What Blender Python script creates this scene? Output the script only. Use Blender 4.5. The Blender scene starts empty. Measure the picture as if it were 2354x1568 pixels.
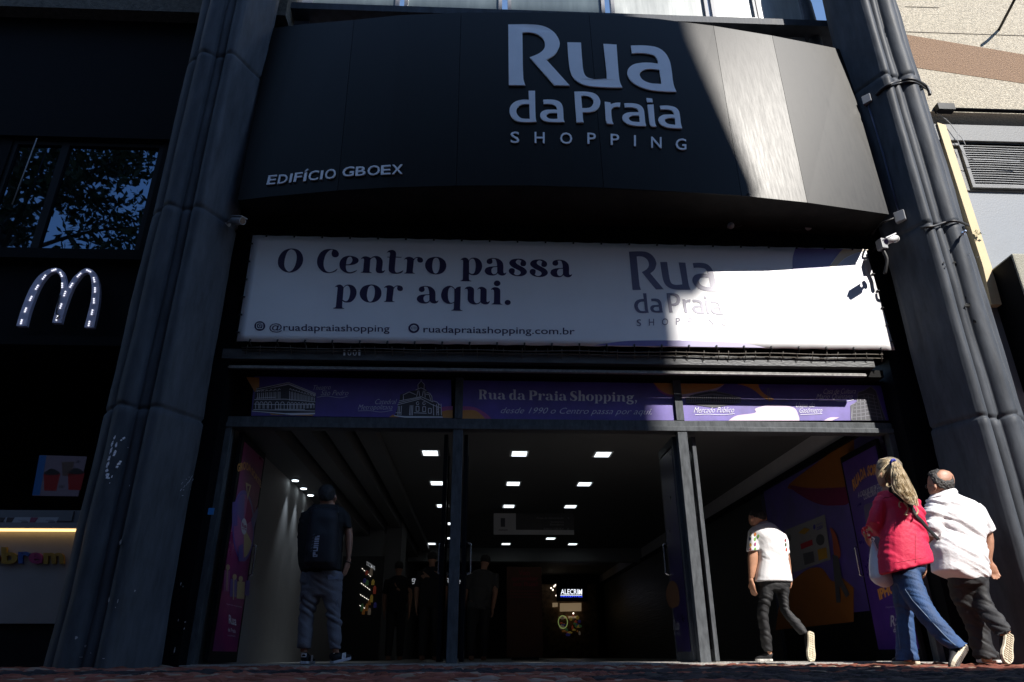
import bpy, bmesh, math, random
import numpy as np
from mathutils import Vector, Matrix, noise
from mathutils.geometry import tessellate_polygon
random.seed(7)
rng = np.random.default_rng(7)
scene = bpy.context.scene
COL = scene.collection
# ------------------------------------------------------------------ camera
F, CX, CY, HC = 1633.0, 1177.0, 784.0, 0.085
PITCH, YAW, ROLL = math.radians(23.92), math.radians(2.6), math.radians(-0.2)
def _rot():
    cp, sp = math.cos(PITCH), math.sin(PITCH)
    A = Matrix(((math.cos(YAW), -math.sin(YAW), 0), (math.sin(YAW), math.cos(YAW), 0), (0, 0, 1)))
    B = Matrix(((1, 0, 0), (0, sp, -cp), (0, cp, sp)))
    Cc = Matrix(((math.cos(ROLL), -math.sin(ROLL), 0), (math.sin(ROLL), math.cos(ROLL), 0), (0, 0, 1)))
    return Cc @ B @ A
RM = _rot(); RT = RM.transposed()
cam = bpy.data.cameras.new('camera'); camo = bpy.data.objects.new('camera', cam); COL.objects.link(camo)
cam.sensor_width = 36.0; cam.lens = F / 2354.0 * 36.0
cam.clip_start = 0.02; cam.clip_end = 2000
camo.matrix_world = Matrix.Translation((0, 0, HC)) @ (RT @ Matrix(((1, 0, 0), (0, -1, 0), (0, 0, -1)))).to_4x4()
scene.camera = camo
# ------------------------------------------------------------------ light
SA, SB = 0.70, 1.10                      # sun: moves -SA in x and -SB in z per metre towards the facade
world = bpy.data.worlds.new('World'); scene.world = world; world.use_nodes = True
wn = world.node_tree.nodes; bg = wn['Background']
sky = wn.new('ShaderNodeTexSky'); sky.sky_type = 'NISHITA'; sky.sun_disc = False
sky.sun_elevation = math.atan2(SB, math.hypot(SA, 1)); sky.sun_rotation = math.atan2(SA, -1)
sky.air_density = 1.0; sky.dust_density = 0.0; sky.ozone_density = 3.0
world.node_tree.links.new(sky.outputs[0], bg.inputs[0]); bg.inputs[1].default_value = 0.15
sun = bpy.data.lights.new('sun', 'SUN'); sun.energy = 5.0; sun.angle = math.radians(0.53); sun.color = (1.0, 0.955, 0.89)
suno = bpy.data.objects.new('sun', sun); COL.objects.link(suno); suno.location = (14, -20, 22)
suno.rotation_euler = Vector((-SA, 1, -SB)).to_track_quat('-Z', 'Y').to_euler()
vs = scene.view_settings; vs.view_transform = 'Standard'; vs.look = 'None'; vs.exposure = 0.75; vs.gamma = 1.0
# ------------------------------------------------------------------ pixel helpers (photo px at 2354 wide)
def ray(px, py): return RT @ Vector(((px - CX) / F, (py - CY) / F, 1.0))
def atY(px, py, Y):
    d = ray(px, py); t = Y / d.y; return Vector((d.x * t, Y, HC + d.z * t))
def atX(px, py, X):
    d = ray(px, py); t = X / d.x; return Vector((X, d.y * t, HC + d.z * t))
def atZ(px, py, Z):
    d = ray(px, py); t = (Z - HC) / d.z; return Vector((d.x * t, d.y * t, Z))
def SY(Y): return lambda px, py: atY(px, py, Y)
# ------------------------------------------------------------------ materials
def mat(name, col, rough=0.6, metal=0.0, vary=0.0, vscale=4.0, bump=0.0, bscale=60.0, spec=0.5, col2=None, emit=None, estr=0.0, aniso=None, stretch=None, alpha=None, coat=0.0):
    m = bpy.data.materials.new(name); m.use_nodes = True
    nt = m.node_tree; n = nt.nodes; L = nt.links; b = n['Principled BSDF']
    b.inputs['Base Color'].default_value = (*col, 1); b.inputs['Roughness'].default_value = rough
    b.inputs['Metallic'].default_value = metal; b.inputs['Specular IOR Level'].default_value = spec
    b.inputs['Coat Weight'].default_value = coat
    tc = n.new('ShaderNodeTexCoord'); mp = n.new('ShaderNodeMapping'); L.new(tc.outputs['Object'], mp.inputs[0])
    if stretch: mp.inputs['Scale'].default_value = stretch
    if vary > 0 or col2:
        t = n.new('ShaderNodeTexNoise'); t.inputs['Scale'].default_value = vscale; t.inputs['Detail'].default_value = 6; t.inputs['Roughness'].default_value = 0.65
        L.new(mp.outputs[0], t.inputs['Vector'])
        r = n.new('ShaderNodeValToRGB'); L.new(t.outputs['Fac'], r.inputs[0])
        c2 = col2 if col2 else tuple(min(1, c * (1 + vary)) for c in col)
        c1 = col if col2 else tuple(c * (1 - vary) for c in col)
        r.color_ramp.elements[0].position = 0.34; r.color_ramp.elements[1].position = 0.68
        r.color_ramp.elements[0].color = (*c1, 1); r.color_ramp.elements[1].color = (*c2, 1)
        L.new(r.outputs[0], b.inputs['Base Color'])
        mr = n.new('ShaderNodeMapRange'); L.new(t.outputs['Fac'], mr.inputs[0])
        mr.inputs[3].default_value = max(0.02, rough - 0.10); mr.inputs[4].default_value = min(1, rough + 0.10)
        L.new(mr.outputs[0], b.inputs['Roughness'])
    if bump > 0:
        t2 = n.new('ShaderNodeTexNoise'); t2.inputs['Scale'].default_value = bscale; t2.inputs['Detail'].default_value = 5
        L.new(mp.outputs[0], t2.inputs['Vector'])
        bp = n.new('ShaderNodeBump'); bp.inputs['Strength'].default_value = bump; bp.inputs['Distance'].default_value = 0.02
        L.new(t2.outputs['Fac'], bp.inputs['Height']); L.new(bp.outputs[0], b.inputs['Normal'])
    if emit:
        b.inputs['Emission Color'].default_value = (*emit, 1); b.inputs['Emission Strength'].default_value = estr
    return m
M = {}
M['black_paint'] = mat('black paint', (0.0045, 0.0048, 0.0065), 0.6, spec=0.06, vary=0.25, vscale=3, bump=0.15, bscale=25)
M['fascia'] = mat('dark fascia paint', (0.006, 0.006, 0.0065), 0.6, spec=0.08, vary=0.3, vscale=2.5, bump=0.1)
M['trim'] = mat('grey weathered trim', (0.06, 0.062, 0.065), 0.45, vary=0.35, vscale=14, bump=0.2, stretch=(0.3, 1, 1))
M['pillar'] = mat('grey pillar paint', (0.064, 0.071, 0.084), 0.52, vary=0.30, vscale=7, bump=0.08, bscale=34, spec=0.12, stretch=(1, 1, 0.22))
M['chip'] = mat('bare plaster chips', (0.5, 0.5, 0.52), 0.85, vary=0.2, vscale=30, bump=0.4)
M['steel'] = mat('brushed sign metal', (0.0165, 0.0163, 0.016), 0.37, metal=1.0, vary=0.05, vscale=3, stretch=(14, 14, 0.12))
M['soffit'] = mat('soffit sheet', (0.014, 0.0135, 0.013), 0.65, spec=0.2, vary=0.5, vscale=5, bump=0.2)
M['letter_white'] = mat('acrylic white lettering', (0.80, 0.80, 0.84), 0.35, vary=0.04, vscale=4)
M['letter_grey'] = mat('cast aluminium lettering', (0.55, 0.55, 0.56), 0.5, vary=0.1)
M['vinyl'] = mat('banner vinyl', (0.86, 0.85, 0.86), 0.42, vary=0.035, vscale=1.2, bump=0.06, bscale=2.2)
M['ink'] = mat('dark violet ink', (0.022, 0.010, 0.060), 0.45)
M['ink_purple'] = mat('purple print', (0.10, 0.055, 0.30), 0.45, vary=0.12, vscale=3)
M['ink_deep'] = mat('deep purple print', (0.085, 0.045, 0.33), 0.4, vary=0.25, vscale=3)
M['ink_orange'] = mat('orange print', (0.62, 0.25, 0.03), 0.4, vary=0.08)
M['ink_gold'] = mat('gold print', (0.60, 0.42, 0.17), 0.4, vary=0.08)
M['ink_magenta'] = mat('magenta print', (0.42, 0.06, 0.26), 0.4, vary=0.08)
M['ink_pink'] = mat('crimson print', (0.36, 0.012, 0.13), 0.4, vary=0.3, vscale=2)
M['ink_grey'] = mat('pale grey print', (0.82, 0.82, 0.88), 0.45)
M['ink_slate'] = mat('slate print', (0.07, 0.07, 0.085), 0.45)
M['ink_white'] = mat('white print', (0.75, 0.75, 0.80), 0.4)
M['ink_lilac'] = mat('lilac grey print', (0.42, 0.42, 0.52), 0.45)
M['alu'] = mat('worn painted frame', (0.085, 0.092, 0.10), 0.42, metal=0.0, spec=0.12, vary=0.3, vscale=20, bump=0.1, stretch=(1, 1, 0.3))
M['darkframe'] = mat('dark door frame', (0.007, 0.0075, 0.010), 0.45, spec=0.12, vary=0.2)
M['chrome'] = mat('polished steel', (0.6, 0.6, 0.6), 0.18, metal=1.0)
M['rust'] = mat('rusty thin steel', (0.10, 0.085, 0.07), 0.7, vary=0.4, vscale=30)
M['cable'] = mat('black cable', (0.015, 0.015, 0.017), 0.5)
M['plastic_grey'] = mat('grey plastic', (0.30, 0.31, 0.33), 0.45, vary=0.1)
M['plastic_white'] = mat('white plastic', (0.72, 0.72, 0.72), 0.4, vary=0.05)
M['lens'] = mat('black lens', (0.01, 0.01, 0.012), 0.12)
def glossy(*ms):
    for m in ms:
        b = m.node_tree.nodes['Principled BSDF']; b.inputs['Specular IOR Level'].default_value = 0.9; b.inputs['Coat Weight'].default_value = 1.0; b.inputs['Coat Roughness'].default_value = 0.46; b.inputs['Coat IOR'].default_value = 1.8
glossy(*[M[k] for k in ('vinyl', 'ink_purple', 'ink_deep', 'ink_orange', 'ink_gold', 'ink_magenta', 'ink_grey', 'ink_white', 'ink_lilac')])
for k_ in ('ink_deep', 'ink_orange', 'ink_magenta', 'ink_grey'): M[k_].node_tree.nodes['Principled BSDF'].inputs['Coat IOR'].default_value = 1.42
# ------------------------------------------------------------------ object helpers
WORLD_LOC = {}
def tag(o, label=None, cat=None, group=None, kind=None):
    if label: o['label'] = label
    if cat: o['category'] = cat
    if group: o['group'] = group
    if kind: o['kind'] = kind
    return o
def thing(name, loc, label, cat, group=None):
    o = bpy.data.objects.new(name, None); COL.objects.link(o); o.location = loc; o.empty_display_size = 0.1
    WORLD_LOC[o.name] = Vector(loc)
    return tag(o, label, cat, group)
def put(name, me, m, parent=None, origin=None, smooth=False):
    """link a mesh given in world coordinates; origin sits at the base"""
    o = bpy.data.objects.new(name, me); COL.objects.link(o)
    n = len(me.vertices); co = np.empty(n * 3, np.float32); me.vertices.foreach_get('co', co); co = co.reshape(-1, 3)
    if origin is None:
        lo, hi = co.min(0), co.max(0); origin = Vector(((lo[0] + hi[0]) / 2, (lo[1] + hi[1]) / 2, lo[2]))
    co -= np.array(origin, np.float32); me.vertices.foreach_set('co', co.ravel()); me.update()
    if isinstance(m, (list, tuple)):
        for x in m: me.materials.append(x)
    elif m: me.materials.append(m)
    if parent:
        o.parent = parent; o.location = Vector(origin) - WORLD_LOC[parent.name]
    else: o.location = origin
    WORLD_LOC[o.name] = Vector(origin)
    if smooth: me.polygons.foreach_set('use_smooth', [True] * len(me.polygons))
    return o
def obj(name, bm, m, parent=None, smooth=False, bevel=0.0):
    if bevel > 0:
        bmesh.ops.remove_doubles(bm, verts=bm.verts, dist=1e-5)
        bmesh.ops.bevel(bm, geom=[e for e in bm.edges if len(e.link_faces) == 2 and e.calc_face_angle(0) > 0.5], offset=bevel, segments=2, affect='EDGES', profile=0.6)
    bmesh.ops.recalc_face_normals(bm, faces=bm.faces)
    me = bpy.data.meshes.new(name); bm.to_mesh(me); bm.free()
    return put(name, me, m, parent, smooth=smooth)
def NB(): return bmesh.new()
def box(bm, x0, x1, y0, y1, z0, z1, mi=0):
    v = [bm.verts.new((x, y, z)) for x in (x0, x1) for y in (y0, y1) for z in (z0, z1)]
    for f in ((0, 1, 3, 2), (4, 6, 7, 5), (0, 4, 5, 1), (2, 3, 7, 6), (0, 2, 6, 4), (1, 5, 7, 3)):
        bm.faces.new([v[i] for i in f]).material_index = mi
    return v
def hexa(bm, a, b, mi=0):
    """solid between two loops of equal length"""
    va = [bm.verts.new(p) for p in a]; vb = [bm.verts.new(p) for p in b]; n = len(a)
    bm.faces.new(va).material_index = mi; bm.faces.new(vb[::-1]).material_index = mi
    for i in range(n): bm.faces.new((va[i], vb[i], vb[(i + 1) % n], va[(i + 1) % n])).material_index = mi
def obox(bm, c, ax, ay, az, hx, hy, hz):
    c = Vector(c); ax, ay, az = Vector(ax).normalized() * hx, Vector(ay).normalized() * hy, Vector(az).normalized() * hz
    hexa(bm, [c - ax - ay - az, c + ax - ay - az, c + ax + ay - az, c - ax + ay - az], [c - ax - ay + az, c + ax - ay + az, c + ax + ay + az, c - ax + ay + az])
def frames(pts, ref=Vector((0, -1, 0))):
    out = []
    for i, p in enumerate(pts):
        t = (pts[min(i + 1, len(pts) - 1)] - pts[max(i - 1, 0)])
        t = t.normalized() if t.length > 1e-9 else Vector((0, 0, 1))
        s = t.cross(ref)
        if s.length < 1e-3: s = t.cross(Vector((1, 0, 0.01)))
        s.normalize(); f = s.cross(t).normalized(); out.append((t, s, f))
    return out
def tube(bm, pts, rad, n=10, ref=Vector((0, -1, 0)), cap=True, mi=0, sq=1.0):
    pts = [Vector(p) for p in pts]; fr = frames(pts, Vector(ref)); rings = []
    for i, p in enumerate(pts):
        r = rad[min(i, len(rad) - 1)] if isinstance(rad, list) else rad
        rx, ry = r if isinstance(r, (list, tuple)) else (r, r)
        _, s, f = fr[i]; ring = []
        for k in range(n):
            a = 2 * math.pi * k / n; c, d = math.cos(a), math.sin(a)
            if sq != 1.0: c = math.copysign(abs(c) ** sq, c); d = math.copysign(abs(d) ** sq, d)
            ring.append(bm.verts.new(p + s * (rx * c) + f * (ry * d)))
        rings.append(ring)
    for a, b in zip(rings[:-1], rings[1:]):
        for k in range(n):
            fc = bm.faces.new((a[k], a[(k + 1) % n], b[(k + 1) % n], b[k])); fc.material_index = mi; fc.smooth = True
    if cap:
        bm.faces.new(rings[0][::-1]).material_index = mi; bm.faces.new(rings[-1]).material_index = mi
    return rings
def spline(pts, n=6, closed=False):
    """Catmull-Rom through 2D/3D points"""
    P = [Vector(p) for p in pts]; N = len(P); out = []
    for i in range(N if closed else N - 1):
        p0 = P[(i - 1) % N] if closed or i > 0 else P[0]; p1 = P[i]; p2 = P[(i + 1) % N]
        p3 = P[(i + 2) % N] if closed or i + 2 < N else P[-1]
        for k in range(n):
            t = k / n
            out.append(0.5 * ((2 * p1) + (p2 - p0) * t + (2 * p0 - 5 * p1 + 4 * p2 - p3) * t * t + (3 * p1 - p0 - 3 * p2 + p3) * t ** 3))
    if not closed: out.append(P[-1])
    return out
def outline(pts, n=5):
    """closed outline; a point with a third item 1 is a corner"""
    N = len(pts); P = [Vector((p[0], p[1])) for p in pts]; c = [len(p) > 2 for p in pts]; out = []
    for i in range(N):
        j = (i + 1) % N; p1, p2 = P[i], P[j]
        if c[i] and c[j]: out.append(p1); continue
        p0 = p1 if c[i] else P[i - 1]; p3 = p2 if c[j] else P[(j + 1) % N]
        for k in range(n):
            t = k / n
            out.append(0.5 * ((2 * p1) + (p2 - p0) * t + (2 * p0 - 5 * p1 + 4 * p2 - p3) * t * t + (3 * p1 - p0 - 3 * p2 + p3) * t ** 3))
    return out
def decal(bm, loops, surf, off=0.004, thick=0.0, mi=0, back=Vector((0, 1, 0)), sub=None):
    """fill 2D loops (first outer, others holes), map through surf(px,py)->world; lifted off the surface"""
    tri = tessellate_polygon([[Vector((p[0], p[1], 0)) for p in l] for l in loops])
    flat = [p for l in loops for p in l]
    W = []
    for p in flat:
        w = surf(p[0], p[1]); d = (Vector((0, 0, HC)) - w).normalized() if off and not isinstance(off, Vector) else None
        W.append(w - back * off if not isinstance(off, Vector) else w + off)
    vs_ = [bm.verts.new(w) for w in W]
    for t in tri:
        try: bm.faces.new([vs_[i] for i in t]).material_index = mi
        except ValueError: pass
    if thick > 0:
        vb = [bm.verts.new(w + back * thick) for w in W]; k = 0
        for l in loops:
            n = len(l)
            for i in range(n):
                a, b = k + i, k + (i + 1) % n
                try: bm.faces.new((vs_[a], vs_[b], vb[b], vb[a])).material_index = mi
                except ValueError: pass
            k += n
_tc = {}
def text_tris(s, shear=0.0, bold=0.0, space=1.0):
    key = (s, shear, bold, space)
    if key in _tc: return _tc[key]
    cu = bpy.data.curves.new('text', 'FONT'); cu.body = s; cu.size = 1.0; cu.shear = shear; cu.offset = bold; cu.space_character = space; cu.resolution_u = 3
    o = bpy.data.objects.new('text', cu); COL.objects.link(o)
    dg = bpy.context.evaluated_depsgraph_get(); me = bpy.data.meshes.new_from_object(o.evaluated_get(dg))
    v = np.array([tuple(x.co) for x in me.vertices]); f = [tuple(p.vertices) for p in me.polygons]
    bpy.data.objects.remove(o); bpy.data.curves.remove(cu); bpy.data.meshes.remove(me)
    _tc[key] = (v, f); return v, f
def text(bm, s, p0, p1, h, surf, off=0.004, shear=0.0, bold=0.0, space=1.0, mi=0, up=None, thick=0.0, back=Vector((0, 1, 0))):
    """text with its baseline from pixel p0 to p1, cap height h pixels (up = pixel vector of one cap height)"""
    v, f = text_tris(s, shear, bold, space)
    if not len(v): return
    x0, x1 = v[:, 0].min(), v[:, 0].max(); cap = 0.70
    p0 = Vector(p0); d = (Vector(p1) - p0) / (x1 - x0); u = Vector(up) if up else Vector((0, -h))
    W = [surf(*(p0 + d * (a - x0) + u * (b / cap))) - back * off for a, b, _ in v]
    vv = [bm.verts.new(w) for w in W]
    for t in f:
        try: bm.faces.new([vv[i] for i in t]).material_index = mi
        except ValueError: pass
    if thick > 0:
        ed = {}
        for t in f:
            for a, b in zip(t, t[1:] + t[:1]): ed[frozenset((a, b))] = ed.get(frozenset((a, b)), 0) + 1
        vb = [bm.verts.new(w + back * thick) for w in W]
        for e, c in ed.items():
            if c == 1:
                a, b = tuple(e); bm.faces.new((vv[a], vv[b], vb[b], vb[a])).material_index = mi
def ell(cx, cy, rx, ry, n=24): return [(cx + rx * math.cos(2 * math.pi * k / n), cy + ry * math.sin(2 * math.pi * k / n)) for k in range(n)]
def quadpix(bm, pix, surf, thick=0.004, off=0.0, mi=0): decal(bm, [pix], surf, off=off + thick, thick=thick, mi=mi)
YB, YF, YD, ZF = 7.50, 7.60, 7.85, 0.013     # banner, fascia, door plane, hall floor height
# ------------------------------------------------------------------ ground: one sheet, pavement of irregular stones
def cobbles():
    x0, x1, y0, y1 = -6.6, 8.2, 1.7, 7.62
    xs = np.linspace(x0, x1, 620); dy = []; y = y0
    while y < y1: dy.append(y); y += 0.016 + 0.004 * max(0, y - 3.5)
    ys = np.array(dy + [y1]); X, Y = np.meshgrid(xs, ys)
    cs = 0.105; gx, gy = X / cs, Y / cs; ix, iy = np.floor(gx).astype(int), np.floor(gy).astype(int)
    T = 256; jx, jy = rng.random((T, T)), rng.random((T, T)); tone = rng.random((T, T)); tx, ty = rng.normal(0, 1, (T, T)), rng.normal(0, 1, (T, T)); lift = rng.normal(0, 1, (T, T))
    d1 = np.full(X.shape, 9.0); d2 = d1.copy(); cid = np.zeros(X.shape, int); dx_ = np.zeros(X.shape); dy_ = np.zeros(X.shape)
    for a in (-1, 0, 1):
        for b in (-1, 0, 1):
            cx, cy = (ix + a) % T, (iy + b) % T; px, py = ix + a + .15 + .7 * jx[cx, cy], iy + b + .15 + .7 * jy[cx, cy]
            d = np.hypot(gx - px, gy - py); c = cx * T + cy; m = d < d1
            d2 = np.where(m, d1, np.minimum(d2, d)); d1 = np.where(m, d, d1); cid = np.where(m, c, cid)
            dx_ = np.where(m, gx - px, dx_); dy_ = np.where(m, gy - py, dy_)
    e = np.clip((d2 - d1) / 0.22, 0, 1); f = cid
    h = -0.024 * (1 - e) ** 1.3 + 0.005 * lift.ravel()[f] + cs * (0.085 * tx.ravel()[f] * dx_ + 0.085 * ty.ravel()[f] * dy_) + rng.normal(0, 0.0006, X.shape)
    edge = np.clip((Y - y0) / 0.3, 0, 1); Z = -0.012 + (h + 0.006) * edge + 0.006 * np.clip((Y - 6.3) / 1.2, 0, 1)
    me = bpy.data.meshes.new('pavement'); n = X.size; co = np.stack([X, Y, Z], -1).reshape(-1, 3)
    R, Cn = X.shape; i = np.arange(R * Cn).reshape(R, Cn); q = np.stack([i[:-1, :-1], i[:-1, 1:], i[1:, 1:], i[1:, :-1]], -1).reshape(-1, 4)
    me.vertices.add(n); me.vertices.foreach_set('co', co.astype(np.float32).ravel())
    me.loops.add(q.size); me.loops.foreach_set('vertex_index', q.ravel().astype(np.int32))
    me.polygons.add(len(q)); me.polygons.foreach_set('loop_start', (np.arange(len(q)) * 4).astype(np.int32)); me.polygons.foreach_set('loop_total', np.full(len(q), 4, np.int32))
    me.update(); me.validate()
    # stone colour: red porphyry field with a run of dark basalt setts
    t = tone.ravel()[f]; wob = 0.12 * np.sin(X * 1.7) + 0.05 * np.sin(X * 7.1)
    black = ((Y + wob > 4.72) & (Y + wob < 5.75) & (X < 2.9 + 0.3 * np.sin(Y * 9))) | ((Y + wob < 4.5) & (X > 0.9 + 0.5 * np.sin(Y * 3)))
    red = np.stack([0.19 + 0.2 * t, 0.06 + 0.09 * t, 0.038 + 0.07 * t], -1); red = np.where((t > 0.8)[..., None], np.array([0.36, 0.27, 0.21]) * (0.7 + .4 * jx.ravel()[f])[..., None], red)
    blk = np.stack([0.028 + 0.04 * t, 0.025 + 0.036 * t, 0.027 + 0.036 * t], -1)
    col = np.where(black[..., None], blk, red) * (0.45 + 0.55 * e)[..., None]
    ca = me.color_attributes.new('stone', 'FLOAT_COLOR', 'POINT'); ca.data.foreach_set('color', np.concatenate([col, np.ones(X.shape + (1,))], -1).astype(np.float32).ravel())
    m = mat('pavement stones', (0.2, 0.1, 0.08), 0.9, spec=0.12, bump=0.25, bscale=120); nt = m.node_tree
    at = nt.nodes.new('ShaderNodeVertexColor'); at.layer_name = 'stone'
    nz = nt.nodes.new('ShaderNodeTexNoise'); nz.inputs['Scale'].default_value = 35; mx = nt.nodes.new('ShaderNodeMix'); mx.data_type = 'RGBA'; mx.blend_type = 'MULTIPLY'; mx.inputs[0].default_value = 0.6
    nt.links.new(at.outputs[0], mx.inputs[6]); nt.links.new(nz.outputs['Color'], mx.inputs[7]); nt.links.new(mx.outputs[2], nt.nodes['Principled BSDF'].inputs['Base Color'])
    o = put('pavement', me, m); tag(o, kind='structure')
cobbles()
bm = NB(); R_ = 420
for a, b, c, d in ((-R_, R_, -R_, 1.7), (-R_, -6.6, 1.7, 7.62), (8.2, R_, 1.7, 7.62), (-R_, R_, 7.62, R_)):
    v = [bm.verts.new(p) for p in ((a, c, -0.012), (b, c, -0.012), (b, d, -0.012), (a, d, -0.012))]; bm.faces.new(v)
tag(obj('ground', bm, mat('worn paving', (0.16, 0.11, 0.09), 0.7, vary=0.35, vscale=1.5, bump=0.3, bscale=9)), kind='structure')
bm = NB(); box(bm, -3.0, 5.1, 7.62, 30, -0.04, ZF)
tag(obj('hall_floor', bm, mat('granite hall floor', (0.36, 0.35, 0.33), 0.35, vary=0.3, vscale=40)), kind='structure')
# ------------------------------------------------------------------ the building
B = thing('shopping_building', (1.0, 7.6, 0), 'dark painted shopping arcade building with fluted pillars around a wide three-bay entrance', 'building')
bm = NB(); box(bm, -3.3, 5.35, YF, YF + 0.22, 3.30, 5.20); obj('fascia', bm, M['fascia'], B)
# soft, weathered bottom board + light strip under it
pL = atY(585, 812, YF - 0.03); bm = NB(); box(bm, -2.95, 4.62, YF - 0.035, YF + 0.20, 3.175, 3.297); obj('fascia_board', bm, M['trim'], B, bevel=0.004)
bm = NB(); box(bm, -2.9, 4.5, YF - 0.02, YF + 0.03, 3.070, 3.088); box(bm, -2.9, 4.5, YF - 0.012, YF + 0.03, 3.095, 3.104); obj('drip_strip', bm, mat('galvanised strip', (0.24, 0.23, 0.22), 0.4, metal=0.3, vary=0.35, vscale=30), B)
bm = NB(); box(bm, -3.0, 4.75, YF + 0.05, YD - 0.06, 3.085, 3.172); obj('lintel', bm, M['fascia'], B)
# upper storey wall and windows
UY = 8.10; zs = atY(800, 37, UY).z
bm = NB(); box(bm, -3.5, 5.6, UY + 0.10, UY + 0.35, 5.2, 8.7); box(bm, -3.5, 5.6, UY - 0.25, UY + 0.30, 8.98, zs - 0.03); obj('upper_wall', bm, M['pillar'], B)
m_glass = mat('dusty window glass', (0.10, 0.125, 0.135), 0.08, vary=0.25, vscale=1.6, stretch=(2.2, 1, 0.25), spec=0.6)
m_glass_lit = mat('sunlit window glass', (0.40, 0.42, 0.41), 0.25, vary=0.22, vscale=1.5, stretch=(3.0, 1, 0.3), spec=0.5)  # paler copy of the glass, sunlight put into its colour
m_frame = mat('painted window frame', (0.17, 0.175, 0.20), 0.5, vary=0.2, vscale=8)
for i, (a, b) in enumerate(((695, 909), (938, 1146), (1175, 1381), (1411, 1617), (1640, 1728), (1741, 1838))):
    x0, x1 = atY(a, 15, UY).x, atY(b, 15, UY).x; z0, z1 = zs + 0.02, 11.2
    bm = NB(); w = 0.055
    for c, d, e, f in ((x0 - w, x0, z0 - w, z1), (x1, x1 + w, z0 - w, z1), (x0, x1, z0 - w, z0), (x0, x1, z1 - w, z1), (x0, x1, 10.1, 10.15)): box(bm, c, d, UY - 0.05, UY + 0.06, e, f)
    fr = obj('window', bm, m_frame, B)
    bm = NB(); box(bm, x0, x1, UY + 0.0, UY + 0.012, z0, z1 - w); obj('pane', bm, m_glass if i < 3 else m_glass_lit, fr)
    if i == 4:
        bm = NB(); p = atY(1731, 44, UY - 0.07); box(bm, p.x - 0.04, p.x + 0.08, UY - 0.085, UY - 0.05, p.z - 0.02, p.z + 0.02); obj('latch', bm, M['plastic_grey'], fr)
x0 = atY(1760, 80, UY).x; bm = NB(); box(bm, 3.7, 5.05, UY - 0.06, UY + 0.05, zs - 0.10, zs - 0.032); obj('sill', bm, m_frame, B)
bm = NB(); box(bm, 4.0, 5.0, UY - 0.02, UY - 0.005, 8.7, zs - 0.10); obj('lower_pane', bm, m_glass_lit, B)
bm = NB(); tube(bm, [(5.18, UY + 0.02, 7.4), (5.18, UY + 0.02, 9.0), (5.16, UY + 0.02, 9.7), (5.02, UY + 0.02, 10.5)], 0.10, n=16); obj('window_surround', bm, M['pillar'], B, smooth=True)
bm = NB(); box(bm, -3.6, -2.72, UY - 0.02, UY + 0.1, 8.4, 11.3); obj('corner_wall', bm, mat('blue grey render', (0.10, 0.12, 0.17), 0.6, vary=0.5, vscale=2.2, bump=0.2), B)
# fluted pillars: a lobed outline lofted in stacked lifts, hand plastered
LOBES = [(5.28, 6.97, 0.072), (5.415, 7.02, 0.07), (5.592, 7.03, 0.128), (5.765, 7.16, 0.115), (5.55, 7.45, 0.36)]
FLANK = ((4.985, 7.42), (4.995, 7.35), (5.215, 6.93))
def PSH(z): return 0.0
def pillar_section(ang, mir):
    cx, cy = 5.42, 7.33; best = 0; dx, dy = math.cos(ang), math.sin(ang)
    for (x, y, r) in LOBES:
        ex, ey = x - cx, y - cy; pr = ex * dx + ey * dy; q = r * r - (ex * ex + ey * ey - pr * pr)
        if q > 0: best = max(best, pr + math.sqrt(q))
    for (ax, ay), (bx, by) in zip(FLANK[:-1], FLANK[1:]):
        ex, ey = bx - ax, by - ay; den = dx * ey - dy * ex
        if abs(den) > 1e-6:
            t = ((ax - cx) * ey - (ay - cy) * ex) / den; u = ((ax - cx) * dy - (ay - cy) * dx) / den
            if t > 0 and 0 <= u <= 1: best = max(best, t)
    return best
def make_pillar(mir):
    bm = NB(); N = 260; angs = []
    secs = [pillar_section(2 * math.pi * k / N, mir) for k in range(N)]
    joints = [2.39, 4.78, 7.10]; zs_ = []; z = -0.03
    while z < 11.0: zs_.append(z); z += 0.075
    zs_ = sorted([z for z in zs_ if all(abs(z - j) > 0.045 for j in joints)] + [j + d for j in joints for d in (-0.036, -0.016, -0.006, 0.006, 0.016, 0.036)])
    rings = []
    for z in zs_:
        g = 0; ring = []
        for k in range(N):
            a = 2 * math.pi * k / N; ja = 0
            px, py = math.cos(a), math.sin(a); r = secs[k]
            # the joint steps with the lobe it crosses
            step = -0.012 if px < -0.2 else (0.02 * math.sin(a * 5))
            for j in joints:
                t = abs(z - j)
                if t < 0.03: g = 0.022 * (1 - t / 0.03) ** 0.7
                else: g = 0
                if g: break
            lift = 1 + 0.006 * math.sin(math.floor((z + 2.4) / 2.39) * 2.1)
            nz = noise.noise(Vector((px * r * 3.2, py * r * 3.2 + 9 * mir, z * 1.1))) * 0.017 + noise.noise(Vector((px * r * 12, py * r * 12, z * 4 + 3 * mir))) * 0.0035
            rr = r * lift + nz - g
            if z < 0.5: rr += 0.02 * (0.5 - z)
            x = 5.42 + px * rr + PSH(z); y = 7.33 + py * rr; zz = z + (step if 0.1 < z else 0)
            ring.append(bm.verts.new((x if mir else 2.02 - x, y, zz)))
        rings.append(ring)
    for A, C in zip(rings[:-1], rings[1:]):
        for k in range(N):
            f = bm.faces.new((A[k], A[(k + 1) % N], C[(k + 1) % N], C[k])); f.smooth = True
    bm.faces.new(rings[-1])
    p = obj('pillar', bm, M['pillar'], B); 
    for f in p.data.polygons: f.use_smooth = True
    return p
pr_, pl_ = make_pillar(1), make_pillar(0)
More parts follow.
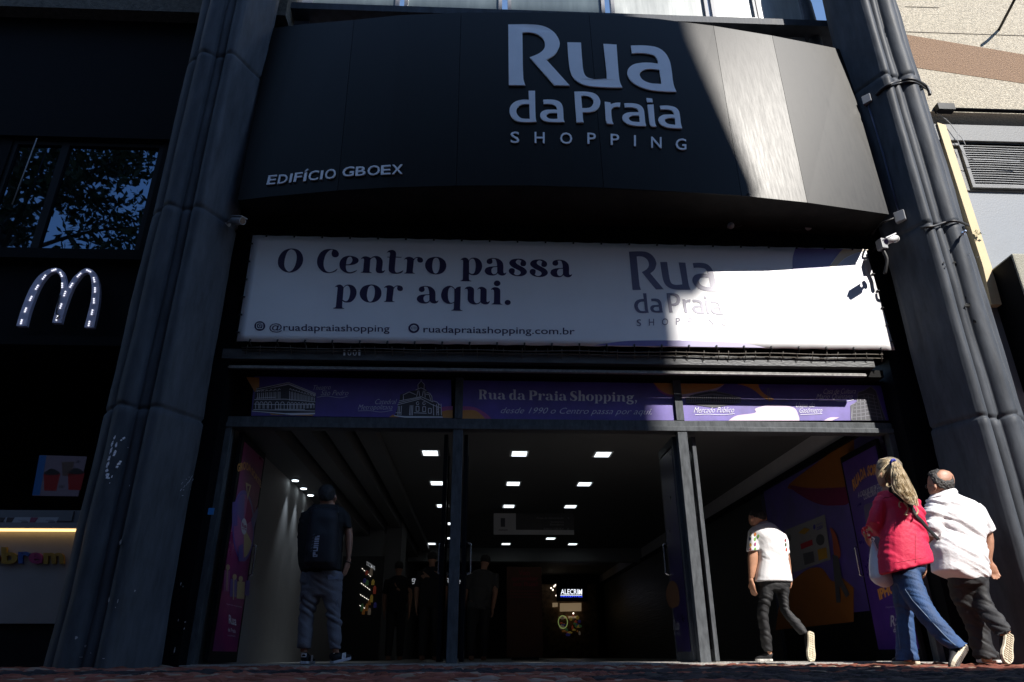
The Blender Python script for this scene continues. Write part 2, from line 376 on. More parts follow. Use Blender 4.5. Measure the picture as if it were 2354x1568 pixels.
def lobe_front(px, py):
    """first hit of a photo ray with either pillar's outline"""
    d = ray(px, py); h = math.hypot(d.x, d.y); best = None; zg = HC + d.z / h * math.hypot(7.0 * d.x / d.y, 7.0)
    for (x, y, r) in LOBES:
        x += PSH(zg)
        if px < 1177: x = 2.02 - x
        ux, uy = d.x / h, d.y / h; b = x * ux + y * uy; q = r * r - (x * x + y * y - b * b)
        if q > 0:
            t = (b - math.sqrt(q)) / h
            if best is None or t < best: best = t
    for (ax, ay), (bx, by) in zip(FLANK[:-1], FLANK[1:]):
        if px < 1177: ax, bx = 2.02 - ax, 2.02 - bx
        ex, ey = bx - ax, by - ay; den = d.x * ey - d.y * ex
        if abs(den) > 1e-6:
            t = (ax * ey - ay * ex) / den; u = (ax * d.y - ay * d.x) / den
            if t > 0 and -0.02 <= u <= 1.02 and (best is None or t < best): best = t
    if best is None: return atY(px, py, 7.1)
    return Vector((d.x * best, d.y * best, HC + d.z * best))
# side infill between the pillars and the entrance
for a, b in ((-3.6, -2.86), (4.81, 5.75)):
    bm = NB(); box(bm, a, b, 7.58, 8.0, 0, 5.2); obj('jamb_wall', bm, M['black_paint'], B)

# entrance frame
xa, xb = -2.79, 4.74; xp1, xp2 = atY(1046, 1250, YD).x, atY(1592, 1250, YD).x
HZ0, HZ1, TZ0, TZ1 = 2.445, 2.575, 2.60, 3.075
bm = NB(); box(bm, xa - 0.07, xb + 0.07, YD - 0.06, YD + 0.09, HZ0, HZ0 + 0.055); box(bm, xa - 0.07, xb + 0.07, YD - 0.035, YD + 0.07, HZ0 + 0.058, HZ1); obj('header', bm, M['alu'], B, bevel=0.004)
for x, w in ((xp1, 0.055), (xp2, 0.055), (xa - 0.04, 0.035), (xb + 0.035, 0.035)):
    bm = NB(); box(bm, x - w, x + w, YD - 0.05, YD + 0.06, -0.02, HZ0 - 0.002); obj('door_post', bm, M['alu'], B, bevel=0.004)
for x in (xp1, xp2):
    bm = NB(); box(bm, x - 0.045, x + 0.045, YD - 0.04, YD + 0.05, HZ1 + 0.002, TZ1); obj('transom_post', bm, M['alu'], B, bevel=0.003)
bm = NB(); box(bm, xa - 0.07, xb + 0.07, YD + 0.05, YD + 0.2, HZ1 + 0.002, 3.1); box(bm, xa - 0.07, xb + 0.07, YD - 0.06, YD + 0.2, TZ1 + 0.003, 3.085); obj('transom_wall', bm, M['fascia'], B)
bm = NB(); box(bm, xa, xb, YD - 0.14, YD + 0.12, ZF - 0.02, ZF + 0.006); box(bm, xp1, xb, YD + 0.17, YD + 0.23, ZF, ZF + 0.012)
obj('threshold', bm, mat('ribbed threshold metal', (0.42, 0.40, 0.37), 0.4, metal=0.5, vary=0.4, vscale=60), B)
# door leaves, all folded back into the hall
def leaf(x, y0, y1, hy, side):
    bm = NB(); t = 0.022; zt = HZ0 - 0.03
    for a, b, c, d in ((y0, y0 + 0.075, ZF + 0.02, zt), (y1 - 0.06, y1, ZF + 0.02, zt), (y0 + 0.075, y1 - 0.06, zt - 0.09, zt), (y0 + 0.075, y1 - 0.06, ZF + 0.02, ZF + 0.13)): box(bm, x - t, x + t, a, b, c, d)
    d_ = obj('door', bm, M['alu' if side == 2 else 'darkframe'], B, bevel=0.003)
    bm = NB(); box(bm, x - 0.006, x + 0.006, y0 + 0.075, y1 - 0.06, ZF + 0.13, zt - 0.09); obj('pane', bm, mat('door film', (0.02, 0.018, 0.03), 0.2), d_)
    for s in (-1, 1):
        bm = NB(); y = y1 - 0.03; xo = x + s * (t + 0.045)
        tube(bm, spline([(x + s * t, y, 1.30), (xo, y, 1.285), (xo, y, 1.25), (xo, y, 1.13), (xo, y, 1.0), (xo, y, 0.965), (x + s * t, y, 0.95)], 4), 0.0125, n=8); obj('handle', bm, M['chrome'], d_, smooth=True)
    return d_
LX, RX, CXL = -2.72, 4.665, 2.245
dl = leaf(LX, YD + 0.07, 8.86, 0, 0); dr = leaf(RX, YD + 0.07, 8.82, 0, 0)
dc = leaf(CXL, YD + 0.07, 8.62, 0, 2); leaf(2.47, YD + 0.07, 8.62, 0, 2)
leaf(-0.40, YD + 0.07, 8.62, 0, 0); leaf(-0.17, YD + 0.07, 8.62, 0, 0)
# ------------------------------------------------------------------ the hall behind the doors
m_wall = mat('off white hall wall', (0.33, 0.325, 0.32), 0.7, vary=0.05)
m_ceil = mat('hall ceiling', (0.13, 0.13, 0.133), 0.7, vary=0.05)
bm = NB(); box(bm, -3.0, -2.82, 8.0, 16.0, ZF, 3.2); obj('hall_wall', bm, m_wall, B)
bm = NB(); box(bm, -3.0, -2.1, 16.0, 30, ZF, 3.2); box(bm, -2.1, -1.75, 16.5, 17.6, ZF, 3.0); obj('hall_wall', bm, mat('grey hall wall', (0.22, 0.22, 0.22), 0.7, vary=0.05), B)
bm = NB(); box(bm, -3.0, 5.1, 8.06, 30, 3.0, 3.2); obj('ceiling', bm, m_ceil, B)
bm = NB()   # stepped bulkhead over the left wall
for i, (x0, x1, z0) in enumerate(((-2.82, -2.40, 2.48), (-2.32, -2.08, 2.61), (-2.0, -1.78, 2.74), (-1.70, -1.44, 2.87))): box(bm, x0, x1, 8.0, 22, z0, 3.0)
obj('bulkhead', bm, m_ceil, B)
bm = NB(); box(bm, 4.80, 5.1, 8.0, 30, 2.70, 3.2); obj('hall_wall', bm, mat('pale grey upper wall', (0.72, 0.68, 0.69), 0.7, vary=0.05), B)
bm = NB(); box(bm, 4.74, 4.9, 8.0, 30, 2.61, 2.70); obj('rail', bm, M['darkframe'], B)
bm = NB(); box(bm, 4.80, 5.1, 12.0, 30, ZF, 2.61); obj('shutter', bm, mat('rolling shutter', (0.05, 0.05, 0.05), 0.5, bump=0.5, bscale=1, stretch=(1, 1, 30)), B)
bm = NB(); box(bm, -2.1, 4.8, 21.6, 21.9, 2.62, 3.0); obj('back_lintel', bm, mat('lintel paint', (0.30, 0.31, 0.31), 0.7), B)
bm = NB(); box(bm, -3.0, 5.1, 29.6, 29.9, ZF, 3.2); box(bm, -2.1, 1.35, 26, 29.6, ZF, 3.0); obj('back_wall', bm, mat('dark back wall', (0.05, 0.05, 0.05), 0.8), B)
# ------------------------------------------------------------------ hall fittings
m_led = mat('lit panel diffuser', (0.8, 0.8, 0.8), 0.5, emit=(0.86, 0.95, 1.0), estr=1.15)
def ceiling_light(x, y):
    t = thing('ceiling_light', (x, y, 2.985), '', 'ceiling light', 'recessed light panels in the hall ceiling')
    bm = NB(); box(bm, x - 0.15, x + 0.15, y - 0.175, y + 0.175, 2.993, 2.9995); obj('frame', bm, M['plastic_white'], t)
    bm = NB(); box(bm, x - 0.115, x + 0.115, y - 0.14, y + 0.14, 2.988, 2.9925); obj('diffuser', bm, m_led, t)
    return t
rows = {0: 'nearest', 1: 'second', 2: 'third', 3: 'fourth', 4: 'farthest'}; cols = ['left', 'middle', 'right']
for r, y in enumerate((10.92, 13.04, 15.2, 17.4, 19.7)):
    for c, x in enumerate((-0.79, 0.605, 1.925)):
        if (r == 3 and c > 0) or (r == 4 and c == 1): continue
        t = ceiling_light(x, y); t['label'] = f'white lit ceiling panel, {rows[r]} row from the doors, {cols[c]} column'
for c, x in enumerate((-1.36, 0.75, 2.65)):
    t = ceiling_light(x, 20.75); t['label'] = f'small lit ceiling panel by the back lintel, {cols[c]} one of three'
m_spot = mat('lit spot lens', (0.8, 0.8, 0.8), 0.4, emit=(0.8, 0.92, 1.0), estr=2.5)
for i, y in enumerate((10.55, 11.1, 11.6, 13.9, 15.0)):
    x = -2.73 if i < 3 else -2.66
    t = thing('downlight', (x, y, 2.45), ['round downlight washing the white wall, nearest the poster door', 'round downlight washing the white wall, second of three', 'round downlight washing the white wall, third of three', 'round downlight just right of the backpack man\'s head', 'round downlight deeper in, beyond the backpack man\'s head'][i], 'downlight', 'downlights along the left hall wall')
    bm = NB(); tube(bm, [(x, y, 2.464), (x, y, 2.479)], 0.062, n=20); obj('ring', bm, M['plastic_grey'], t)
    bm = NB(); tube(bm, [(x, y, 2.456), (x, y, 2.464)], 0.046, n=20); obj('lens', bm, m_spot, t)
    if i < 3:
        L = bpy.data.lights.new('spot', 'SPOT'); L.energy = 14.0; L.spot_size = math.radians(62); L.spot_blend = 0.9; L.color = (0.75, 0.87, 1); L.shadow_soft_size = 0.02
        lo = bpy.data.objects.new('lamp', L); COL.objects.link(lo); lo.parent = t; lo.location = (0, 0, -0.01); lo.rotation_euler = (0, math.radians(-8), 0)
# directory sign hung from the ceiling
c0, c1 = atY(1135, 1180, 14.8), atY(1320, 1229, 14.8)
t = thing('directory_sign', ((c0.x + c1.x) / 2, 14.8, c1.z), 'hanging directory sign with a pale number 1 panel and arrows', 'sign')
bm = NB(); box(bm, c0.x, c1.x, 14.8, 14.86, c1.z, c1.z + 0.09); box(bm, c0.x, c0.x + 0.455, 14.80, 14.86, c1.z + 0.09, c0.z); obj('panel', bm, mat('sign pale panel', (0.55, 0.55, 0.56), 0.5), t)
bm = NB(); box(bm, c0.x + 0.455, c1.x, 14.803, 14.857, c1.z + 0.09, c0.z); obj('board', bm, mat('sign dark board', (0.06, 0.06, 0.065), 0.5), t)
bm = NB()
for x in (c0.x + 0.2, c1.x - 0.2): tube(bm, [(x, 14.83, c0.z), (x, 14.83, 3.0)], 0.006, n=6)
obj('hanger', bm, M['cable'], t)
s = SY(14.79); bm = NB(); text(bm, '1', (1151, 1211), (1161, 1211), 20, s, bold=0.01); text(bm, 'ANDRADAS', (1146, 1220), (1167, 1220), 3.2, s, bold=0.02); obj('numeral', bm, M['ink_slate'], t)
bm = NB()
for w, xx, yy in (('Praça de Alimentação', 1234, 1193), ('Sanitários', 1266, 1202), ('Elevadores', 1265, 1208), ('Edifício GBOEX', 1250, 1218)): text(bm, w, (xx, yy), (1296, yy), 4.5, s)
text(bm, '↑', (1304, 1194), (1309, 1194), 5, s); text(bm, '↖', (1304, 1219), (1309, 1219), 5, s)
obj('lettering', bm, mat('sign lettering', (0.30, 0.30, 0.31), 0.5), t)
# orange floor standee
s = SY(16.0); p0, p1 = atY(1165, 1303, 16), atY(1248, 1480, 16)
t = thing('display_stand', ((p0.x + p1.x) / 2, 16.0, ZF), 'tall orange advertising stand in the middle of the hall', 'display stand')
bm = NB(); box(bm, p0.x, p1.x, 16.0, 16.06, ZF + 0.05, p0.z); obj('panel', bm, mat('standee print', (0.09, 0.026, 0.006), 0.5, vary=0.35, vscale=1.2), t)
bm = NB(); box(bm, p0.x + 0.1, p1.x - 0.1, 15.85, 16.2, ZF, ZF + 0.05); obj('base', bm, M['darkframe'], t)
bm = NB(); text(bm, 'Vem', (1192, 1322), (1218, 1322), 11, s, bold=0.03); text(bm, 'aproveitar', (1176, 1334), (1238, 1334), 9, s, bold=0.03); text(bm, 'no Rua!', (1180, 1347), (1236, 1347), 9, s, bold=0.03)
for y in (1358, 1365, 1372): quadpix(bm, [(1172, y), (1240, y), (1240, y + 1.6), (1172, y + 1.6)], s)
obj('lettering', bm, mat('standee red', (0.22, 0.015, 0.02), 0.5), t)
# gift shop at the far end
SH = thing('gift_shop', (1.9, 28.6, ZF), 'distant lit gift shop front with white and blue sign at the back of the hall', 'shop')
s = SY(26.0); a, b = atY(1286, 1345, 26), atY(1345, 1382, 26)
bm = NB(); box(bm, a.x - 0.1, b.x + 0.1, 26.02, 26.2, b.z, a.z + 0.05); obj('fascia', bm, M['darkframe'], SH)
m_lw = mat('backlit white letters', (0.8, 0.8, 0.8), 0.5, emit=(0.85, 0.9, 1), estr=0.75); m_lb = mat('backlit blue letters', (0.1, 0.1, 0.8), 0.5, emit=(0.04, 0.08, 1), estr=1.15)
bm = NB(); text(bm, 'ALECRIM', (1289, 1366), (1338, 1366), 11.5, s, bold=0.012); quadpix(bm, [(1288.5, 1367.6), (1338, 1367.6), (1338, 1369), (1288.5, 1369)], s); obj('lettering', bm, m_lw, SH)
bm = NB(); text(bm, 'PRESENTES', (1289, 1372.8), (1338.5, 1372.8), 2.9, s, bold=0.0); obj('sub_lettering', bm, m_lb, SH)
s2 = SY(28.5); bm = NB(); box(bm, 1.45, 4.5, 28.6, 28.7, ZF, 2.6); obj('back_panel', bm, mat('shop interior', (0.16, 0.11, 0.07), 0.7, vary=0.7, vscale=6), SH)
m_shelf = mat('lit shelf', (0.5, 0.4, 0.28), 0.6, emit=(1, 0.72, 0.42), estr=0.09)  # shelf glows by emission in place of shop lighting
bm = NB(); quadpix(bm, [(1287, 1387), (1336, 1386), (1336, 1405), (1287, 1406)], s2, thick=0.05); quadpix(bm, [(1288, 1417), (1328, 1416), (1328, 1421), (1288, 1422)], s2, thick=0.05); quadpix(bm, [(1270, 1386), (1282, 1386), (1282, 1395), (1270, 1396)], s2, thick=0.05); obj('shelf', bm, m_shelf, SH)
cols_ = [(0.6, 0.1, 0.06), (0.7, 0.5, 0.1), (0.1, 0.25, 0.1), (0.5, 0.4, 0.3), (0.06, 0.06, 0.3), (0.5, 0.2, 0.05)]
gm = [mat('goods %s' % k, c, 0.5, emit=c, estr=0.035) for k, c in zip(('red', 'yellow', 'green', 'cream', 'blue', 'rust'), cols_)]  # goods glow by emission in place of shop lighting
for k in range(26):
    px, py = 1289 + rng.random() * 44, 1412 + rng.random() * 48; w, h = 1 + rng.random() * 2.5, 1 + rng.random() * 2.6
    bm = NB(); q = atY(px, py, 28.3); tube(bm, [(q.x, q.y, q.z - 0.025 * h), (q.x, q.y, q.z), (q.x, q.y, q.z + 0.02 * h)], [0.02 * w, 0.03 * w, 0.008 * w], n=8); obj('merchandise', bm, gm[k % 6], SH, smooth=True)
bm = NB(); q = atY(1294, 1430, 28.2); tube(bm, [(q.x + 0.17 * math.cos(a), 28.2, q.z + 0.22 * math.sin(a)) for a in np.linspace(0, 6.2832, 24)], 0.015, n=6); obj('neon_ring', bm, mat('neon ring', (0.6, 0.8, 0.3), 0.5, emit=(0.6, 0.8, 0.25), estr=0.13), SH)
m_bulb = mat('warm bulb', (1, 0.9, 0.8), 0.5, emit=(1, 0.86, 0.7), estr=1.4)
for i, (px, py) in enumerate(((1267, 1352), (1271, 1356), (1274, 1348), (1277, 1345), (1279, 1369), (1318, 1410))):
    bm = NB(); q = atY(px, py, 28.2); bmesh.ops.create_icosphere(bm, subdivisions=2, radius=0.032, matrix=Matrix.Translation(q)); obj('bulb', bm, m_bulb, SH, smooth=True)
# left shop shelves with light strips
s = SY(15.4); t = thing('shop_shelving', (atY(850, 1400, 15.4).x, 15.4, ZF), 'dark shop shelving with four rows of small lights behind the backpack man', 'shelving')
q0, q1 = atY(820, 1290, 15.4), atY(870, 1490, 15.4); bm = NB(); box(bm, q0.x - 0.3, q1.x, 15.42, 15.6, ZF, q0.z + 0.1); obj('cabinet', bm, mat('shelf cabinet', (0.03, 0.03, 0.03), 0.5), t)
bm = NB()
for r, (a, b) in enumerate((((832, 1306), (852, 1325)), ((830, 1340), (850, 1355)), ((828, 1366), (848, 1379)), ((827, 1391), (847, 1402)))):
    for k in range(5):
        u = k / 4.5; x, y = a[0] + (b[0] - a[0]) * u, a[1] + (b[1] - a[1]) * u; quadpix(bm, [(x, y), (x + 2.8, y + 2.1), (x + 2.6, y + 3.1), (x - 0.2, y + 1)], s)
obj('strip_light', bm, mat('strip light', (1, 1, 1), 0.5, emit=(1, 0.93, 0.8), estr=1.0), t)
bm = NB(); text(bm, 'L\'OCCIMANE', (843, 1299), (862, 1311), 9, s, bold=0.02); obj('lettering', bm, mat('dim lit letters', (0.8, 0.8, 0.8), 0.5, emit=(0.9, 0.95, 1), estr=0.12), t)
for k in range(14):
    px, py = 828 + rng.random() * 34, 1320 + rng.random() * 120; q = atY(px, py, 15.36); h = 0.06 + 0.05 * rng.random()
    bm = NB(); tube(bm, [(q.x, 15.36, q.z), (q.x, 15.36, q.z + h), (q.x, 15.36, q.z + h * 1.4)], [0.03, 0.03, 0.012], n=8); obj('bottle', bm, gm[(k * 5) % 6], t)
t = thing('script_sign', (atY(990, 1337, 17).x, 17.0, atY(990, 1345, 17).z), 'dim white script neon sign behind the left door post', 'sign')
s = SY(17.0); bm = NB(); text(bm, 'Bibelô', (942, 1343), (1000, 1341), 13, s, shear=0.35, bold=0.01); text(bm, 'Baine', (1022, 1342), (1059, 1342), 13, s, shear=0.35, bold=0.01); obj('lettering', bm, mat('dim neon script', (0.7, 0.7, 0.7), 0.5, emit=(0.85, 0.9, 1), estr=0.16), t)
bm = NB(); q = atY(936, 1330, 17.02); q2 = atY(1066, 1348, 17.02); box(bm, q.x, q2.x, 17.03, 17.08, q2.z, q.z + 0.05); obj('board', bm, M['darkframe'], t)
# ------------------------------------------------------------------ mural on the right hall wall
m = thing('wall_mural', (4.78, 9.4, 0.5), 'orange and purple wall mural with a board of small sponsor logos', 'mural')
def C4(X, Y): return (1569.6 + X / 2.6146, 968.7 + Y / 2.6146)
MX = 4.78; sx = lambda px, py: atX(px, py, MX)
bm = NB(); box(bm, MX - 0.001, 5.1, 8.0, 11.8, 0.58, 2.605); obj('panel', bm, M['ink_deep'], m)
bm = NB(); box(bm, MX - 0.001, 5.1, 8.0, 11.8, ZF, 0.58); obj('plinth', bm, M['darkframe'], m)
bx = Vector((1, 0, 0))
def dx(bm, loops, off=0.006): decal(bm, loops, sx, off=off, back=bx)
def boxy(pts): return outline(pts, 5)
bm = NB(); dx(bm, [boxy([C4(*p) for p in ((640, 380), (760, 400), (880, 400), (1026, 370))] + [(*C4(1030, 90), 1)])]); dx(bm, [boxy([(*C4(560, 1255), 1), C4(600, 1050), C4(720, 910), C4(830, 880), C4(900, 960), (*C4(960, 940), 1), (*C4(1030, 1000), 1), (*C4(1030, 1205), 1)])]); obj('orange_shape', bm, mat('mural orange', (0.30, 0.10, 0.012), 0.6, vary=0.1), m)
bm = NB(); dx(bm, [boxy([C4(*p) for p in ((640, 385), (720, 450), (830, 500), (930, 505), (1000, 490))] + [(*C4(1010, 392), 1), C4(880, 402), C4(760, 402)])], 0.008); obj('magenta_shape', bm, mat('mural magenta', (0.16, 0.012, 0.07), 0.6), m)
bm = NB(); dx(bm, [[C4(617, 655), C4(858, 560), C4(895, 830), C4(650, 915)]], 0.010); obj('sponsor_board', bm, mat('sponsor board', (0.26, 0.26, 0.28), 0.6), m)
bm = NB(); dx(bm, [ell(*C4(832, 712), 10, 13)], 0.014); dx(bm, [[C4(728, 795), C4(790, 780), C4(798, 845), C4(738, 865)]], 0.014); dx(bm, [ell(*C4(648, 700), 3, 8)], 0.014); obj('dark_logo', bm, M['ink_slate'], m)
bm = NB(); dx(bm, [[C4(712, 738), C4(783, 710), C4(787, 742), C4(718, 770)]], 0.014); obj('red_logo', bm, mat('logo red', (0.4, 0.02, 0.04), 0.6), m)
bm = NB(); dx(bm, [[C4(815, 772), C4(868, 757), C4(876, 820), C4(823, 838)]], 0.014); dx(bm, [[C4(700, 670), C4(735, 640), C4(770, 648), C4(738, 680)]], 0.014); obj('yellow_logo', bm, mat('logo yellow', (0.42, 0.24, 0.03), 0.6), m)
bm = NB(); text(bm, 'CUIZA', C4(810, 655), C4(848, 640), 7, sx, back=bx, off=0.014, bold=0.03); text(bm, 'VIVENDO', C4(810, 628), C4(846, 614), 3.6, sx, back=bx, off=0.014); dx(bm, [ell(*C4(796, 635), 2.6, 6)], 0.014); obj('blue_logo', bm, mat('logo blue', (0.04, 0.04, 0.35), 0.6), m)
bm = NB(); dx(bm, [boxy([C4(*p) for p in ((890, 640), (915, 660), (940, 720), (955, 800), (940, 830), (915, 800), (905, 700))])], 0.014); obj('figure_print', bm, mat('print coral', (0.35, 0.08, 0.04), 0.6), m)
bm = NB(); dx(bm, [[C4(905, 800), C4(940, 810), C4(965, 950), C4(1010, 1040), C4(990, 1060), C4(950, 990), C4(955, 1090), C4(930, 1090)]], 0.016); obj('dark_figure', bm, M['ink_slate'], m)
# ------------------------------------------------------------------ door posters
def poster(door, X, loops_fn): pass
def PX(X): return lambda px, py: atX(px, py, X)
def C5(X, Y): return ((820 + X / 1.96) / 1.631, (1640 + Y / 1.96) / 1.631)
s = PX(LX + 0.024); back = Vector((-1, 0, 0))
def dl_(bm, loops, off): decal(bm, loops, s, off=off, back=back)
bm = NB(); box(bm, LX + 0.023, LX + 0.026, YD + 0.15, 8.80, 0.14, 2.33); po = obj('poster', bm, mat('crimson poster', (0.34, 0.012, 0.13), 0.3, vary=0.35, vscale=1.2, col2=(0.10, 0.012, 0.10)), dl)
def sub(name, bm, m_): return obj(name, bm, m_, dl)
bm = NB(); dl_(bm, [ell(*C5(178, 650), 25.5, 82, 32)], 0.004); sub('wheel_rim', bm, M['ink_deep'])
bm = NB(); dl_(bm, [ell(*C5(178, 652), 22.5, 73, 32)], 0.006); sub('wheel_face', bm, M['ink_magenta'])
def wedge(a0, a1, n=8): 
    c = C5(178, 652); return [c] + [(c[0] + 22 * math.cos(a0 + (a1 - a0) * k / n), c[1] + 72 * math.sin(a0 + (a1 - a0) * k / n)) for k in range(n + 1)]
bm = NB(); dl_(bm, [wedge(-2.6, -1.45)], 0.008); sub('wheel_wedge', bm, M['ink_purple'])
bm = NB(); dl_(bm, [wedge(0.55, 1.5)], 0.008); sub('wheel_wedge', bm, M['ink_gold'])
bm = NB(); dl_(bm, [wedge(-1.1, -0.2)], 0.008); sub('wheel_wedge', bm, M['ink_pink'])
bm = NB(); dl_(bm, [[C5(192, 330), C5(233, 352), C5(205, 460)], [C5(203, 358), C5(206, 425), C5(222, 358)]], 0.010); sub('wheel_pointer', bm, M['ink_gold'])
bm = NB(); dl_(bm, [ell(*C5(180, 655), 6.5, 19, 20)], 0.010); sub('wheel_hub', bm, M['ink_white'])
bm = NB(); text(bm, 'Rua', C5(165, 655), C5(196, 668), 9, s, back=back, off=0.012, bold=0.03); text(bm, 'da Praia', C5(166, 673), C5(196, 685), 4, s, back=back, off=0.012, bold=0.02); sub('hub_lettering', bm, M['ink_pink'])
bm = NB(); text(bm, 'GIRO', C5(133, 252), C5(196, 232), 17, s, back=back, off=0.006, bold=0.04); text(bm, 'DA', C5(200, 236), C5(235, 256), 16, s, back=back, off=0.006, bold=0.04); text(bm, 'SORTE', C5(238, 268), C5(308, 372), 15, s, back=back, off=0.006, bold=0.04); sub('title_lettering', bm, M['ink_orange'])
bm = NB(); dl_(bm, [[C5(92, 475), C5(130, 472), C5(130, 650), C5(90, 650)]], 0.012); dl_(bm, [[C5(230, 600), C5(280, 510), C5(282, 560), C5(245, 690)]], 0.012); dl_(bm, [[C5(138, 800), C5(172, 780), C5(172, 910), C5(138, 910)]], 0.012); sub('wheel_prize', bm, M['ink_deep'])
for k, (x, y, w, h, mm) in enumerate(((30, 975, 42, 155, 'ink_magenta'), (76, 1040, 48, 130, 'ink_purple'), (126, 1058, 56, 125, 'ink_gold'), (188, 1050, 30, 110, 'ink_deep'))):
    bm = NB(); dl_(bm, [[C5(x + 6, y), C5(x + w + 6, y + 4), C5(x + w, y + h + 4), C5(x, y + h)]], 0.008); bx_ = sub('gift_print', bm, M[mm])
bm = NB(); [dl_(bm, [[C5(x, y), C5(x + 8, y), C5(x + 4, y + 150), C5(x - 4, y + 150)]], 0.011) for x, y in ((52, 975), (100, 1042))]; [dl_(bm, [ell(*C5(x, y), 5, 7, 10)], 0.011) for x, y in ((60, 955), (110, 1025), (155, 1040))]; sub('gift_ribbon', bm, M['ink_gold'])
bm = NB(); text(bm, 'Rua', C5(70, 1366), C5(126, 1382), 20, s, back=back, off=0.006, bold=0.02); text(bm, 'da Praia', C5(64, 1425), C5(120, 1438), 9, s, back=back, off=0.006, bold=0.02); text(bm, 'SHOPPING', C5(60, 1460), C5(116, 1466), 3, s, back=back, off=0.006); text(bm, 'Regulamento no site e no app', C5(55, 1228), C5(165, 1250), 2.6, s, back=back, off=0.006); sub('logo_lettering', bm, M['ink_white'])
# right door poster
def C6(X, Y): return ((3040 + X / 1.96) / 1.631, (1640 + Y / 1.96) / 1.631)
s6 = PX(RX - 0.024)
bm = NB(); box(bm, RX - 0.026, RX - 0.023, YD + 0.10, 8.78, 0.14, 2.34); obj('poster', bm, mat('violet poster', (0.035, 0.014, 0.17), 0.3, vary=0.5, vscale=1.6, col2=(0.10, 0.04, 0.26)), dr)
bm = NB(); text(bm, 'RUA', C6(318, 392), C6(372, 318), 24, s6, back=bx, off=0.005, bold=0.05, up=(-4, -23)); text(bm, 'DA', C6(372, 310), C6(412, 288), 22, s6, back=bx, off=0.005, bold=0.05, up=(-3, -22)); text(bm, 'SORTE', C6(418, 282), C6(520, 262), 22, s6, back=bx, off=0.005, bold=0.05); obj('title_lettering', bm, M['ink_orange'], dr)
bm = NB(); text(bm, 'A CADA R$ 300 EM COMPRAS', C6(350, 445), C6(560, 350), 12, s6, back=bx, off=0.005, bold=0.02); text(bm, 'CONCORRA A UM', C6(392, 460), C6(530, 400), 12, s6, back=bx, off=0.005, bold=0.02); text(bm, 'CONSULTE O REGULAMENTO', C6(552, 1256), C6(680, 1245), 3.5, s6, back=bx, off=0.005); text(bm, 'Rua', C6(590, 1390), C6(680, 1376), 25, s6, back=bx, off=0.005, bold=0.02); text(bm, 'da Praia', C6(610, 1432), C6(700, 1424), 11, s6, back=bx, off=0.005, bold=0.02); obj('small_lettering', bm, M['ink_lilac'], dr)
bm = NB(); text(bm, 'IPHONE', C6(508, 1192), C6(690, 1100), 22, s6, back=bx, off=0.005, bold=0.05, up=(-5, -22)); obj('prize_lettering', bm, M['ink_orange'], dr)
bm = NB(); ph = outline([(*C6(392, 520), 1), C6(398, 498), C6(440, 482), (*C6(600, 440), 1), (*C6(700, 900), 1), (*C6(450, 960), 1)], 4); decal(bm, [ph], s6, off=0.005, back=bx); obj('phone_print', bm, mat('phone print', (0.09, 0.08, 0.16), 0.3), dr)
# faint poster on the middle leaf
s7 = PX(CXL - 0.024); bm = NB(); box(bm, CXL - 0.026, CXL - 0.023, YD + 0.15, 8.56, 0.12, 2.3); obj('poster', bm, mat('dim violet poster', (0.022, 0.014, 0.08), 0.3, vary=0.4), dc)
bm = NB(); text(bm, 'Rua', (1549, 1448), (1563, 1448), 24, s7, back=bx, off=0.005, bold=0.02); text(bm, 'da Praia', (1550, 1461), (1567, 1461), 9, s7, back=bx, off=0.005, bold=0.02); obj('small_lettering', bm, mat('dim print', (0.16, 0.16, 0.2), 0.5), dc)
bm = NB(); decal(bm, [outline([(1532, 1360), (1545, 1335), (1560, 1350), (1562, 1390), (1540, 1395)], 4)], s7, off=0.005, back=bx); obj('prize_print', bm, mat('dim orange print', (0.12, 0.05, 0.02), 0.5), dc)
# ------------------------------------------------------------------ traced letter shapes (working units of their own drawing)
G = {}
G['R'] = [[(207,189,1),(380,189),(480,207),(550,255),(584,322),(570,375),(540,415),(485,447,1),(657,637,1),(545,635,1),(365,430,1),(430,403),(468,370),(476,330),(460,290),(415,258),(360,246),(310,247,1),(315,540),(320,600),(332,635,1),(211,634,1)]]
G['u'] = [[(641,320,1),(740,322,1),(748,440),(758,530),(780,572),(825,588),(870,590),(930,587,1),(926,520),(905,331,1),(1001,337,1),(1014,520),(1024,605),(1044,652,1),(960,651),(850,645),(760,630),(695,590),(662,530),(648,430)]]
G['a'] = [[(1106,344,1),(1200,343),(1290,355),(1350,390),(1388,450),(1404,520),(1414,600),(1424,645),(1440,682,1),(1350,680),(1240,667),(1150,635),(1098,590),(1080,545),(1092,508),(1130,481),(1190,470),(1250,470),(1307,477,1),(1300,445),(1275,415),(1220,402),(1160,398),(1115,401,1)],[(1316,521,1),(1250,515),(1200,522),(1173,545),(1175,572),(1200,600),(1250,620),(1331,626,1)]]
G['d'] = [[(356,676,1),(403,676,1),(405,800),(408,875),(415,903,1),(330,905),(270,897),(232,868),(216,825),(226,785),(260,755),(310,742),(359,742,1)],[(361,772,1),(310,775),(277,795),(266,825),(276,855),(305,878),(365,882,1)]]
G['a1'] = [[(463,742,1),(530,741),(580,755),(605,790),(611,850),(613,885),(620,905,1),(540,905),(480,898),(448,876),(441,850),(455,828),(490,816),(565,815,1),(558,790),(535,776),(500,771),(468,772,1)],[(566,838,1),(515,838),(490,850),(490,868),(515,882),(568,882,1)]]
G['P'] = [[(692,682,1),(790,684),(850,702),(880,745),(875,790),(845,820),(800,833),(752,832,1),(755,885),(760,908,1),(708,907,1),(698,780)],[(741,711,1),(790,714),(825,735),(831,765),(812,795),(780,803),(748,803,1)]]
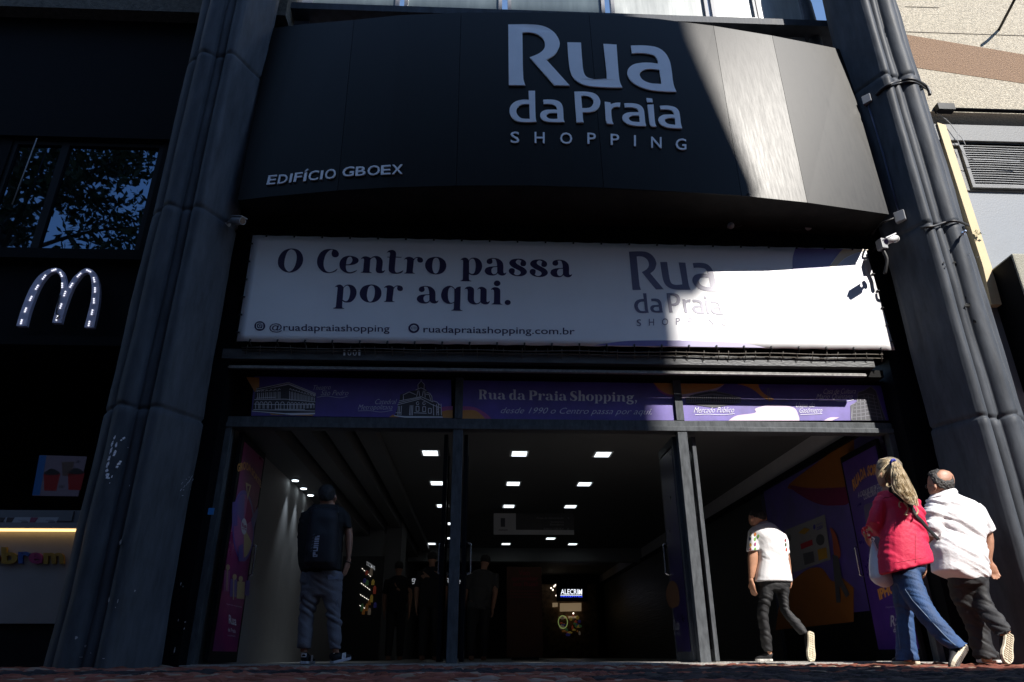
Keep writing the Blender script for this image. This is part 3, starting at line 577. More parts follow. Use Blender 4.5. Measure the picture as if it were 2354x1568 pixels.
G['r'] = [[(914,756,1),(955,762,1),(958,775,1),(990,765),(1029,763,1),(1026,795,1),(990,793),(968,805),(962,830),(968,890),(978,919,1),(938,916),(925,900),(920,850)]]
G['a2'] = [[(1057,768,1),(1120,768),(1170,780),(1198,810),(1207,860),(1211,905),(1219,935,1),(1140,932),(1085,920),(1052,895),(1044,865),(1060,845),(1095,834),(1165,834,1),(1155,810),(1130,799),(1095,796),(1063,797,1)],[(1167,857,1),(1115,858),(1093,870),(1095,888),(1120,902),(1172,906,1)]]
G['i'] = [[(1220,729,1),(1262,733,1),(1267,759,1),(1226,757,1)],[(1228,778,1),(1272,776,1),(1278,860),(1284,912),(1294,938,1),(1262,937),(1246,920),(1240,880)]]
G['a3'] = [[(1319,786,1),(1380,785),(1430,797),(1458,825),(1467,870),(1473,915),(1482,952,1),(1400,948),(1345,935),(1315,910),(1308,882),(1322,863),(1355,851),(1425,850,1),(1415,828),(1392,815),(1360,811),(1325,812,1)],[(1429,875,1),(1380,875),(1357,887),(1360,905),(1385,920),(1434,926,1)]]
LOGO_ORDER = ['R', 'u', 'a', 'd', 'a1', 'P', 'r', 'a2', 'i', 'a3']
def glyph(bm, g, fn, surf, off, thick=0.0, mi=0, n=5, solid=('i',)):
    loops = [outline([(*fn(p[0], p[1]),) + tuple(p[2:]) for p in l], n) for l in G[g]]
    if g in ('i', 'S.i'):
        for l in loops: decal(bm, [l], surf, off, thick, mi)
    else: decal(bm, loops, surf, off, thick, mi)
# ------------------------------------------------------------------ curved canopy sign
bot = [(546, 461, 5.02), (617, 452, 5.03), (776, 437.5, 5.05), (890, 431, 5.06), (1049, 427.5, 5.07), (1220, 426, 5.075), (1388, 431, 5.075), (1550, 440, 5.075), (1705, 449.5, 5.065), (1856, 465.5, 5.03), (2044, 492.7, 4.985)]
top = [(622, 65), (694, 56), (814, 45.7), (919, 35), (1060, 28.8), (1225, 28.5), (1354, 30.5), (1510, 43), (1640, 59.5), (1775, 82), (1934, 113.4)]
PB = [atZ(x, y, z) for x, y, z in bot]
# smooth the plan into an even bow, keep the panels flat between the seams
xs_ = np.array([p.x for p in PB]); ys_ = np.array([p.y for p in PB]); cf = np.polyfit(xs_[:8], ys_[:8], 3)
for i in range(8): PB[i].y = 0.35 * PB[i].y + 0.65 * float(np.polyval(cf, PB[i].x))
LEAN = 0.27
ZT = [(ray(top[i][0], top[i][1]).z / ray(top[i][0], top[i][1]).y) * (PB[i].y + LEAN) + HC for i in range(len(PB))]
PT = [atY(top[i][0], top[i][1], PB[i].y + LEAN) for i in range(len(PB))]
zt_mean = sum(ZT) / len(ZT)
print('canopy plan', [(round(p.x, 2), round(p.y, 2), round(p.z, 2), round(z, 2)) for p, z in zip(PB, ZT)])
CS = thing('canopy_sign', (1.05, 7.3, 5.05), 'wide bowed dark metal canopy sign over the entrance with big pale lettering', 'sign')
CF = []; SEAMS = [0, 2, 4, 6, 8, 9, 10]
for a, b in zip(SEAMS[:-1], SEAMS[1:]):
    bm = NB(); idx = list(range(a, b + 1)); g = 0.0025
    if a >= 8: idx = [a, b]
    for i, j in zip(idx[:-1], idx[1:]):
        p, q, r, t = PB[i].copy(), PB[j].copy(), PT[j].copy(), PT[i].copy(); d = (q - p).normalized()
        if i == a: p += d * g; t += d * g
        if j == b: q -= d * g; r -= d * g
        n = d.cross((t - p)).normalized()
        if n.y > 0: n = -n
        hexa(bm, [p, q, r, t], [v - n * 0.02 for v in (p, q, r, t)]); CF.append((p, q, r, t))
    obj('panel', bm, M['steel'], CS)
bm = NB()
for i in range(len(PB) - 1):
    p, q = PB[i], PB[i + 1]
    hexa(bm, [Vector((p.x, p.y + 0.025, p.z + 0.01)), Vector((q.x, q.y + 0.025, q.z + 0.01)), Vector((q.x, 7.60, q.z + 0.01)), Vector((p.x, 7.60, p.z + 0.01))], [Vector((p.x, p.y + 0.025, p.z + 0.03)), Vector((q.x, q.y + 0.025, q.z + 0.03)), Vector((q.x, 7.60, q.z + 0.03)), Vector((p.x, 7.60, p.z + 0.03))])
obj('soffit', bm, M['soffit'], CS)
bm = NB()
for i in range(len(PB) - 1):
    p, q = PB[i], PB[i + 1]
    hexa(bm, [Vector((p.x, p.y + 0.30, ZT[i] - 0.04)), Vector((q.x, q.y + 0.30, ZT[i + 1] - 0.04)), Vector((q.x, 8.2, ZT[i + 1] - 0.04)), Vector((p.x, 8.2, ZT[i] - 0.04))], [Vector((p.x, p.y + 0.30, ZT[i] - 0.01)), Vector((q.x, q.y + 0.30, ZT[i + 1] - 0.01)), Vector((q.x, 8.2, ZT[i + 1] - 0.01)), Vector((p.x, 8.2, ZT[i] - 0.01))])
obj('top_sheet', bm, M['soffit'], CS)
bm = NB()
for p, z, s in ((PB[0], ZT[0], 1), (PB[-1], ZT[-1], -1)): box(bm, p.x + s * 0.004, p.x + s * 0.03, p.y + 0.30, 8.0, p.z + 0.03, z - 0.05)
obj('end_sheet', bm, M['soffit'], CS)
bm = NB()
for px in (1716, 1390, 1095, 850): 
    p = atZ(px, 452, 5.105); box(bm, p.x - 0.003, p.x + 0.003, p.y - 0.1, 7.55, p.z - 0.01, p.z + 0.008)
for px, py in ((1660, 449), (1785, 463), (1855, 471), (1600, 445), (1365, 437)): 
    p = atZ(px, py, 5.10); box(bm, p.x - 0.012, p.x + 0.012, p.y + 0.02, p.y + 0.035, p.z - 0.012, p.z)
obj('soffit_rivet', bm, M['plastic_grey'], CS)
_ct = __import__('mathutils').bvhtree.BVHTree.FromPolygons([v for f in CF for v in f], [tuple(range(4 * i, 4 * i + 4)) for i in range(len(CF))])
def SC(px, py):
    h = _ct.ray_cast(Vector((0, 0, HC)), ray(px, py).normalized())
    return h[0] if h[0] is not None else atY(px, py, 7.1)
fc = lambda X, Y: (1103.6 + X / 3.1968, Y / 3.1968)
bm = NB()
for g in LOGO_ORDER: glyph(bm, g, fc, SC, 0.022, 0.018)
obj('main_lettering', bm, M['letter_white'], CS)
bm = NB()
for ch, x, y, w in (('S', 256, 1054, 64), ('H', 437, 1056, 74), ('O', 632, 1060, 88), ('P', 819, 1062, 62), ('P', 990, 1070, 62), ('I', 1137, 1080, 13), ('N', 1294, 1091, 76), ('G', 1475, 1104, 78)):
    text(bm, ch, fc(x - w / 2, y), fc(x + w / 2, y + 0.04 * w), 25.5, SC, off=0.018, bold=0.004, thick=0.012, up=(-0.02 * (x - 200) / 80, -25.5))
obj('small_lettering', bm, M['letter_white'], CS)
fe = lambda X, Y: ((860 + X / 2.2635) / 1.631, (600 + Y / 2.2635) / 1.631)
bm = NB()
for ch, x0, y0, x1, y1, h in (('E', 318, 217, 390, 210, 78), ('D', 410, 208, 488, 202, 76), ('I', 508, 199, 526, 196, 76), ('F', 546, 193, 612, 186, 76), ('I', 628, 187, 650, 184, 72), ('C', 668, 183, 752, 174, 80), ('I', 770, 173, 790, 170, 76), ('O', 810, 170, 900, 162, 82), ('G', 958, 150, 1056, 140, 80), ('B', 1070, 143, 1156, 136, 78), ('O', 1172, 138, 1276, 130, 80), ('E', 1287, 131, 1368, 127, 78), ('X', 1380, 127, 1470, 124, 80)):
    text(bm, ch, fe(x0, y0), fe(x1, y1), h / 3.69, SC, off=0.02, bold=0.008, thick=0.016, up=(5.5 * (1500 - x0) / 1200 * 0.9, -h / 3.69))
a = [fe(640, 102), fe(664, 82), fe(674, 86), fe(650, 104)]; decal(bm, [a], SC, 0.02, 0.016)
obj('name_lettering', bm, M['letter_white'], CS)
# cables sagging under the soffit
yy = 7.50
for (xa_, ya_), (xb_, yb_), sag in (((1572, 505), (1640, 512), 0.03), ((1655, 503), (1716, 510), 0.10), ((1740, 505), (1845, 512), 0.05), ((1800, 508), (1850, 512), 0.13), ((1868, 512), (1920, 512), 0.10), ((1930, 512), (1990, 520), 0.09), ((1985, 517), (2012, 528), 0.02)):
    p, q = atY(xa_, ya_, yy), atY(xb_, yb_, yy); bm = NB(); tube(bm, [p.lerp(q, t) - Vector((0, 0, 4 * sag * t * (1 - t))) for t in np.linspace(0, 1, 12)], 0.008, n=6); obj('cable', bm, M['cable'], CS, smooth=True)
for px, py in ((1679, 521), (1857, 524)):
    p = atY(px, py, 7.48); bm = NB(); tube(bm, [(p.x, 7.60, p.z + 0.06), (p.x, 7.50, p.z + 0.03), (p.x, 7.46, p.z)], [0.012, 0.016, 0.045], n=14)
    tag(obj('floodlight', bm, M['plastic_grey'], smooth=True), 'small unlit round lamp hanging under the canopy, ' + ('left of the two' if px < 1700 else 'right of the two'), 'lamp', 'unlit lamps under the canopy')
# ------------------------------------------------------------------ banner
SB_ = SY(YB)
BN = thing('banner', (1.0, YB, 3.35), 'long white vinyl banner with dark violet serif slogan tied above the doors', 'banner')
bTL, bTR, bBR, bBL = (581, 541), (1990, 573), (2057, 805), (544, 785)
W = [SB_(*p) for p in (bTL, bTR, bBR, bBL)]
bm = NB(); nx, nz = 80, 16; gr = []
for j in range(nz + 1):
    row = []
    for i in range(nx + 1):
        u, v = i / nx, j / nz; p = (W[0].lerp(W[1], u)).lerp(W[3].lerp(W[2], u), v)
        e = min(1, 6 * min(u, 1 - u)) * min(1, 4 * min(v, 1 - v))
        sc = 0.004 * (math.sin(u * 44 * 3.1416) * ((1 - v) ** 6 + v ** 6)); row.append(bm.verts.new((p.x, p.y + 0.0025 * e * noise.noise(Vector((p.x * 1.3, 0, p.z * 2.2))), p.z + (sc if j in (0, nz) else 0))))
    gr.append(row)
for j in range(nz):
    for i in range(nx):
        f = bm.faces.new((gr[j][i], gr[j + 1][i], gr[j + 1][i + 1], gr[j][i + 1])); f.smooth = True
sh = obj('sheet', bm, M['vinyl'], BN, smooth=True)
sm = sh.modifiers.new('thickness', 'SOLIDIFY'); sm.thickness = 0.003; sm.offset = -1
def tie(pts):
    bm = NB(); tube(bm, pts, [0.012, 0.009, 0.006], n=6); obj('cord_tie', bm, M['cable'], BN)
def eyelets(a, b, n):
    for i in range(n): 
        t = (i + 0.5) / n; p = SB_(a[0] + (b[0] - a[0]) * t, a[1] + (b[1] - a[1]) * t); yield p
for p in list(eyelets(bTL, bTR, 22)): tie([(p.x, YB - 0.012, p.z - 0.022), (p.x + 0.004, YB - 0.014, p.z + 0.004), (p.x + 0.006, YB + 0.05, p.z + 0.035)])
for p in list(eyelets(bBL, bBR, 24)): tie([(p.x, YB - 0.012, p.z + 0.024), (p.x - 0.003, YB - 0.016, p.z - 0.01), (p.x + 0.01, YB + 0.05, p.z - 0.05)])
for a, b in ((bTL, bBL), (bTR, bBR)):
    for p in list(eyelets(a, b, 6)):
        s = -1 if a[0] < 1000 else 1; tie([(p.x - s * 0.02, YB - 0.012, p.z), (p.x + s * 0.012, YB - 0.014, p.z), (p.x + s * 0.06, YB + 0.05, p.z - 0.01)])
# traced slogan letters
G['S.O'] = [[(305,133),(390,150),(450,205),(475,285),(460,370),(400,450),(320,490),(255,497),(175,475),(110,415),(90,350),(105,265),(155,190),(220,148)],[(300,146),(345,170),(370,215),(377,280),(360,370),(320,450),(270,485),(235,475),(200,430),(188,370),(200,280),(230,195),(265,157)]]
G['S.C'] = [[(900,141),(975,155),(1010,190),(1018,225),(1000,258),(960,268),(925,255),(908,220),(912,185),(925,156,1),(905,152),(860,175),(815,235),(790,320),(787,390),(805,450),(840,485),(885,493),(940,475),(998,437,1),(985,465),(940,493),(860,505),(780,490),(715,430),(687,360),(695,275),(740,195),(810,150)]]
G['S.e'] = [[(1190,244),(1265,260),(1310,290),(1318,325),(1295,355),(1240,378),(1180,387),(1125,388,1),(1125,430),(1140,475),(1180,494),(1230,487),(1298,458,1),(1280,480),(1240,500),(1180,510),(1110,495),(1050,450),(1028,395),(1035,330),(1075,275),(1130,250)],[(1190,257),(1215,275),(1225,310),(1210,345),(1180,370),(1127,376,1),(1135,320),(1155,275)]]
G['S.n'] = [[(1350,302,1),(1365,275),(1395,256),(1430,252),(1470,262),(1503,278,1),(1540,255),(1590,247),(1640,262),(1675,300),(1685,350),(1675,440),(1674,465),(1685,475),(1700,472),(1722,460,1),(1710,485),(1690,502),(1640,508),(1600,498),(1580,465),(1585,400),(1590,330),(1580,290),(1560,270),(1530,275),(1500,300,1),(1495,320),(1490,400),(1485,470),(1492,490),(1515,497,1),(1515,504,1),(1350,502,1),(1350,497,1),(1378,488),(1388,460),(1395,380),(1402,310),(1392,288),(1370,288)]]
G['S.t'] = [[(1748,205,1),(1765,175),(1800,158),(1840,157),(1875,175),(1888,210),(1885,258,1),(1970,262,1),(1970,272,1),(1883,270,1),(1872,400),(1870,460),(1880,490),(1905,500),(1945,490),(1998,463,1),(1985,490),(1950,510),(1880,517),(1820,508),(1785,480),(1776,440),(1785,300),(1788,270,1),(1755,268,1),(1755,259,1),(1790,259,1),(1797,210),(1788,192),(1765,192)]]
G['S.r'] = [[(2010,308,1),(2025,280),(2060,262),(2100,260),(2135,272),(2158,290,1),(2190,268),(2235,262),(2280,278),(2298,310),(2288,340),(2255,348),(2225,338),(2210,310),(2216,277,1),(2185,282),(2158,315,1),(2150,400),(2142,480),(2150,502),(2175,508,1),(2175,515,1),(2012,513,1),(2012,508,1),(2035,498),(2045,470),(2055,330),(2053,305),(2035,293)]]
G['S.o'] = [[(140,260),(215,275),(275,320),(297,385),(285,450),(235,505),(150,527),(60,510),(0,460),(-25,395),(-10,330),(40,280)],[(145,273),(180,295),(198,350),(195,430),(170,495),(135,515),(105,495),(85,430),(87,360),(105,295)]]
G['S.p'] = [[(508,318,1),(530,290),(565,273),(600,275),(630,295),(640,315,1),(670,282),(720,272),(785,290),(830,340),(843,405),(825,470),(780,525),(720,540),(675,535),(643,518,1),(643,590),(650,615),(678,626,1),(678,633,1),(513,629,1),(513,622,1),(540,612),(550,590),(553,450),(555,330),(545,308),(525,306)],[(692,287),(725,305),(745,360),(745,430),(725,500),(690,520),(645,500,1),(645,410),(648,320)]]
G['S.a'] = [[(1030,278),(1100,295),(1150,340),(1165,395),(1165,480),(1175,508),(1195,505),(1212,495,1),(1200,525),(1170,543),(1130,543),(1098,530),(1080,508,1),(1050,535),(1000,545),(930,533),(890,500),(883,465),(905,430),(960,410),(1070,403,1),(1068,360),(1050,305),(1025,290),(990,292,1),(1000,330),(990,358),(955,370),(920,355),(912,330),(925,300),(965,283)],[(1073,415,1),(1020,418),(990,440),(983,475),(995,510),(1020,525),(1055,515),(1073,490,1)]]
G['S.s'] = [[(1385,288),(1450,295),(1500,325),(1513,360),(1500,393),(1465,403),(1430,388),(1427,350),(1440,320,1),(1405,303),(1375,308),(1355,335),(1370,365),(1420,395),(1490,435),(1523,480),(1510,520),(1460,548),(1385,555),(1310,540),(1260,505),(1248,470),(1265,440),(1300,432),(1335,450),(1338,485),(1325,518,1),(1360,538),(1400,535),(1428,510),(1420,480),(1380,455),(1310,420),(1262,375),(1260,335),(1300,300)]]
G['S.q'] = [[(432,750,1),(462,722),(518,710,1),(512,900),(508,1040),(515,1062),(543,1073,1),(543,1080,1),(375,1077,1),(375,1070,1),(403,1060),(412,1035),(415,957,1),(370,973),(310,970),(250,930),(222,870),(222,820),(245,755),(290,715),(345,700),(395,712)],[(375,718),(405,740),(420,765),(418,945),(385,958),(355,955),(330,910),(322,840),(328,770),(348,730)]]
G['S.u'] = [[(575,758,1),(590,730),(625,713),(670,713),(705,732),(720,765),(718,880),(722,930),(745,962),(775,965),(815,940,1),(818,780),(812,750),(795,745),(768,765,1),(785,735),(820,717),(860,720),(900,745),(912,780),(910,920),(918,945),(935,945),(962,930,1),(950,960),(925,980),(880,983),(840,970),(820,950,1),(790,975),(730,985),(670,970),(630,930),(622,880),(625,790),(618,757),(598,746)]]
G['S.i'] = [[(975,768,1),(990,740),(1025,722),(1070,725),(1105,745),(1118,780),(1118,940),(1125,970),(1152,980,1),(1152,986,1),(988,983,1),(988,976,1),(1012,965),(1022,940),(1024,790),(1016,766),(997,756)],[(x, y) for x, y in ell(1071, 663, 50, 43, 10)]]
def fA(dx=0, dy=0, k=0, y0=0, s=1.0, x0=0, yy=0): return lambda X, Y: ((1020 + (dx + x0 + (X - x0) * s + k * (Y - y0)) / 4.0586) / 1.631, (900 + (dy + yy + (Y - yy) * s) / 4.0586) / 1.631)
def fB(dx=0, dy=0, k=0, y0=0, s=1.0, x0=0, yy=0): return lambda X, Y: ((1600 + (dx + x0 + (X - x0) * s + k * (Y - y0)) / 4.0586) / 1.631, (900 + (dy + yy + (Y - yy) * s) / 4.0586) / 1.631)
bm = NB()
for g, fn in (('S.O', fA()), ('S.C', fA()), ('S.e', fA()), ('S.n', fA()), ('S.t', fA()), ('S.r', fA()), ('S.o', fB()), ('S.p', fB()), ('S.a', fB()), ('S.s', fB()), ('S.s', fB(318, 12)), ('S.a', fB(1000, 26)),
              ('S.p', fB(-1907, 410, -0.078, 272, 1.02, 508, 272)), ('S.o', fB(-990, 425, -0.06, 395, 1.03, 140, 395)), ('S.r', fA(-305, 432, -0.02, 290)), ('S.a', fB(-1032, 425)), ('S.q', fB()), ('S.u', fB()), ('S.i', fB())):
    glyph(bm, g, fn, SB_, 0.006, n=4)
decal(bm, [[fB()(*p) for p in ell(1232, 954, 46, 39, 20)]], SB_, 0.006)
obj('slogan', bm, M['ink'], BN)
fb = lambda X, Y: (1445.7 + 0.16 * (X - 207) + 0.087 * 0.198 * (Y - 189), 579.2 + 0.198 * (Y - 189) - 0.005 * (X - 207))
bm = NB()
for g in LOGO_ORDER: glyph(bm, g, fb, SB_, 0.006)
for ch, x, y, w in (('S', 256, 1054, 64), ('H', 437, 1056, 74), ('O', 632, 1060, 88), ('P', 819, 1062, 62), ('P', 990, 1070, 62), ('I', 1137, 1080, 13), ('N', 1294, 1091, 76), ('G', 1475, 1104, 78)):
    text(bm, ch, fb(x - w / 2, y - 0.02 * (x - 200)), fb(x + w / 2, y - 0.02 * (x - 200)), 15.5, SB_, off=0.006)
lg = mat('violet logo ink', (0.035, 0.018, 0.11), 0.45); glossy(lg); obj('logo', bm, lg, BN)
f1 = lambda X, Y: ((860 + X / 1.7425) / 1.631, (800 + Y / 1.7425) / 1.631)
bm = NB()
text(bm, '@ruadapraiashopping', f1(262, 766), f1(1047, 775), 15.5, SB_, off=0.006, bold=0.004); text(bm, 'ruadapraiashopping.com.br', (973.5, 764.5), (1321, 769.5), 15.5, SB_, off=0.006, bold=0.004)
for c in ((597.6, 750), (951.5, 755)): decal(bm, [ell(*c, 12.6, 11.2, 28)], SB_, 0.006)
obj('contact_lettering', bm, M['ink'], BN)
bm = NB(); c = (597.6, 750)
def rr(cx, cy, w, h, r): return outline([(cx - w + r, cy - h), (cx + w - r, cy - h), (cx + w, cy - h + r), (cx + w, cy + h - r), (cx + w - r, cy + h), (cx - w + r, cy + h), (cx - w, cy + h - r), (cx - w, cy - h + r)], 3)
decal(bm, [rr(*c, 7.6, 6.8, 3), rr(*c, 6.2, 5.5, 2.4)], SB_, 0.009); decal(bm, [ell(*c, 3.8, 3.4, 16), ell(*c, 2.5, 2.2, 16)], SB_, 0.009); decal(bm, [ell(c[0] + 4, c[1] - 3.8, 1, .9, 8)], SB_, 0.009)
c = (951.5, 755); decal(bm, [ell(*c, 7.8, 7, 24), ell(*c, 6.6, 5.9, 24)], SB_, 0.009); decal(bm, [ell(*c, 3.6, 6.5, 20), ell(*c, 2.6, 5.9, 20)], SB_, 0.0092)
for y in (-3, 0, 3): decal(bm, [[(c[0] - 6.8, c[1] + y - .5), (c[0] + 6.8, c[1] + y - .5), (c[0] + 6.8, c[1] + y + .5), (c[0] - 6.8, c[1] + y + .5)]], SB_, 0.0094)
decal(bm, [[(c[0] - .5, c[1] - 6.5), (c[0] + .5, c[1] - 6.5), (c[0] + .5, c[1] + 6.5), (c[0] - .5, c[1] + 6.5)]], SB_, 0.0096)
obj('icon', bm, M['vinyl'], BN)
f7 = lambda X, Y: ((2600 + X / 1.7419) / 1.631, (800 + Y / 1.7419) / 1.631)
top_at = lambda px: 541 + (px - 581) * (573 - 541) / (1990 - 581) + 1.5
bot_at = lambda px: 785 + (px - 544) * 20 / 1513 - 1.5
fz = lambda X, Y: ((2700 + X / 2.9425) / 1.631, (650 + Y / 2.9425) / 1.631)
bm = NB(); a, b = fz(828, 0)[0], fz(1352, 0)[0]
decal(bm, [outline([(a, top_at(a), 1), (b, top_at(b), 1), fz(1290, 910), (*fz(1215, 1010), 1), fz(1150, 1110), (*fz(900, 1180), 1), fz(815, 1120), fz(797, 1040), fz(800, 930)], 5)], SB_, 0.006); obj('purple_shape', bm, M['ink_purple'], BN)
bm = NB(); b2 = fz(1640, 0)[0]; decal(bm, [outline([(b, top_at(b), 1), (b2, top_at(b2) , 1), fz(1520, 875), fz(1420, 915), fz(1350, 960), (*fz(1250, 1060), 1), (*fz(1190, 1060), 1), fz(1290, 910)], 5)], SB_, 0.007); obj('gold_shape', bm, M['ink_gold'], BN)
bm = NB(); b3 = 1984; decal(bm, [outline([fz(1520, 880), (b3, 590, 1), (1998, 690, 1), (1850, 700, 1), fz(1250, 1065), fz(1350, 965), fz(1420, 920)], 5)], SB_, 0.0055); obj('lilac_shape', bm, M['ink_lilac'], BN)
bm = NB(); decal(bm, [outline([(1365, bot_at(1365), 1), (1400, 789), (1440, 784.5), (1500, 783), (1600, 784), (1700, 789), (1760, bot_at(1760), 1)], 6)], SB_, 0.006); obj('purple_foot', bm, M['ink_purple'], BN)
# two thin rods with clips below the banner
RD = thing('banner_rail', (1.0, 7.53, 3.25), 'thin rusty rods with wire clips running under the long banner', 'rail')
for (y0, y1, Y) in ((799, 817, 7.52), (805, 826, 7.545)):
    bm = NB(); p, q = atY(556, y0, Y), atY(2030, y1 - 1, Y); tube(bm, [p.lerp(q, t) + Vector((0, 0, 0.006 * math.sin(t * 40))) for t in np.linspace(0, 1, 40)], 0.007, n=6); obj('rod', bm, M['rust'], RD)
for i in range(46):
    t = (i + 0.3 + 0.4 * rng.random()) / 46; p = atY(550, 792, 7.515).lerp(atY(2040, 811, 7.515), t); q = p + Vector((0.01 * rng.normal(), 0.04, -0.09 - 0.03 * rng.random())); bm = NB(); tube(bm, [p, q], 0.005, n=5); obj('wire_clip', bm, M['rust'], RD)
bm = NB(); SH_ = SY(YF - 0.035)
for ch, a, b in (('1', 790, 794.5), ('0', 799.5, 808.5), ('0', 811.5, 820.5), ('1', 824.5, 829)): text(bm, ch, (a, 819), (b, 819), 13.5, SH_, off=0.02)
tag(obj('house_number', bm, M['letter_grey']), 'metal house number 1001 on the dark board below the banner', 'house number')
# ------------------------------------------------------------------ transom signs
YT = YD + 0.01; ST = SY(YT)
fq = lambda X, Y: ((920 + X / 2.9425) / 1.631, (1400 + Y / 2.9425) / 1.631)
fr_ = lambda X, Y: ((2540 + X / 2.9425) / 1.631, (1400 + Y / 2.9425) / 1.631)
f6 = lambda X, Y: ((1900 + X / 1.845) / 1.631, (800 + Y / 1.845) / 1.631)
def sign(quad, label):
    t = thing('transom_sign', ST(*quad[3]) , label, 'sign', 'purple printed panels above the doors'); bm = NB(); quadpix(bm, quad, ST, thick=0.012); obj('panel', bm, M['ink_deep'], t); return t
def lines(bm, segs, surf, w=0.7, off=0.018):
    for s in segs:
        for p, q in zip(s[:-1], s[1:]):
            d = (Vector(q) - Vector(p)); 
            if d.length < 1e-6: continue
            n = Vector((-d.y, d.x)).normalized() * w / 2
            decal(bm, [[tuple(Vector(p) + n), tuple(Vector(q) + n), tuple(Vector(q) - n), tuple(Vector(p) - n)]], surf, off)
def arch(x0, x1, y0, y1, n=6): 
    r = (x1 - x0) / 2; c = (x0 + x1) / 2; return [(x0, y1)] + [(c - r * math.cos(math.pi * k / n), y0 + r * 1.2 - r * 1.2 * math.sin(math.pi * k / n)) for k in range(n + 1)] + [(x1, y1)]
def script(bm, s, a, b, h, surf): text(bm, s, a, b, h, surf, off=0.018, shear=0.42, bold=-0.012)
TS1 = sign([(585, 866), (1037, 874), (1038, 962), (578, 956)], 'left purple panel drawn with a theatre and a domed cathedral')
bm = NB(); decal(bm, [[fq(12, 45), fq(158, 50), fq(158, 150), fq(110, 215)]], ST, 0.015); decal(bm, [outline([(*fq(2170, 425), 1), fq(2230, 410), (*fq(2288, 408), 1), (*fq(2288, 497), 1), (*fq(2175, 495), 1)], 4)], ST, 0.015); decal(bm, [[fq(1585, 488), fq(1630, 458), fq(1700, 488)]], ST, 0.015); decal(bm, [[fq(270, 445), fq(760, 460), fq(740, 474), fq(290, 462)]], ST, 0.015); obj('orange_shape', bm, M['ink_orange'], TS1)
bm = NB(); decal(bm, [outline([(*fq(2160, 378), 1), fq(2230, 368), (*fq(2290, 366), 1), (*fq(2288, 407), 1), fq(2225, 412), (*fq(2170, 425), 1)], 4)], ST, 0.016); obj('magenta_shape', bm, M['ink_magenta'], TS1)
bm = NB(); decal(bm, [[fq(*p) for p in ((118, 205), (130, 165), (480, 105), (780, 235), (772, 455), (440, 465), (80, 425), (100, 300))]], ST, 0.0165); obj('building_fill', bm, M['ink_slate'], TS1); bm = NB(); decal(bm, [[fq(*p) for p in ((1650, 470), (1700, 320), (1710, 240), (1800, 208), (1890, 190), (1905, 130), (1940, 90), (1978, 130), (1998, 190), (2060, 250), (2070, 310), (2155, 360), (2180, 490))]], ST, 0.0165); obj('building_fill', bm, M['ink_slate'], TS1)
bm = NB(); seg = []
seg += [[fq(118, 205), fq(480, 120), fq(780, 240)], [fq(125, 180), fq(480, 106), fq(780, 228)], [fq(120, 200), fq(480, 128), fq(780, 250)], [fq(105, 295), fq(440, 290), fq(775, 320)], [fq(100, 345), fq(300, 350), fq(770, 350)], [fq(125, 280), fq(335, 270)], [fq(95, 405), fq(440, 412), fq(770, 420)], [fq(330, 400), fq(660, 405)]]
for k in range(4): seg.append([fq(*p) for p in arch(118 + 47 * k, 152 + 47 * k, 318, 395)])
for k in range(2): seg.append([fq(*p) for p in arch(335 + 60 * k, 372 + 60 * k, 320, 405)])
for k in range(8): seg.append([fq(*p) for p in arch(468 + 38 * k, 494 + 38 * k, 322 + 2 * k, 402 - 2 * k)])
for k in range(6): x = 135 + 45 * k; seg.append([fq(x, 210 - 3 * k), fq(x + 18, 195 - 4 * k), fq(x + 32, 208 - 4 * k)]); seg.append([fq(x + 6, 222 - 3 * k), fq(x + 6, 285)]); seg.append([fq(x + 26, 222 - 3 * k), fq(x + 26, 285)])
for k in range(9): x = 490 + 32 * k; seg.append([fq(x, 185 + 9 * k), fq(x + 12, 172 + 9 * k), fq(x + 24, 192 + 9 * k)]); seg.append([fq(x + 2, 200 + 8 * k), fq(x + 2, 305)]); seg.append([fq(x + 20, 208 + 8 * k), fq(x + 20, 308)])
seg += [[fq(1905, 130), fq(1940, 90), fq(1978, 130)], [fq(1940, 72), fq(1940, 95)], [fq(1930, 78), fq(1952, 78)], [fq(1905, 130), fq(1908, 180)], [fq(1975, 130), fq(1972, 180)], [fq(1880, 190), fq(1940, 165), fq(1998, 195)], [fq(1890, 265), fq(1905, 195)], [fq(1925, 255), fq(1915, 195)], [fq(1955, 255), fq(1965, 195)], [fq(1985, 270), fq(1980, 195)]]
seg += [[fq(*p) for p in ((2000, 215), (2035, 225), (2058, 260), (2062, 310))], [fq(1990, 235), fq(2030, 240), fq(2045, 300)], [fq(1740, 245), fq(1810, 210), fq(1880, 240)], [fq(1745, 250), fq(1745, 300)], [fq(1700, 310), fq(1880, 275), fq(1940, 262), fq(2000, 290), fq(2070, 320)], [fq(1680, 352), fq(1940, 285), fq(2060, 350), fq(2155, 385)], [fq(1690, 330), fq(1940, 272)], [fq(1660, 440), fq(1720, 440)], [fq(1860, 440), fq(2000, 445)], [fq(2070, 310), fq(2110, 318), fq(2150, 358)]]
for x in (1690, 1705, 1725, 1820, 1835, 1850, 2075, 2110, 2130, 2160): seg.append([fq(x, 365 - (x - 1690) * .05), fq(x - 8 if x < 1900 else x + 3, 468)])
for x, y in ((1885, 368), (1958, 372), (2020, 390), (2112, 385), (2112, 420)): w, h = (32, 55) if x < 2100 else (16, 18); seg.append([fq(x, y), fq(x + w, y + 2), fq(x + w, y + h), fq(x, y + h), fq(x, y)])
for x in (1902, 1972): seg.append([fq(*p) for p in ell(x, 335, 14, 17, 10)] )
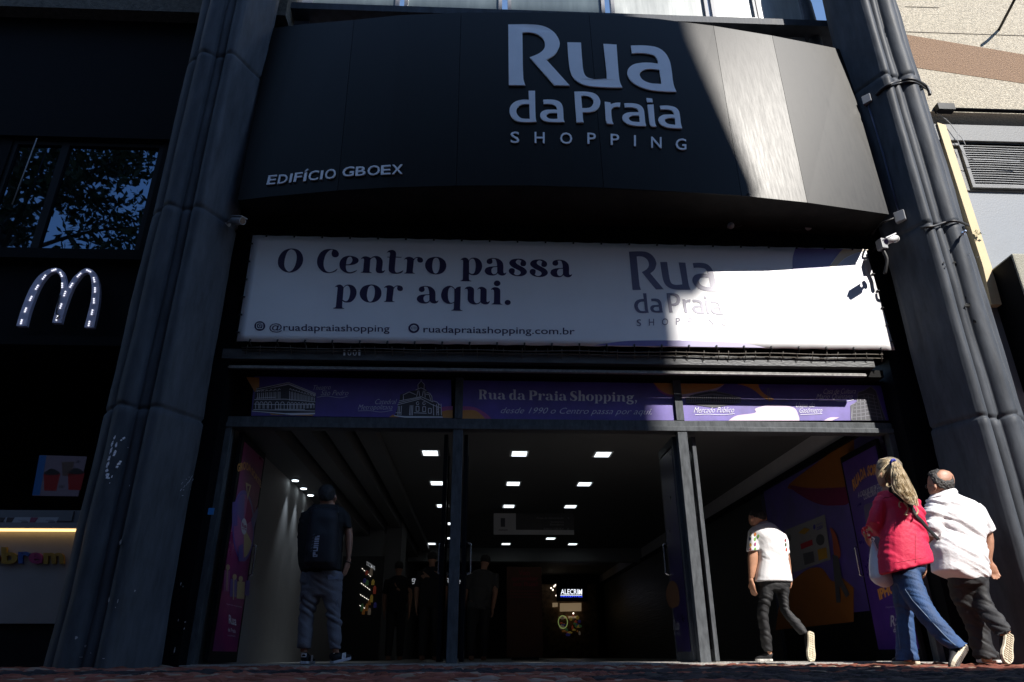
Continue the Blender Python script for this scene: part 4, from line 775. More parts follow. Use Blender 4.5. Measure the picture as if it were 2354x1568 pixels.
lines(bm, seg, ST, 1.4); decal(bm, [[fq(*p) for p in ((80, 418), (440, 445), (772, 440), (770, 455), (690, 462), (520, 465), (320, 445), (75, 425))]], ST, 0.018); decal(bm, [[fq(*p) for p in ((1650, 468), (1760, 478), (2175, 482), (2180, 492), (1760, 494), (1640, 474))]], ST, 0.018)
obj('building_drawing', bm, M['ink_grey'], TS1)
bm = NB(); script(bm, 'Theatro', fq(755, 190), fq(945, 182), 11, ST); script(bm, 'São Pedro', fq(835, 248), fq(1140, 248), 12, ST); script(bm, 'Catedral', fq(1435, 345), fq(1675, 345), 12, ST); script(bm, 'Metropolitana', fq(1245, 405), fq(1625, 405), 12, ST)
lines(bm, [[fq(*p) for p in spline([(795, 270), (900, 256), (1040, 275), (1130, 258)], 5)], [fq(*p) for p in spline([(1245, 420), (1380, 418), (1500, 432), (1625, 412)], 5)]], ST, 0.8); obj('script_lettering', bm, M['ink_grey'], TS1)
TS2 = sign([(1060, 875), (1546, 882), (1551, 967), (1061, 964)], 'middle purple panel with serif heading and script line')
bm = NB(); decal(bm, [outline([(1061, 944, 1), (1090, 944), (1105, 953), (1116, 963.5, 1), (1061, 963.5, 1)], 4)], ST, 0.015); decal(bm, [outline([(*f6(1012, 1176), 1), (*f6(1145, 1178), 1), (*f6(1155, 1258), 1), f6(1110, 1252), f6(1060, 1225)], 5)], ST, 0.016); obj('orange_shape', bm, M['ink_orange'], TS2)
bm = NB(); decal(bm, [outline([(*f6(1018, 1185), 1), f6(1060, 1225), f6(1110, 1252), (*f6(1155, 1258), 1), (*f6(1156, 1272), 1), f6(1100, 1262), f6(1050, 1232)], 5)], ST, 0.0155); decal(bm, [outline([(1061, 935, 1), (1090, 937), (1115, 950), (1130, 963.5, 1), (1116, 963.5, 1), (1105, 953), (1090, 944), (1061, 944, 1)], 4)], ST, 0.0155); obj('magenta_shape', bm, M['ink_magenta'], TS2)
# serif heading built from the traced slogan letters plus simple capitals
HG = {'R': ([[(0,0,1),(58,0),(84,12),(90,28),(80,46),(62,53),(74,62),(84,92),(98,100,1),(62,100,1),(52,66),(40,56,1),(36,56,1),(36,92,1),(44,100,1),(0,100,1),(10,92,1),(10,8,1)],[(36,8,1),(52,10),(60,28),(52,48),(36,50,1)]], 98),
      'P': ([[(0,0,1),(58,0),(86,12),(92,30),(84,50),(58,58),(36,58,1),(36,92,1),(46,100,1),(0,100,1),(10,92,1),(10,8,1)],[(36,8,1),(52,10),(62,30),(52,48),(36,50,1)]], 92),
      'S': ([[(60,14,1),(40,6),(28,16),(34,30),(60,44),(76,62),(74,86),(52,101),(24,98),(10,94),(2,100,1),(2,66,1),(14,84),(34,94),(48,86),(46,72),(20,56),(4,40),(2,22),(14,4),(38,-2),(58,4),(66,0,1),(66,30,1)]], 78),
      'd': ([[(48,-8,1),(74,-8,1),(74,84),(82,92),(88,94,1),(88,98),(62,101),(52,94,1),(36,102),(14,96),(2,70),(6,44),(22,32),(40,32),(50,40,1),(50,4),(40,-2,1)],[(50,46),(36,42),(28,68),(34,92),(50,86)]], 88),
      'h': ([[(0,-8,1),(34,-8,1),(34,40,1),(52,30),(72,36),(76,54),(76,92),(84,100,1),(44,100,1),(50,92),(50,52),(44,42),(34,52,1),(34,92),(40,100,1),(0,100,1),(8,92),(8,0)]], 84),
      'g': ([[(38,32),(60,36),(84,30,1),(84,42),(74,44),(72,60),(56,74),(36,74),(26,82),(60,84),(80,96),(76,118),(44,128),(10,122),(2,106),(16,92),(10,80),(18,70),(6,58),(10,40)],[(38,38),(30,52),(38,68),(48,52)],[(26,96),(20,110),(44,120),(62,110),(50,100)]], 86),
      ',': ([[(4,84),(20,84),(24,98),(8,120),(4,116),(12,102)]], 26)}
def sbox(k):
    P = [p for l in G['S.' + k] for p in l]; return min(p[0] for p in P), max(p[0] for p in P)
SBASE = {'u': (713, 983), 'a': (278, 545), 'r': (260, 513), 'i': (722, 983), 'o': (260, 527), 'p': (272, 540), 'n': (247, 504)}
def heading(bm, s, p0, p1, cap, surf, off):
    adv = []; x = 0
    for ch in s:
        if ch == ' ': x += 30; continue
        if ch in HG: w = HG[ch][1]; adv.append((ch, x, 1)); x += w + 6
        else:
            a, b = sbox(ch); h0, h1 = SBASE[ch]; sc = 70 / (h1 - h0); adv.append((ch, x, sc)); x += (b - a) * sc + 6
    d = (Vector(p1) - Vector(p0)) / x
    for ch, x0, sc in adv:
        if ch in HG: fn = lambda X, Y, x0=x0: tuple(Vector(p0) + d * (x0 + X) + Vector((0, (Y - 100) * cap / 100)))
        else:
            a, b = sbox(ch); h0, h1 = SBASE[ch]; fn = lambda X, Y, x0=x0, a=a, h1=h1, sc=sc: tuple(Vector(p0) + d * (x0 + (X - a) * sc) + Vector((0, (Y - h1) * sc * cap / 100)))
        L = HG[ch][0] if ch in HG else G['S.' + ch]; loops = [outline([(*fn(p[0], p[1]),) + tuple(p[2:]) for p in l], 3) for l in L]
        if ch == 'i': [decal(bm, [l], surf, off) for l in loops]
        else: decal(bm, loops, surf, off)
bm = NB(); heading(bm, 'Rua da Praia Shopping,', (1100, 919), (1465, 925), 22, ST, 0.018); obj('heading', bm, M['ink_grey'], TS2)
bm = NB(); script(bm, 'desde 1990 o Centro passa por aqui.', (1151, 951), (1497, 954), 14, ST); obj('script_lettering', bm, M['ink_grey'], TS2)
TS3 = sign([(1563, 882), (1950, 886), (2036, 887), (2047, 967), (1573, 968)], 'right purple panel drawn with market hall, chimney and hotel tower')
bm = NB(); decal(bm, [outline([(*fr_(28, 116), 1), (*fr_(515, 121), 1), fr_(430, 165), fr_(280, 200), (*fr_(42, 240), 1)], 5)], ST, 0.015); decal(bm, [outline([(*fr_(655, 121), 1), (*fr_(885, 122), 1), fr_(905, 175), fr_(960, 235), fr_(1060, 290), (*fr_(1010, 310), 1), fr_(930, 265), fr_(850, 200), fr_(760, 150)], 5)], ST, 0.015); obj('orange_shape', bm, M['ink_orange'], TS3)
bm = NB(); decal(bm, [outline([(*fr_(42, 240), 1), fr_(280, 200), fr_(430, 165), (*fr_(515, 121), 1), fr_(480, 155), fr_(380, 215), (*fr_(200, 262), 1), (*fr_(42, 282), 1)], 5)], ST, 0.0152); decal(bm, [outline([(*fr_(560, 525), 1), fr_(650, 470), fr_(850, 440), fr_(860, 390), fr_(1050, 350), fr_(1270, 380), fr_(1330, 470), (*fr_(1340, 525), 1)], 5)], ST, 0.0152); decal(bm, [outline([(*fr_(1610, 525), 1), fr_(1680, 490), (*fr_(1780, 490), 1), (*fr_(1700, 525), 1)], 4)], ST, 0.0152); po_ = mat('sun washed magenta print', (0.58, 0.42, 0.58), 0.4); glossy(po_); obj('magenta_shape', bm, po_, TS3)  # magenta print painted paler for the sun washing over it
bm = NB(); decal(bm, [[fr_(*p) for p in ((85, 272), (180, 235), (330, 205), (450, 205), (600, 240), (692, 272), (695, 330), (400, 385), (90, 335))]], ST, 0.0165); obj('building_fill', bm, M['ink_slate'], TS3); bm = NB(); decal(bm, [[fr_(*p) for p in ((1910, 350), (1975, 320), (1990, 215), (2060, 185), (2130, 145), (2180, 200), (2250, 420), (2290, 525), (1915, 525))]], ST, 0.0165); obj('building_fill', bm, M['ink_slate'], TS3)
bm = NB(); seg = [[fr_(85, 272), fr_(160, 265), fr_(375, 228), fr_(600, 258), fr_(692, 272)], [fr_(85, 280), fr_(380, 238), fr_(692, 280)], [fr_(90, 300), fr_(380, 290), fr_(694, 300)], [fr_(90, 326), fr_(380, 322), fr_(694, 326)], [fr_(*p) for p in ((320, 215), (345, 198), (380, 205), (420, 198), (445, 215))], [fr_(*p) for p in ((160, 262), (175, 238), (330, 205))], [fr_(*p) for p in ((445, 210), (590, 240), (610, 262))]]
for k in range(12): x = 100 + 24 * k; seg.append([fr_(x, 276 - k * 2.2), fr_(x, 322)]); x = 400 + 25 * k; seg.append([fr_(x, 246 + k * 2.2), fr_(x, 322)])
seg += [[fr_(985, 170), fr_(1003, 322)], [fr_(1000, 170), fr_(1028, 322)], [fr_(992, 165), fr_(1000, 170)], [fr_(1060, 322), fr_(1085, 295), fr_(1130, 300), fr_(1190, 298), fr_(1218, 325)], [fr_(1100, 325), fr_(1190, 300)]]
seg += [[fr_(1912, 520), fr_(1905, 355), fr_(1975, 325), fr_(1985, 215), fr_(2020, 205), fr_(2060, 190), fr_(2120, 150), fr_(2180, 200), fr_(2290, 520)]]
for k in range(7): y = 240 + 40 * k; seg += [[fr_(1960 - 6 * k, y + 10), fr_(2030, y), fr_(2080 + 4 * k, y - 12), fr_(2170 + 14 * k, y + 10)]]
for x0 in (1930, 1970, 2010, 2050, 2095, 2150, 2190): seg.append([fr_(x0, 240 + max(0, 2060 - x0) * .8), fr_(x0 + (x0 - 1980) * .3, 520)])
lines(bm, seg, ST, 1.4); obj('building_drawing', bm, mat('dim grey print', (0.24, 0.24, 0.28), 0.5), TS3)
bm = NB(); script(bm, 'Casa de Cultura', fr_(1605, 232), fr_(1960, 228), 12, ST); script(bm, 'Mario Quintana', fr_(1525, 288), fr_(1925, 286), 12, ST); lines(bm, [[fr_(*p) for p in spline([(1550, 310), (1680, 300), (1820, 318), (1935, 295)], 5)]], ST, 0.8); obj('script_lettering', bm, M['ink_grey'], TS3)
bm = NB(); script(bm, 'Mercado Público', fr_(175, 440), fr_(620, 436), 13, ST); script(bm, 'Usina do', fr_(1300, 380), fr_(1510, 378), 12, ST); script(bm, 'Gasômetro', fr_(1340, 440), fr_(1590, 438), 12, ST); lines(bm, [[fr_(*p) for p in spline([(190, 462), (330, 455), (480, 462), (625, 450)], 5)], [fr_(*p) for p in spline([(1350, 460), (1450, 456), (1590, 450)], 5)]], ST, 1.0); obj('white_lettering', bm, M['ink_white'], TS3)
# ------------------------------------------------------------------ left bay of the building
WY = 7.95
bm = NB()
zwt, zwb = atY(200, 325, WY).z, atY(200, 580, WY).z; xwl, xwr = atY(-60, 580, WY).x, atY(318, 580, WY).x; zop = atY(100, 800, WY).z
box(bm, -14, -3.0, WY, WY + 0.2, zwt, 9.6); box(bm, -14, xwl, WY, WY + 0.2, zop, zwt); box(bm, xwr, -3.0, WY, WY + 0.2, zop, zwt); box(bm, xwl, xwr, WY, WY + 0.2, zop, zwb)
box(bm, -14, -3.0, WY - 0.12, WY - 0.004, zwb - 0.16, zwb - 0.02); box(bm, -14, -3.0, WY - 0.10, WY - 0.004, zop, zop + 0.12); box(bm, -14, -3.0, WY - 0.05, WY - 0.004, zwt + 0.03, zwt + 2.2)
obj('side_wall', bm, M['black_paint'], B)
bm = NB(); box(bm, -14, -2.95, WY - 0.25, WY + 0.2, 8.66, 9.55); obj('stone_band', bm, mat('rough stone band', (0.10, 0.09, 0.075), 0.9, vary=0.4, vscale=14, bump=0.8, bscale=45), B)
x_m = atY(95, 580, WY).x - 0.35
bm = NB()
for a, b in ((xwl, xwl + 0.06), (-5.72, -5.62), (xwr - 0.07, xwr)): box(bm, a, b, WY + 0.02, WY + 0.10, zwb, zwt)
for a, b in ((zwb, zwb + 0.05), (zwt - 0.06, zwt)): box(bm, xwl + 0.06, -5.72, WY + 0.02, WY + 0.10, a, b); box(bm, -5.62, xwr - 0.07, WY + 0.02, WY + 0.10, a, b)
wf = obj('window', bm, M['darkframe'], B)
m_mir = mat('dark reflective glass', (0.002, 0.002, 0.003), 0.012, spec=0.5); m_mir.node_tree.nodes['Principled BSDF'].inputs['IOR'].default_value = 2.3; m_mir.node_tree.nodes['Principled BSDF'].inputs['Specular Tint'].default_value = (0.42, 0.66, 1.0, 1)
bm = NB(); box(bm, xwl + 0.06, -5.72, WY + 0.055, WY + 0.063, zwb + 0.05, zwt - 0.06); obj('pane', bm, m_mir, wf)
bm = NB(); box(bm, -5.62, xwr - 0.07, WY + 0.055, WY + 0.063, zwb + 0.05, zwt - 0.06); obj('pane', bm, m_mir, wf)
bm = NB(); tube(bm, [atY(85, 318, WY - 0.06), atY(28, 470, WY - 0.06)], 0.008, n=6)
tag(obj('wall_cable', bm, M['plastic_grey']), 'thin grey cable slanting across the dark window on the left', 'cable')
# arched letter sign with rows of little lamps
SA_ = SY(WY - 0.09); AR = thing('arch_sign', SA_(140, 757), 'unlit arched double-hump letter sign with rows of tiny white lamps', 'sign')
fa = lambda X, Y: (X / 1.225 / 1.631, Y / 1.225 / 1.631)
bm = NB()
sh_ = [(86,1505,1),(105,1440),(140,1350),(180,1285),(225,1250),(262,1240),(295,1250),(310,1285),(317,1330,1),(345,1285),(385,1250),(412,1241),(445,1260),(463,1310),(466,1370),(456,1440),(440,1513,1),(396,1512,1),(412,1450),(428,1380),(430,1310),(420,1270),(405,1262),(385,1272),(350,1320),(325,1380),(305,1440),(291,1492,1),(250,1490,1),(265,1430),(290,1340),(290,1290),(275,1262),(258,1258),(230,1272),(195,1320),(165,1390),(145,1450),(132,1505,1)]
decal(bm, [outline([(*fa(p[0], p[1]),) + tuple(p[2:]) for p in sh_], 5)], SA_, 0.05, 0.05); obj('letter_body', bm, mat('unlit letter acrylic', (0.60, 0.57, 0.72), 0.5, vary=0.06), AR)
m_dot = mat('small lamp', (1, 1, 1), 0.4, emit=(0.9, 0.93, 1.0), estr=0.8)
for cx, cy, dx_, dy_ in ((110,1487,2,-8),(129,1433,3,-8),(153,1380,4,-8),(181,1329,5,-8),(213,1283,6,-8),(258,1250,8,-3),(291,1270,4,8),(296,1320,0,9),(308,1358,-3,9),(290,1415,-3,9),(273,1470,-3,9),(338,1320,-5,8),(373,1273,-7,7),(417,1254,8,4),(442,1295,2,9),(446,1341,0,9),(441,1391,0,9),(433,1443,-2,9),(419,1495,-2,9)):
    for k in (-1, 0, 1):
        p = SA_(*fa(cx + k * dx_, cy + k * dy_)) - Vector((0, 0.055, 0)); bm = NB(); bmesh.ops.create_icosphere(bm, subdivisions=1, radius=0.0095, matrix=Matrix.Translation(p)); obj('lamp', bm, m_dot, AR)
bm = NB(); tube(bm, [SA_(*fa(*p)) - Vector((0, 0.06, 0)) for p in ((288, 1365), (275, 1420), (270, 1450), (285, 1460), (272, 1475))], 0.008, n=5); obj('loose_wire', bm, M['cable'], AR)
# ice-cream kiosk set into the bay
KY = 7.75
bm = NB(); box(bm, -14, -3.1, 10.6, 10.8, ZF, 3.7); box(bm, -14, -3.1, 7.96, 10.6, zop - 0.001 + 0.004, zop + 0.1); box(bm, -3.35, -3.1, 8.0, 10.6, ZF, zop); obj('kiosk_recess', bm, M['fascia'], B)
SK = SY(KY); KI = thing('kiosk_counter', SK(60, 1490), 'white kiosk counter with glowing strip and colourful letters beside the left pillar', 'counter')
zc0, zc1 = SK(80, 1203).z, SK(80, 1216).z; xr = -3.72
bm = NB(); box(bm, -9, xr, KY - 0.05, KY + 0.75, zc1, zc0); obj('counter_top', bm, mat('counter top', (0.2, 0.2, 0.22), 0.4), KI)
bm = NB(); box(bm, -9, xr - 0.06, KY + 0.03, KY + 0.1, SK(60, 1433).z, zc1); obj('front_panel', bm, mat('kiosk white panel', (0.22, 0.215, 0.215), 0.5, vary=0.04), KI)
bm = NB(); box(bm, -9, xr - 0.1, KY + 0.08, KY + 0.12, 0.0, SK(60, 1433).z - 0.02); obj('plinth', bm, M['darkframe'], KI)
bm = NB(); box(bm, -9, xr - 0.02, KY - 0.03, KY + 0.02, zc1 - 0.022, zc1 - 0.004); obj('light_strip', bm, mat('warm light strip', (1, 0.8, 0.4), 0.5, emit=(1.0, 0.62, 0.24), estr=1.5), KI)
fk = lambda X, Y: (X / 1.96 / 1.631, (1600 + Y / 1.96) / 1.631)
SKF = SY(KY + 0.03)
for ch, x0, x1, y, h, c in (('o', -75, 12, 1003, 34, (0.4, 0.02, 0.03)), ('b', 22, 142, 1005, 36, (0.55, 0.33, 0.02)), ('r', 145, 232, 1002, 36, (0.03, 0.12, 0.5)), ('e', 222, 325, 1003, 34, (0.5, 0.03, 0.2)), ('m', 330, 480, 1005, 34, (0.55, 0.33, 0.02))):
    bm = NB(); text(bm, ch, fk(x0, y), fk(x1, y), h, SKF, off=0.03, bold=0.035, thick=0.025); obj('letter', bm, mat('kiosk letter ' + ch, tuple(0.45 * q for q in c), 0.5), KI)
bm = NB(); box(bm, -9, -4.05, KY + 0.35, KY + 0.65, zc0 + 0.001, zc0 + 0.20); box(bm, -4.75, -4.45, KY + 0.33, KY + 0.352, zc0 + 0.08, zc0 + 0.19); obj('equipment_box', bm, mat('kiosk machine', (0.16, 0.16, 0.17), 0.4), KI)
SK2 = SY(KY + 0.1)
for i, (a, b) in enumerate(((0, 50), (65, 222), (238, 420))):
    t = thing('menu_card', SK2(*fk((a + b) / 2, 720)), ['cropped tilted menu card at the very left of the counter', 'tilted menu card with brown photo, middle of the counter', 'tilted menu card with pink corner, right end of the counter'][i], 'menu card', 'menu cards on the kiosk counter')
    q = [fk(a + 8, 666), fk(b + 12, 666), fk(b - 10, 722), fk(a - 12, 720)]; bm = NB(); quadpix(bm, q, SK2, thick=0.006); obj('card', bm, mat('menu card paper', (0.36, 0.36, 0.38), 0.5), t)
    bm = NB(); quadpix(bm, [fk(a - 8, 668), fk(a + 45, 668), fk(a + 12, 719), fk(a - 22, 719)], SK2, thick=0.004, off=0.006); obj('photo_print', bm, mat('menu photo', ((0.06, 0.04, 0.04), (0.06, 0.04, 0.04), (0.22, 0.04, 0.08))[i], 0.5), t)
    bm = NB(); quadpix(bm, [fk(b - 60, 698), fk(b - 12, 698), fk(b - 18, 715), fk(b - 66, 714)], SK2, thick=0.004, off=0.006); text(bm, 'cookies', fk(b - 80, 695), fk(b - 20, 695), 4, SK2, off=0.012); obj('lettering', bm, M['ink_slate'], t)
SMN = SY(8.3); t = thing('menu_screen', SMN(*fk(400, 508)), 'dim glowing menu screen showing two red sundae cups and prices', 'screen')
m_scr = mat('menu screen glow', (0.02, 0.02, 0.03), 0.2, emit=(0.10, 0.105, 0.2), estr=0.05); q = [fk(298, 212), fk(640, 222), fk(575, 512), fk(243, 508)]
bm = NB(); quadpix(bm, q, SMN, thick=0.02); obj('display', bm, m_scr, t)
bm = NB(); quadpix(bm, [fk(298, 214), fk(350, 216), fk(300, 507), fk(245, 507)], SMN, off=0.022, thick=0.002); obj('blue_edge', bm, mat('screen blue', (0.0, 0.02, 0.08), 0.3, emit=(0.01, 0.05, 0.2), estr=0.07), t)
mred = mat('screen red', (0.05, 0, 0), 0.3, emit=(0.10, 0.008, 0.012), estr=0.06); mdk = mat('screen dark topping', (0.01, 0.005, 0.005), 0.4)
for ax, ay in ((330, 350), (508, 345)):
    bm = NB(); decal(bm, [[fk(ax, ay), fk(ax + 122, ay), fk(ax + 92, ay + 125), fk(ax + 4, ay + 122)]], SMN, 0.026); obj('cup_print', bm, mred, t)
    bm = NB(); decal(bm, [outline([fk(ax, ay), fk(ax + 30, ay - 25), fk(ax + 60, ay - 38), fk(ax + 100, ay - 22), fk(ax + 122, ay), fk(ax + 60, ay + 10)], 4)], SMN, 0.028); obj('topping_print', bm, mdk, t)
bm = NB(); decal(bm, [[fk(462, 262), fk(555, 262), fk(545, 318), fk(545, 365), fk(468, 365)]], SMN, 0.026); obj('milkshake_print', bm, mat('screen grey', (0.02, 0.02, 0.02), 0.3, emit=(0.05, 0.04, 0.05), estr=0.05), t)
bm = NB(); text(bm, '15', fk(447, 455), fk(472, 455), 6.5, SMN, off=0.03, bold=0.02); text(bm, '90', fk(474, 446), fk(486, 446), 3, SMN, off=0.03); text(bm, '15', fk(568, 272), fk(592, 272), 6.5, SMN, off=0.03, bold=0.02); text(bm, '90', fk(594, 264), fk(606, 264), 3, SMN, off=0.03); obj('price', bm, mdk, t)
# ------------------------------------------------------------------ details on the pillars
def patch(name, spots, m_, label):
    bm = NB()
    for cx, cy, w, h, lean in spots:
        n = 11; pts = []
        for k in range(n):
            a = 2 * math.pi * k / n; r = 0.6 + 0.6 * rng.random(); X = math.cos(a) * w * r; Y = math.sin(a) * h * r; pts.append((cx + X - lean * Y, cy + Y))
        decal(bm, [pts], lobe_front, 0.022)
    obj(name, bm, m_, pl_)
f8 = lambda X, Y: (X / 1.247 / 1.631, (1300 + Y / 1.247) / 1.631)
sp = []
for x, y, w, h in ((540, 428, 4, 10), (530, 455, 5, 14), (548, 462, 6, 12), (523, 490, 5, 15), (541, 500, 7, 18), (515, 525, 6, 14), (508, 555, 6, 14), (505, 580, 7, 10), (507, 603, 9, 12), (508, 616, 12, 4), (560, 550, 9, 7), (568, 540, 8, 6), (552, 565, 7, 6), (583, 430, 8, 6), (572, 440, 5, 5), (603, 474, 2, 2), (528, 610, 3, 6), (518, 640, 3, 3), (610, 652, 1.5, 4)): sp.append((*f8(x, y), w / 2.034, h / 2.034, 0.35))
patch('paint_chip', sp, mat('bare white plaster', (0.74, 0.72, 0.80), 0.8, vary=0.35, vscale=60), 'long pale peeled patch on the left pillar above head height')
sp = []
for x, y, w, h in ((568, 915, 5, 14), (514, 1185, 4, 16), (556, 1190, 3, 10), (636, 1142, 4, 5), (606, 1332, 5, 16), (545, 1220, 2, 4), (850, 1110, 3, 8), (860, 1122, 2, 4), (838, 1280, 2, 6), (866, 1318, 3, 6), (820, 1420, 3, 16), (870, 1288, 5, 3), (362, 1362, 7, 8), (405, 1400, 5, 8), (430, 1432, 3, 3), (490, 1458, 6, 3), (385, 1452, 10, 2.5)): sp.append((*f8(x, y), w / 2.034, h / 2.034, 0.2))
patch('paint_chip', sp, mat('dull plaster', (0.34, 0.32, 0.32), 0.85), 'scattered small chips low on the left pillar')
sp = [(*f8(x, y), w / 2.6, h / 2.6, 0.6) for x, y, w, h in ((855, 640, 1.2, 9), (866, 655, 1.2, 12), (880, 640, 1.2, 16), (890, 630, 1.2, 18), (898, 615, 1.2, 18), (905, 625, 2, 8), (875, 622, 5, 1.2), (888, 612, 5, 1.2), (850, 672, 1.5, 9), (862, 672, 6, 1.2), (858, 698, 5, 1.5), (895, 668, 4, 1.2))]
patch('scratched_tag', sp, mat('scratch white', (0.5, 0.5, 0.56), 0.8), 'scratchy white graffiti marks on the left pillar')
f9 = lambda X, Y: ((2600 + X / 1.7419) / 1.631, (800 + Y / 1.7419) / 1.631)
bm = NB()
for x, y, w, h in ((1785, 605, 18, 16), (1795, 600, 8, 12), (1830, 710, 14, 12), (1700, 325, 10, 7), (1708, 340, 8, 9), (1630, 328, 5, 8), (1640, 355, 5, 5), (1770, 555, 5, 8), (1850, 288, 8, 5), (1795, 268, 5, 3)):
    pts = [(f9(x, y)[0] + math.cos(a) * w / 2.84 * (0.6 + .7 * rng.random()), f9(x, y)[1] + math.sin(a) * h / 2.84 * (0.6 + .7 * rng.random())) for a in np.linspace(0, 6.28, 10)[:-1]]; decal(bm, [pts], lobe_front, 0.016)
obj('plaster_hole', bm, mat('dark hole fill', (0.012, 0.012, 0.012), 0.9), pr_)  # flat dark patches mark the holes
p = lobe_front(2206, 545); bm = NB(); tube(bm, [p, p + Vector((0.01, -0.11, 0.02))], 0.012, n=8); tube(bm, [p + Vector((0, -0.05, 0.01)), p + Vector((0.005, -0.07, 0.014))], 0.024, n=6)
tag(obj('anchor_bolt', bm, M['chrome']), 'steel anchor bolt sticking out of the sunlit right pillar', 'bolt')
f10 = lambda X, Y: ((2800 + X / 1.5683) / 1.631, Y / 1.5683 / 1.631)
def loop_cable(pts, r, label):
    W = []
    for x, y in pts:
        q = lobe_front(*f10(x, y)); d = (Vector((0, 0, HC)) - q).normalized(); W.append(q + d * 0.03)
    bm = NB(); tube(bm, spline(W, 5), r, n=8); tag(obj('strap_cable', bm, M['cable'], smooth=True), label, 'cable', 'cables strapped round the right pillar')
loop_cable([(760, 560), (800, 520), (850, 493), (900, 478), (950, 466), (1000, 475), (1050, 505), (1072, 535), (1076, 558)], 0.022, 'thick black cable looped round the top of the right pillar')
loop_cable([(800, 520), (850, 500), (900, 490), (955, 480), (1005, 490), (1050, 522)], 0.012, 'thinner black cable under the thick loop on the right pillar')
loop_cable([(1022, 1342), (1060, 1335), (1100, 1330), (1160, 1310), (1210, 1300), (1255, 1306), (1300, 1325)], 0.016, 'black wire tied round the middle joint of the right pillar')
for px, py, lab in ((1995, 231.5, 'small grey junction box high on the dark pillar flank'), (2071, 500, 'grey junction box beside the canopy end corner')):
    q = lobe_front(px, py); bm = NB(); n = Vector((-0.75, -0.66, 0)); a = Vector((0.66, -0.75, 0)); s = 0.055 if py < 400 else 0.06
    obox(bm, q + n * 0.02, a, n, (0, 0, 1), s, 0.035, s * 1.15); tag(obj('junction_box', bm, M['plastic_grey'], bevel=0.006), lab, 'junction box', 'junction boxes on the right pillar')
bm = NB(); W = [lobe_front(*f10(x, y)) + Vector((-0.010, -0.006, 0)) for x, y in ((716, 618), (760, 760), (808, 920), (850, 1080), (898, 1255))]; tube(bm, W, 0.011, n=8)
tag(obj('conduit', bm, mat('blue grey conduit', (0.06, 0.075, 0.14), 0.4), smooth=True), 'straight grey conduit between two junction boxes on the right pillar', 'conduit')
bm = NB(); W = [lobe_front(2060, 505) + Vector((-0.04, -0.03, 0)), atY(2035, 510, 7.2), atY(2018, 520, 7.4), atY(2005, 540, 7.5)]; tube(bm, spline(W, 4), 0.014, n=8)
tag(obj('conduit', bm, M['cable'], smooth=True), 'short bent black conduit from junction box to canopy underside', 'conduit')
# security cameras
def bullet(label, pos, aim, m_, L=0.2, r=0.04, wall=None):
    t = thing('security_camera', pos, label, 'security camera'); pos = Vector(pos); a = Vector(aim).normalized()
    bm = NB(); tube(bm, [pos - a * L / 2, pos - a * L / 2 + a * 0.005, pos + a * L / 2], [r * 0.8, r, r], n=18); up = Vector((0, 0, 1)); s = a.cross(up).normalized(); obox(bm, pos + up * (r + 0.004) + a * 0.015, a, s, a.cross(s), L / 2 + 0.01, r * 0.95, 0.006); obj('housing', bm, m_, t)
    bm = NB(); tube(bm, [pos + a * (L / 2 - 0.001), pos + a * (L / 2 + 0.004)], r * 0.78, n=16); obj('lens', bm, M['lens'], t)
    w = Vector(wall); bm = NB(); tube(bm, [pos - a * L * 0.35 - up * r * 0.5, pos - a * L * 0.4 + (w - pos) * 0.5, w], [0.016, 0.016, 0.016], n=8); d = (w - pos).normalized(); tube(bm, [w - d * 0.012, w + d * 0.01], 0.045, n=14); obj('bracket', bm, m_, t)
q = atY(547, 508, 7.15); bullet('grey bullet camera on the left pillar beside the canopy', q, (0.75, -0.55, -0.35), M['plastic_grey'], 0.2, 0.045, q + Vector((-0.17, 0.12, 0.04)))
q = atY(2048, 551, 7.05); bullet('white bullet camera shining in the sun on the right pillar', q, (-0.75, -0.1, -0.4), M['plastic_white'], 0.15, 0.04, q + Vector((0.10, 0.06, 0.05)))
q = atY(2027, 563, 7.3); t = thing('box_camera', q, 'boxy grey camera on a curved cable at the banner\'s right corner', 'security camera')
bm = NB(); obox(bm, q, (1, 0.2, 0), (-0.2, 1, 0), (0, 0, 1), 0.042, 0.05, 0.07); obj('housing', bm, M['plastic_grey'], t, bevel=0.01)
bm = NB(); tube(bm, spline([q + Vector((0, 0, -0.08)), q + Vector((0.02, 0, -0.2)), q + Vector((0.0, 0.02, -0.3)), q + Vector((-0.02, 0.05, -0.38))], 4), 0.022, n=8); obj('cable', bm, M['cable'], t, smooth=True)
bm = NB(); tube(bm, [q + Vector((0, 0.03, 0.03)), q + Vector((0.03, 0.25, 0.06))], 0.012, n=8); obj('bracket', bm, M['cable'], t)
q = atY(485, 1175, 7.60); bm = NB(); p0, p1 = atY(480, 1168, 7.56), atY(490, 1183, 7.56); box(bm, p0.x, p1.x, 7.555, 7.57, p1.z, p0.z)
tag(obj('blue_sticker', bm, mat('blue sticker', (0.03, 0.20, 0.5), 0.5)), 'small blue sticker plate on the jamb left of the poster door', 'sticker')
p = atZ(317, 1516, 0.012); bm = NB(); tube(bm, [p, p + Vector((0.0, 0, 0.05)), p + Vector((0.01, 0, 0.085)), p + Vector((0.01, 0, 0.10))], [0.075, 0.085, 0.06, 0.02], n=9); o = obj('stone_lump', bm, mat('pale stone', (0.28, 0.28, 0.33), 0.9, vary=0.3, bump=0.6)); o.location.y = 6.72
tag(o, 'pale broken stone lump at the foot of the left pillar', 'stone')
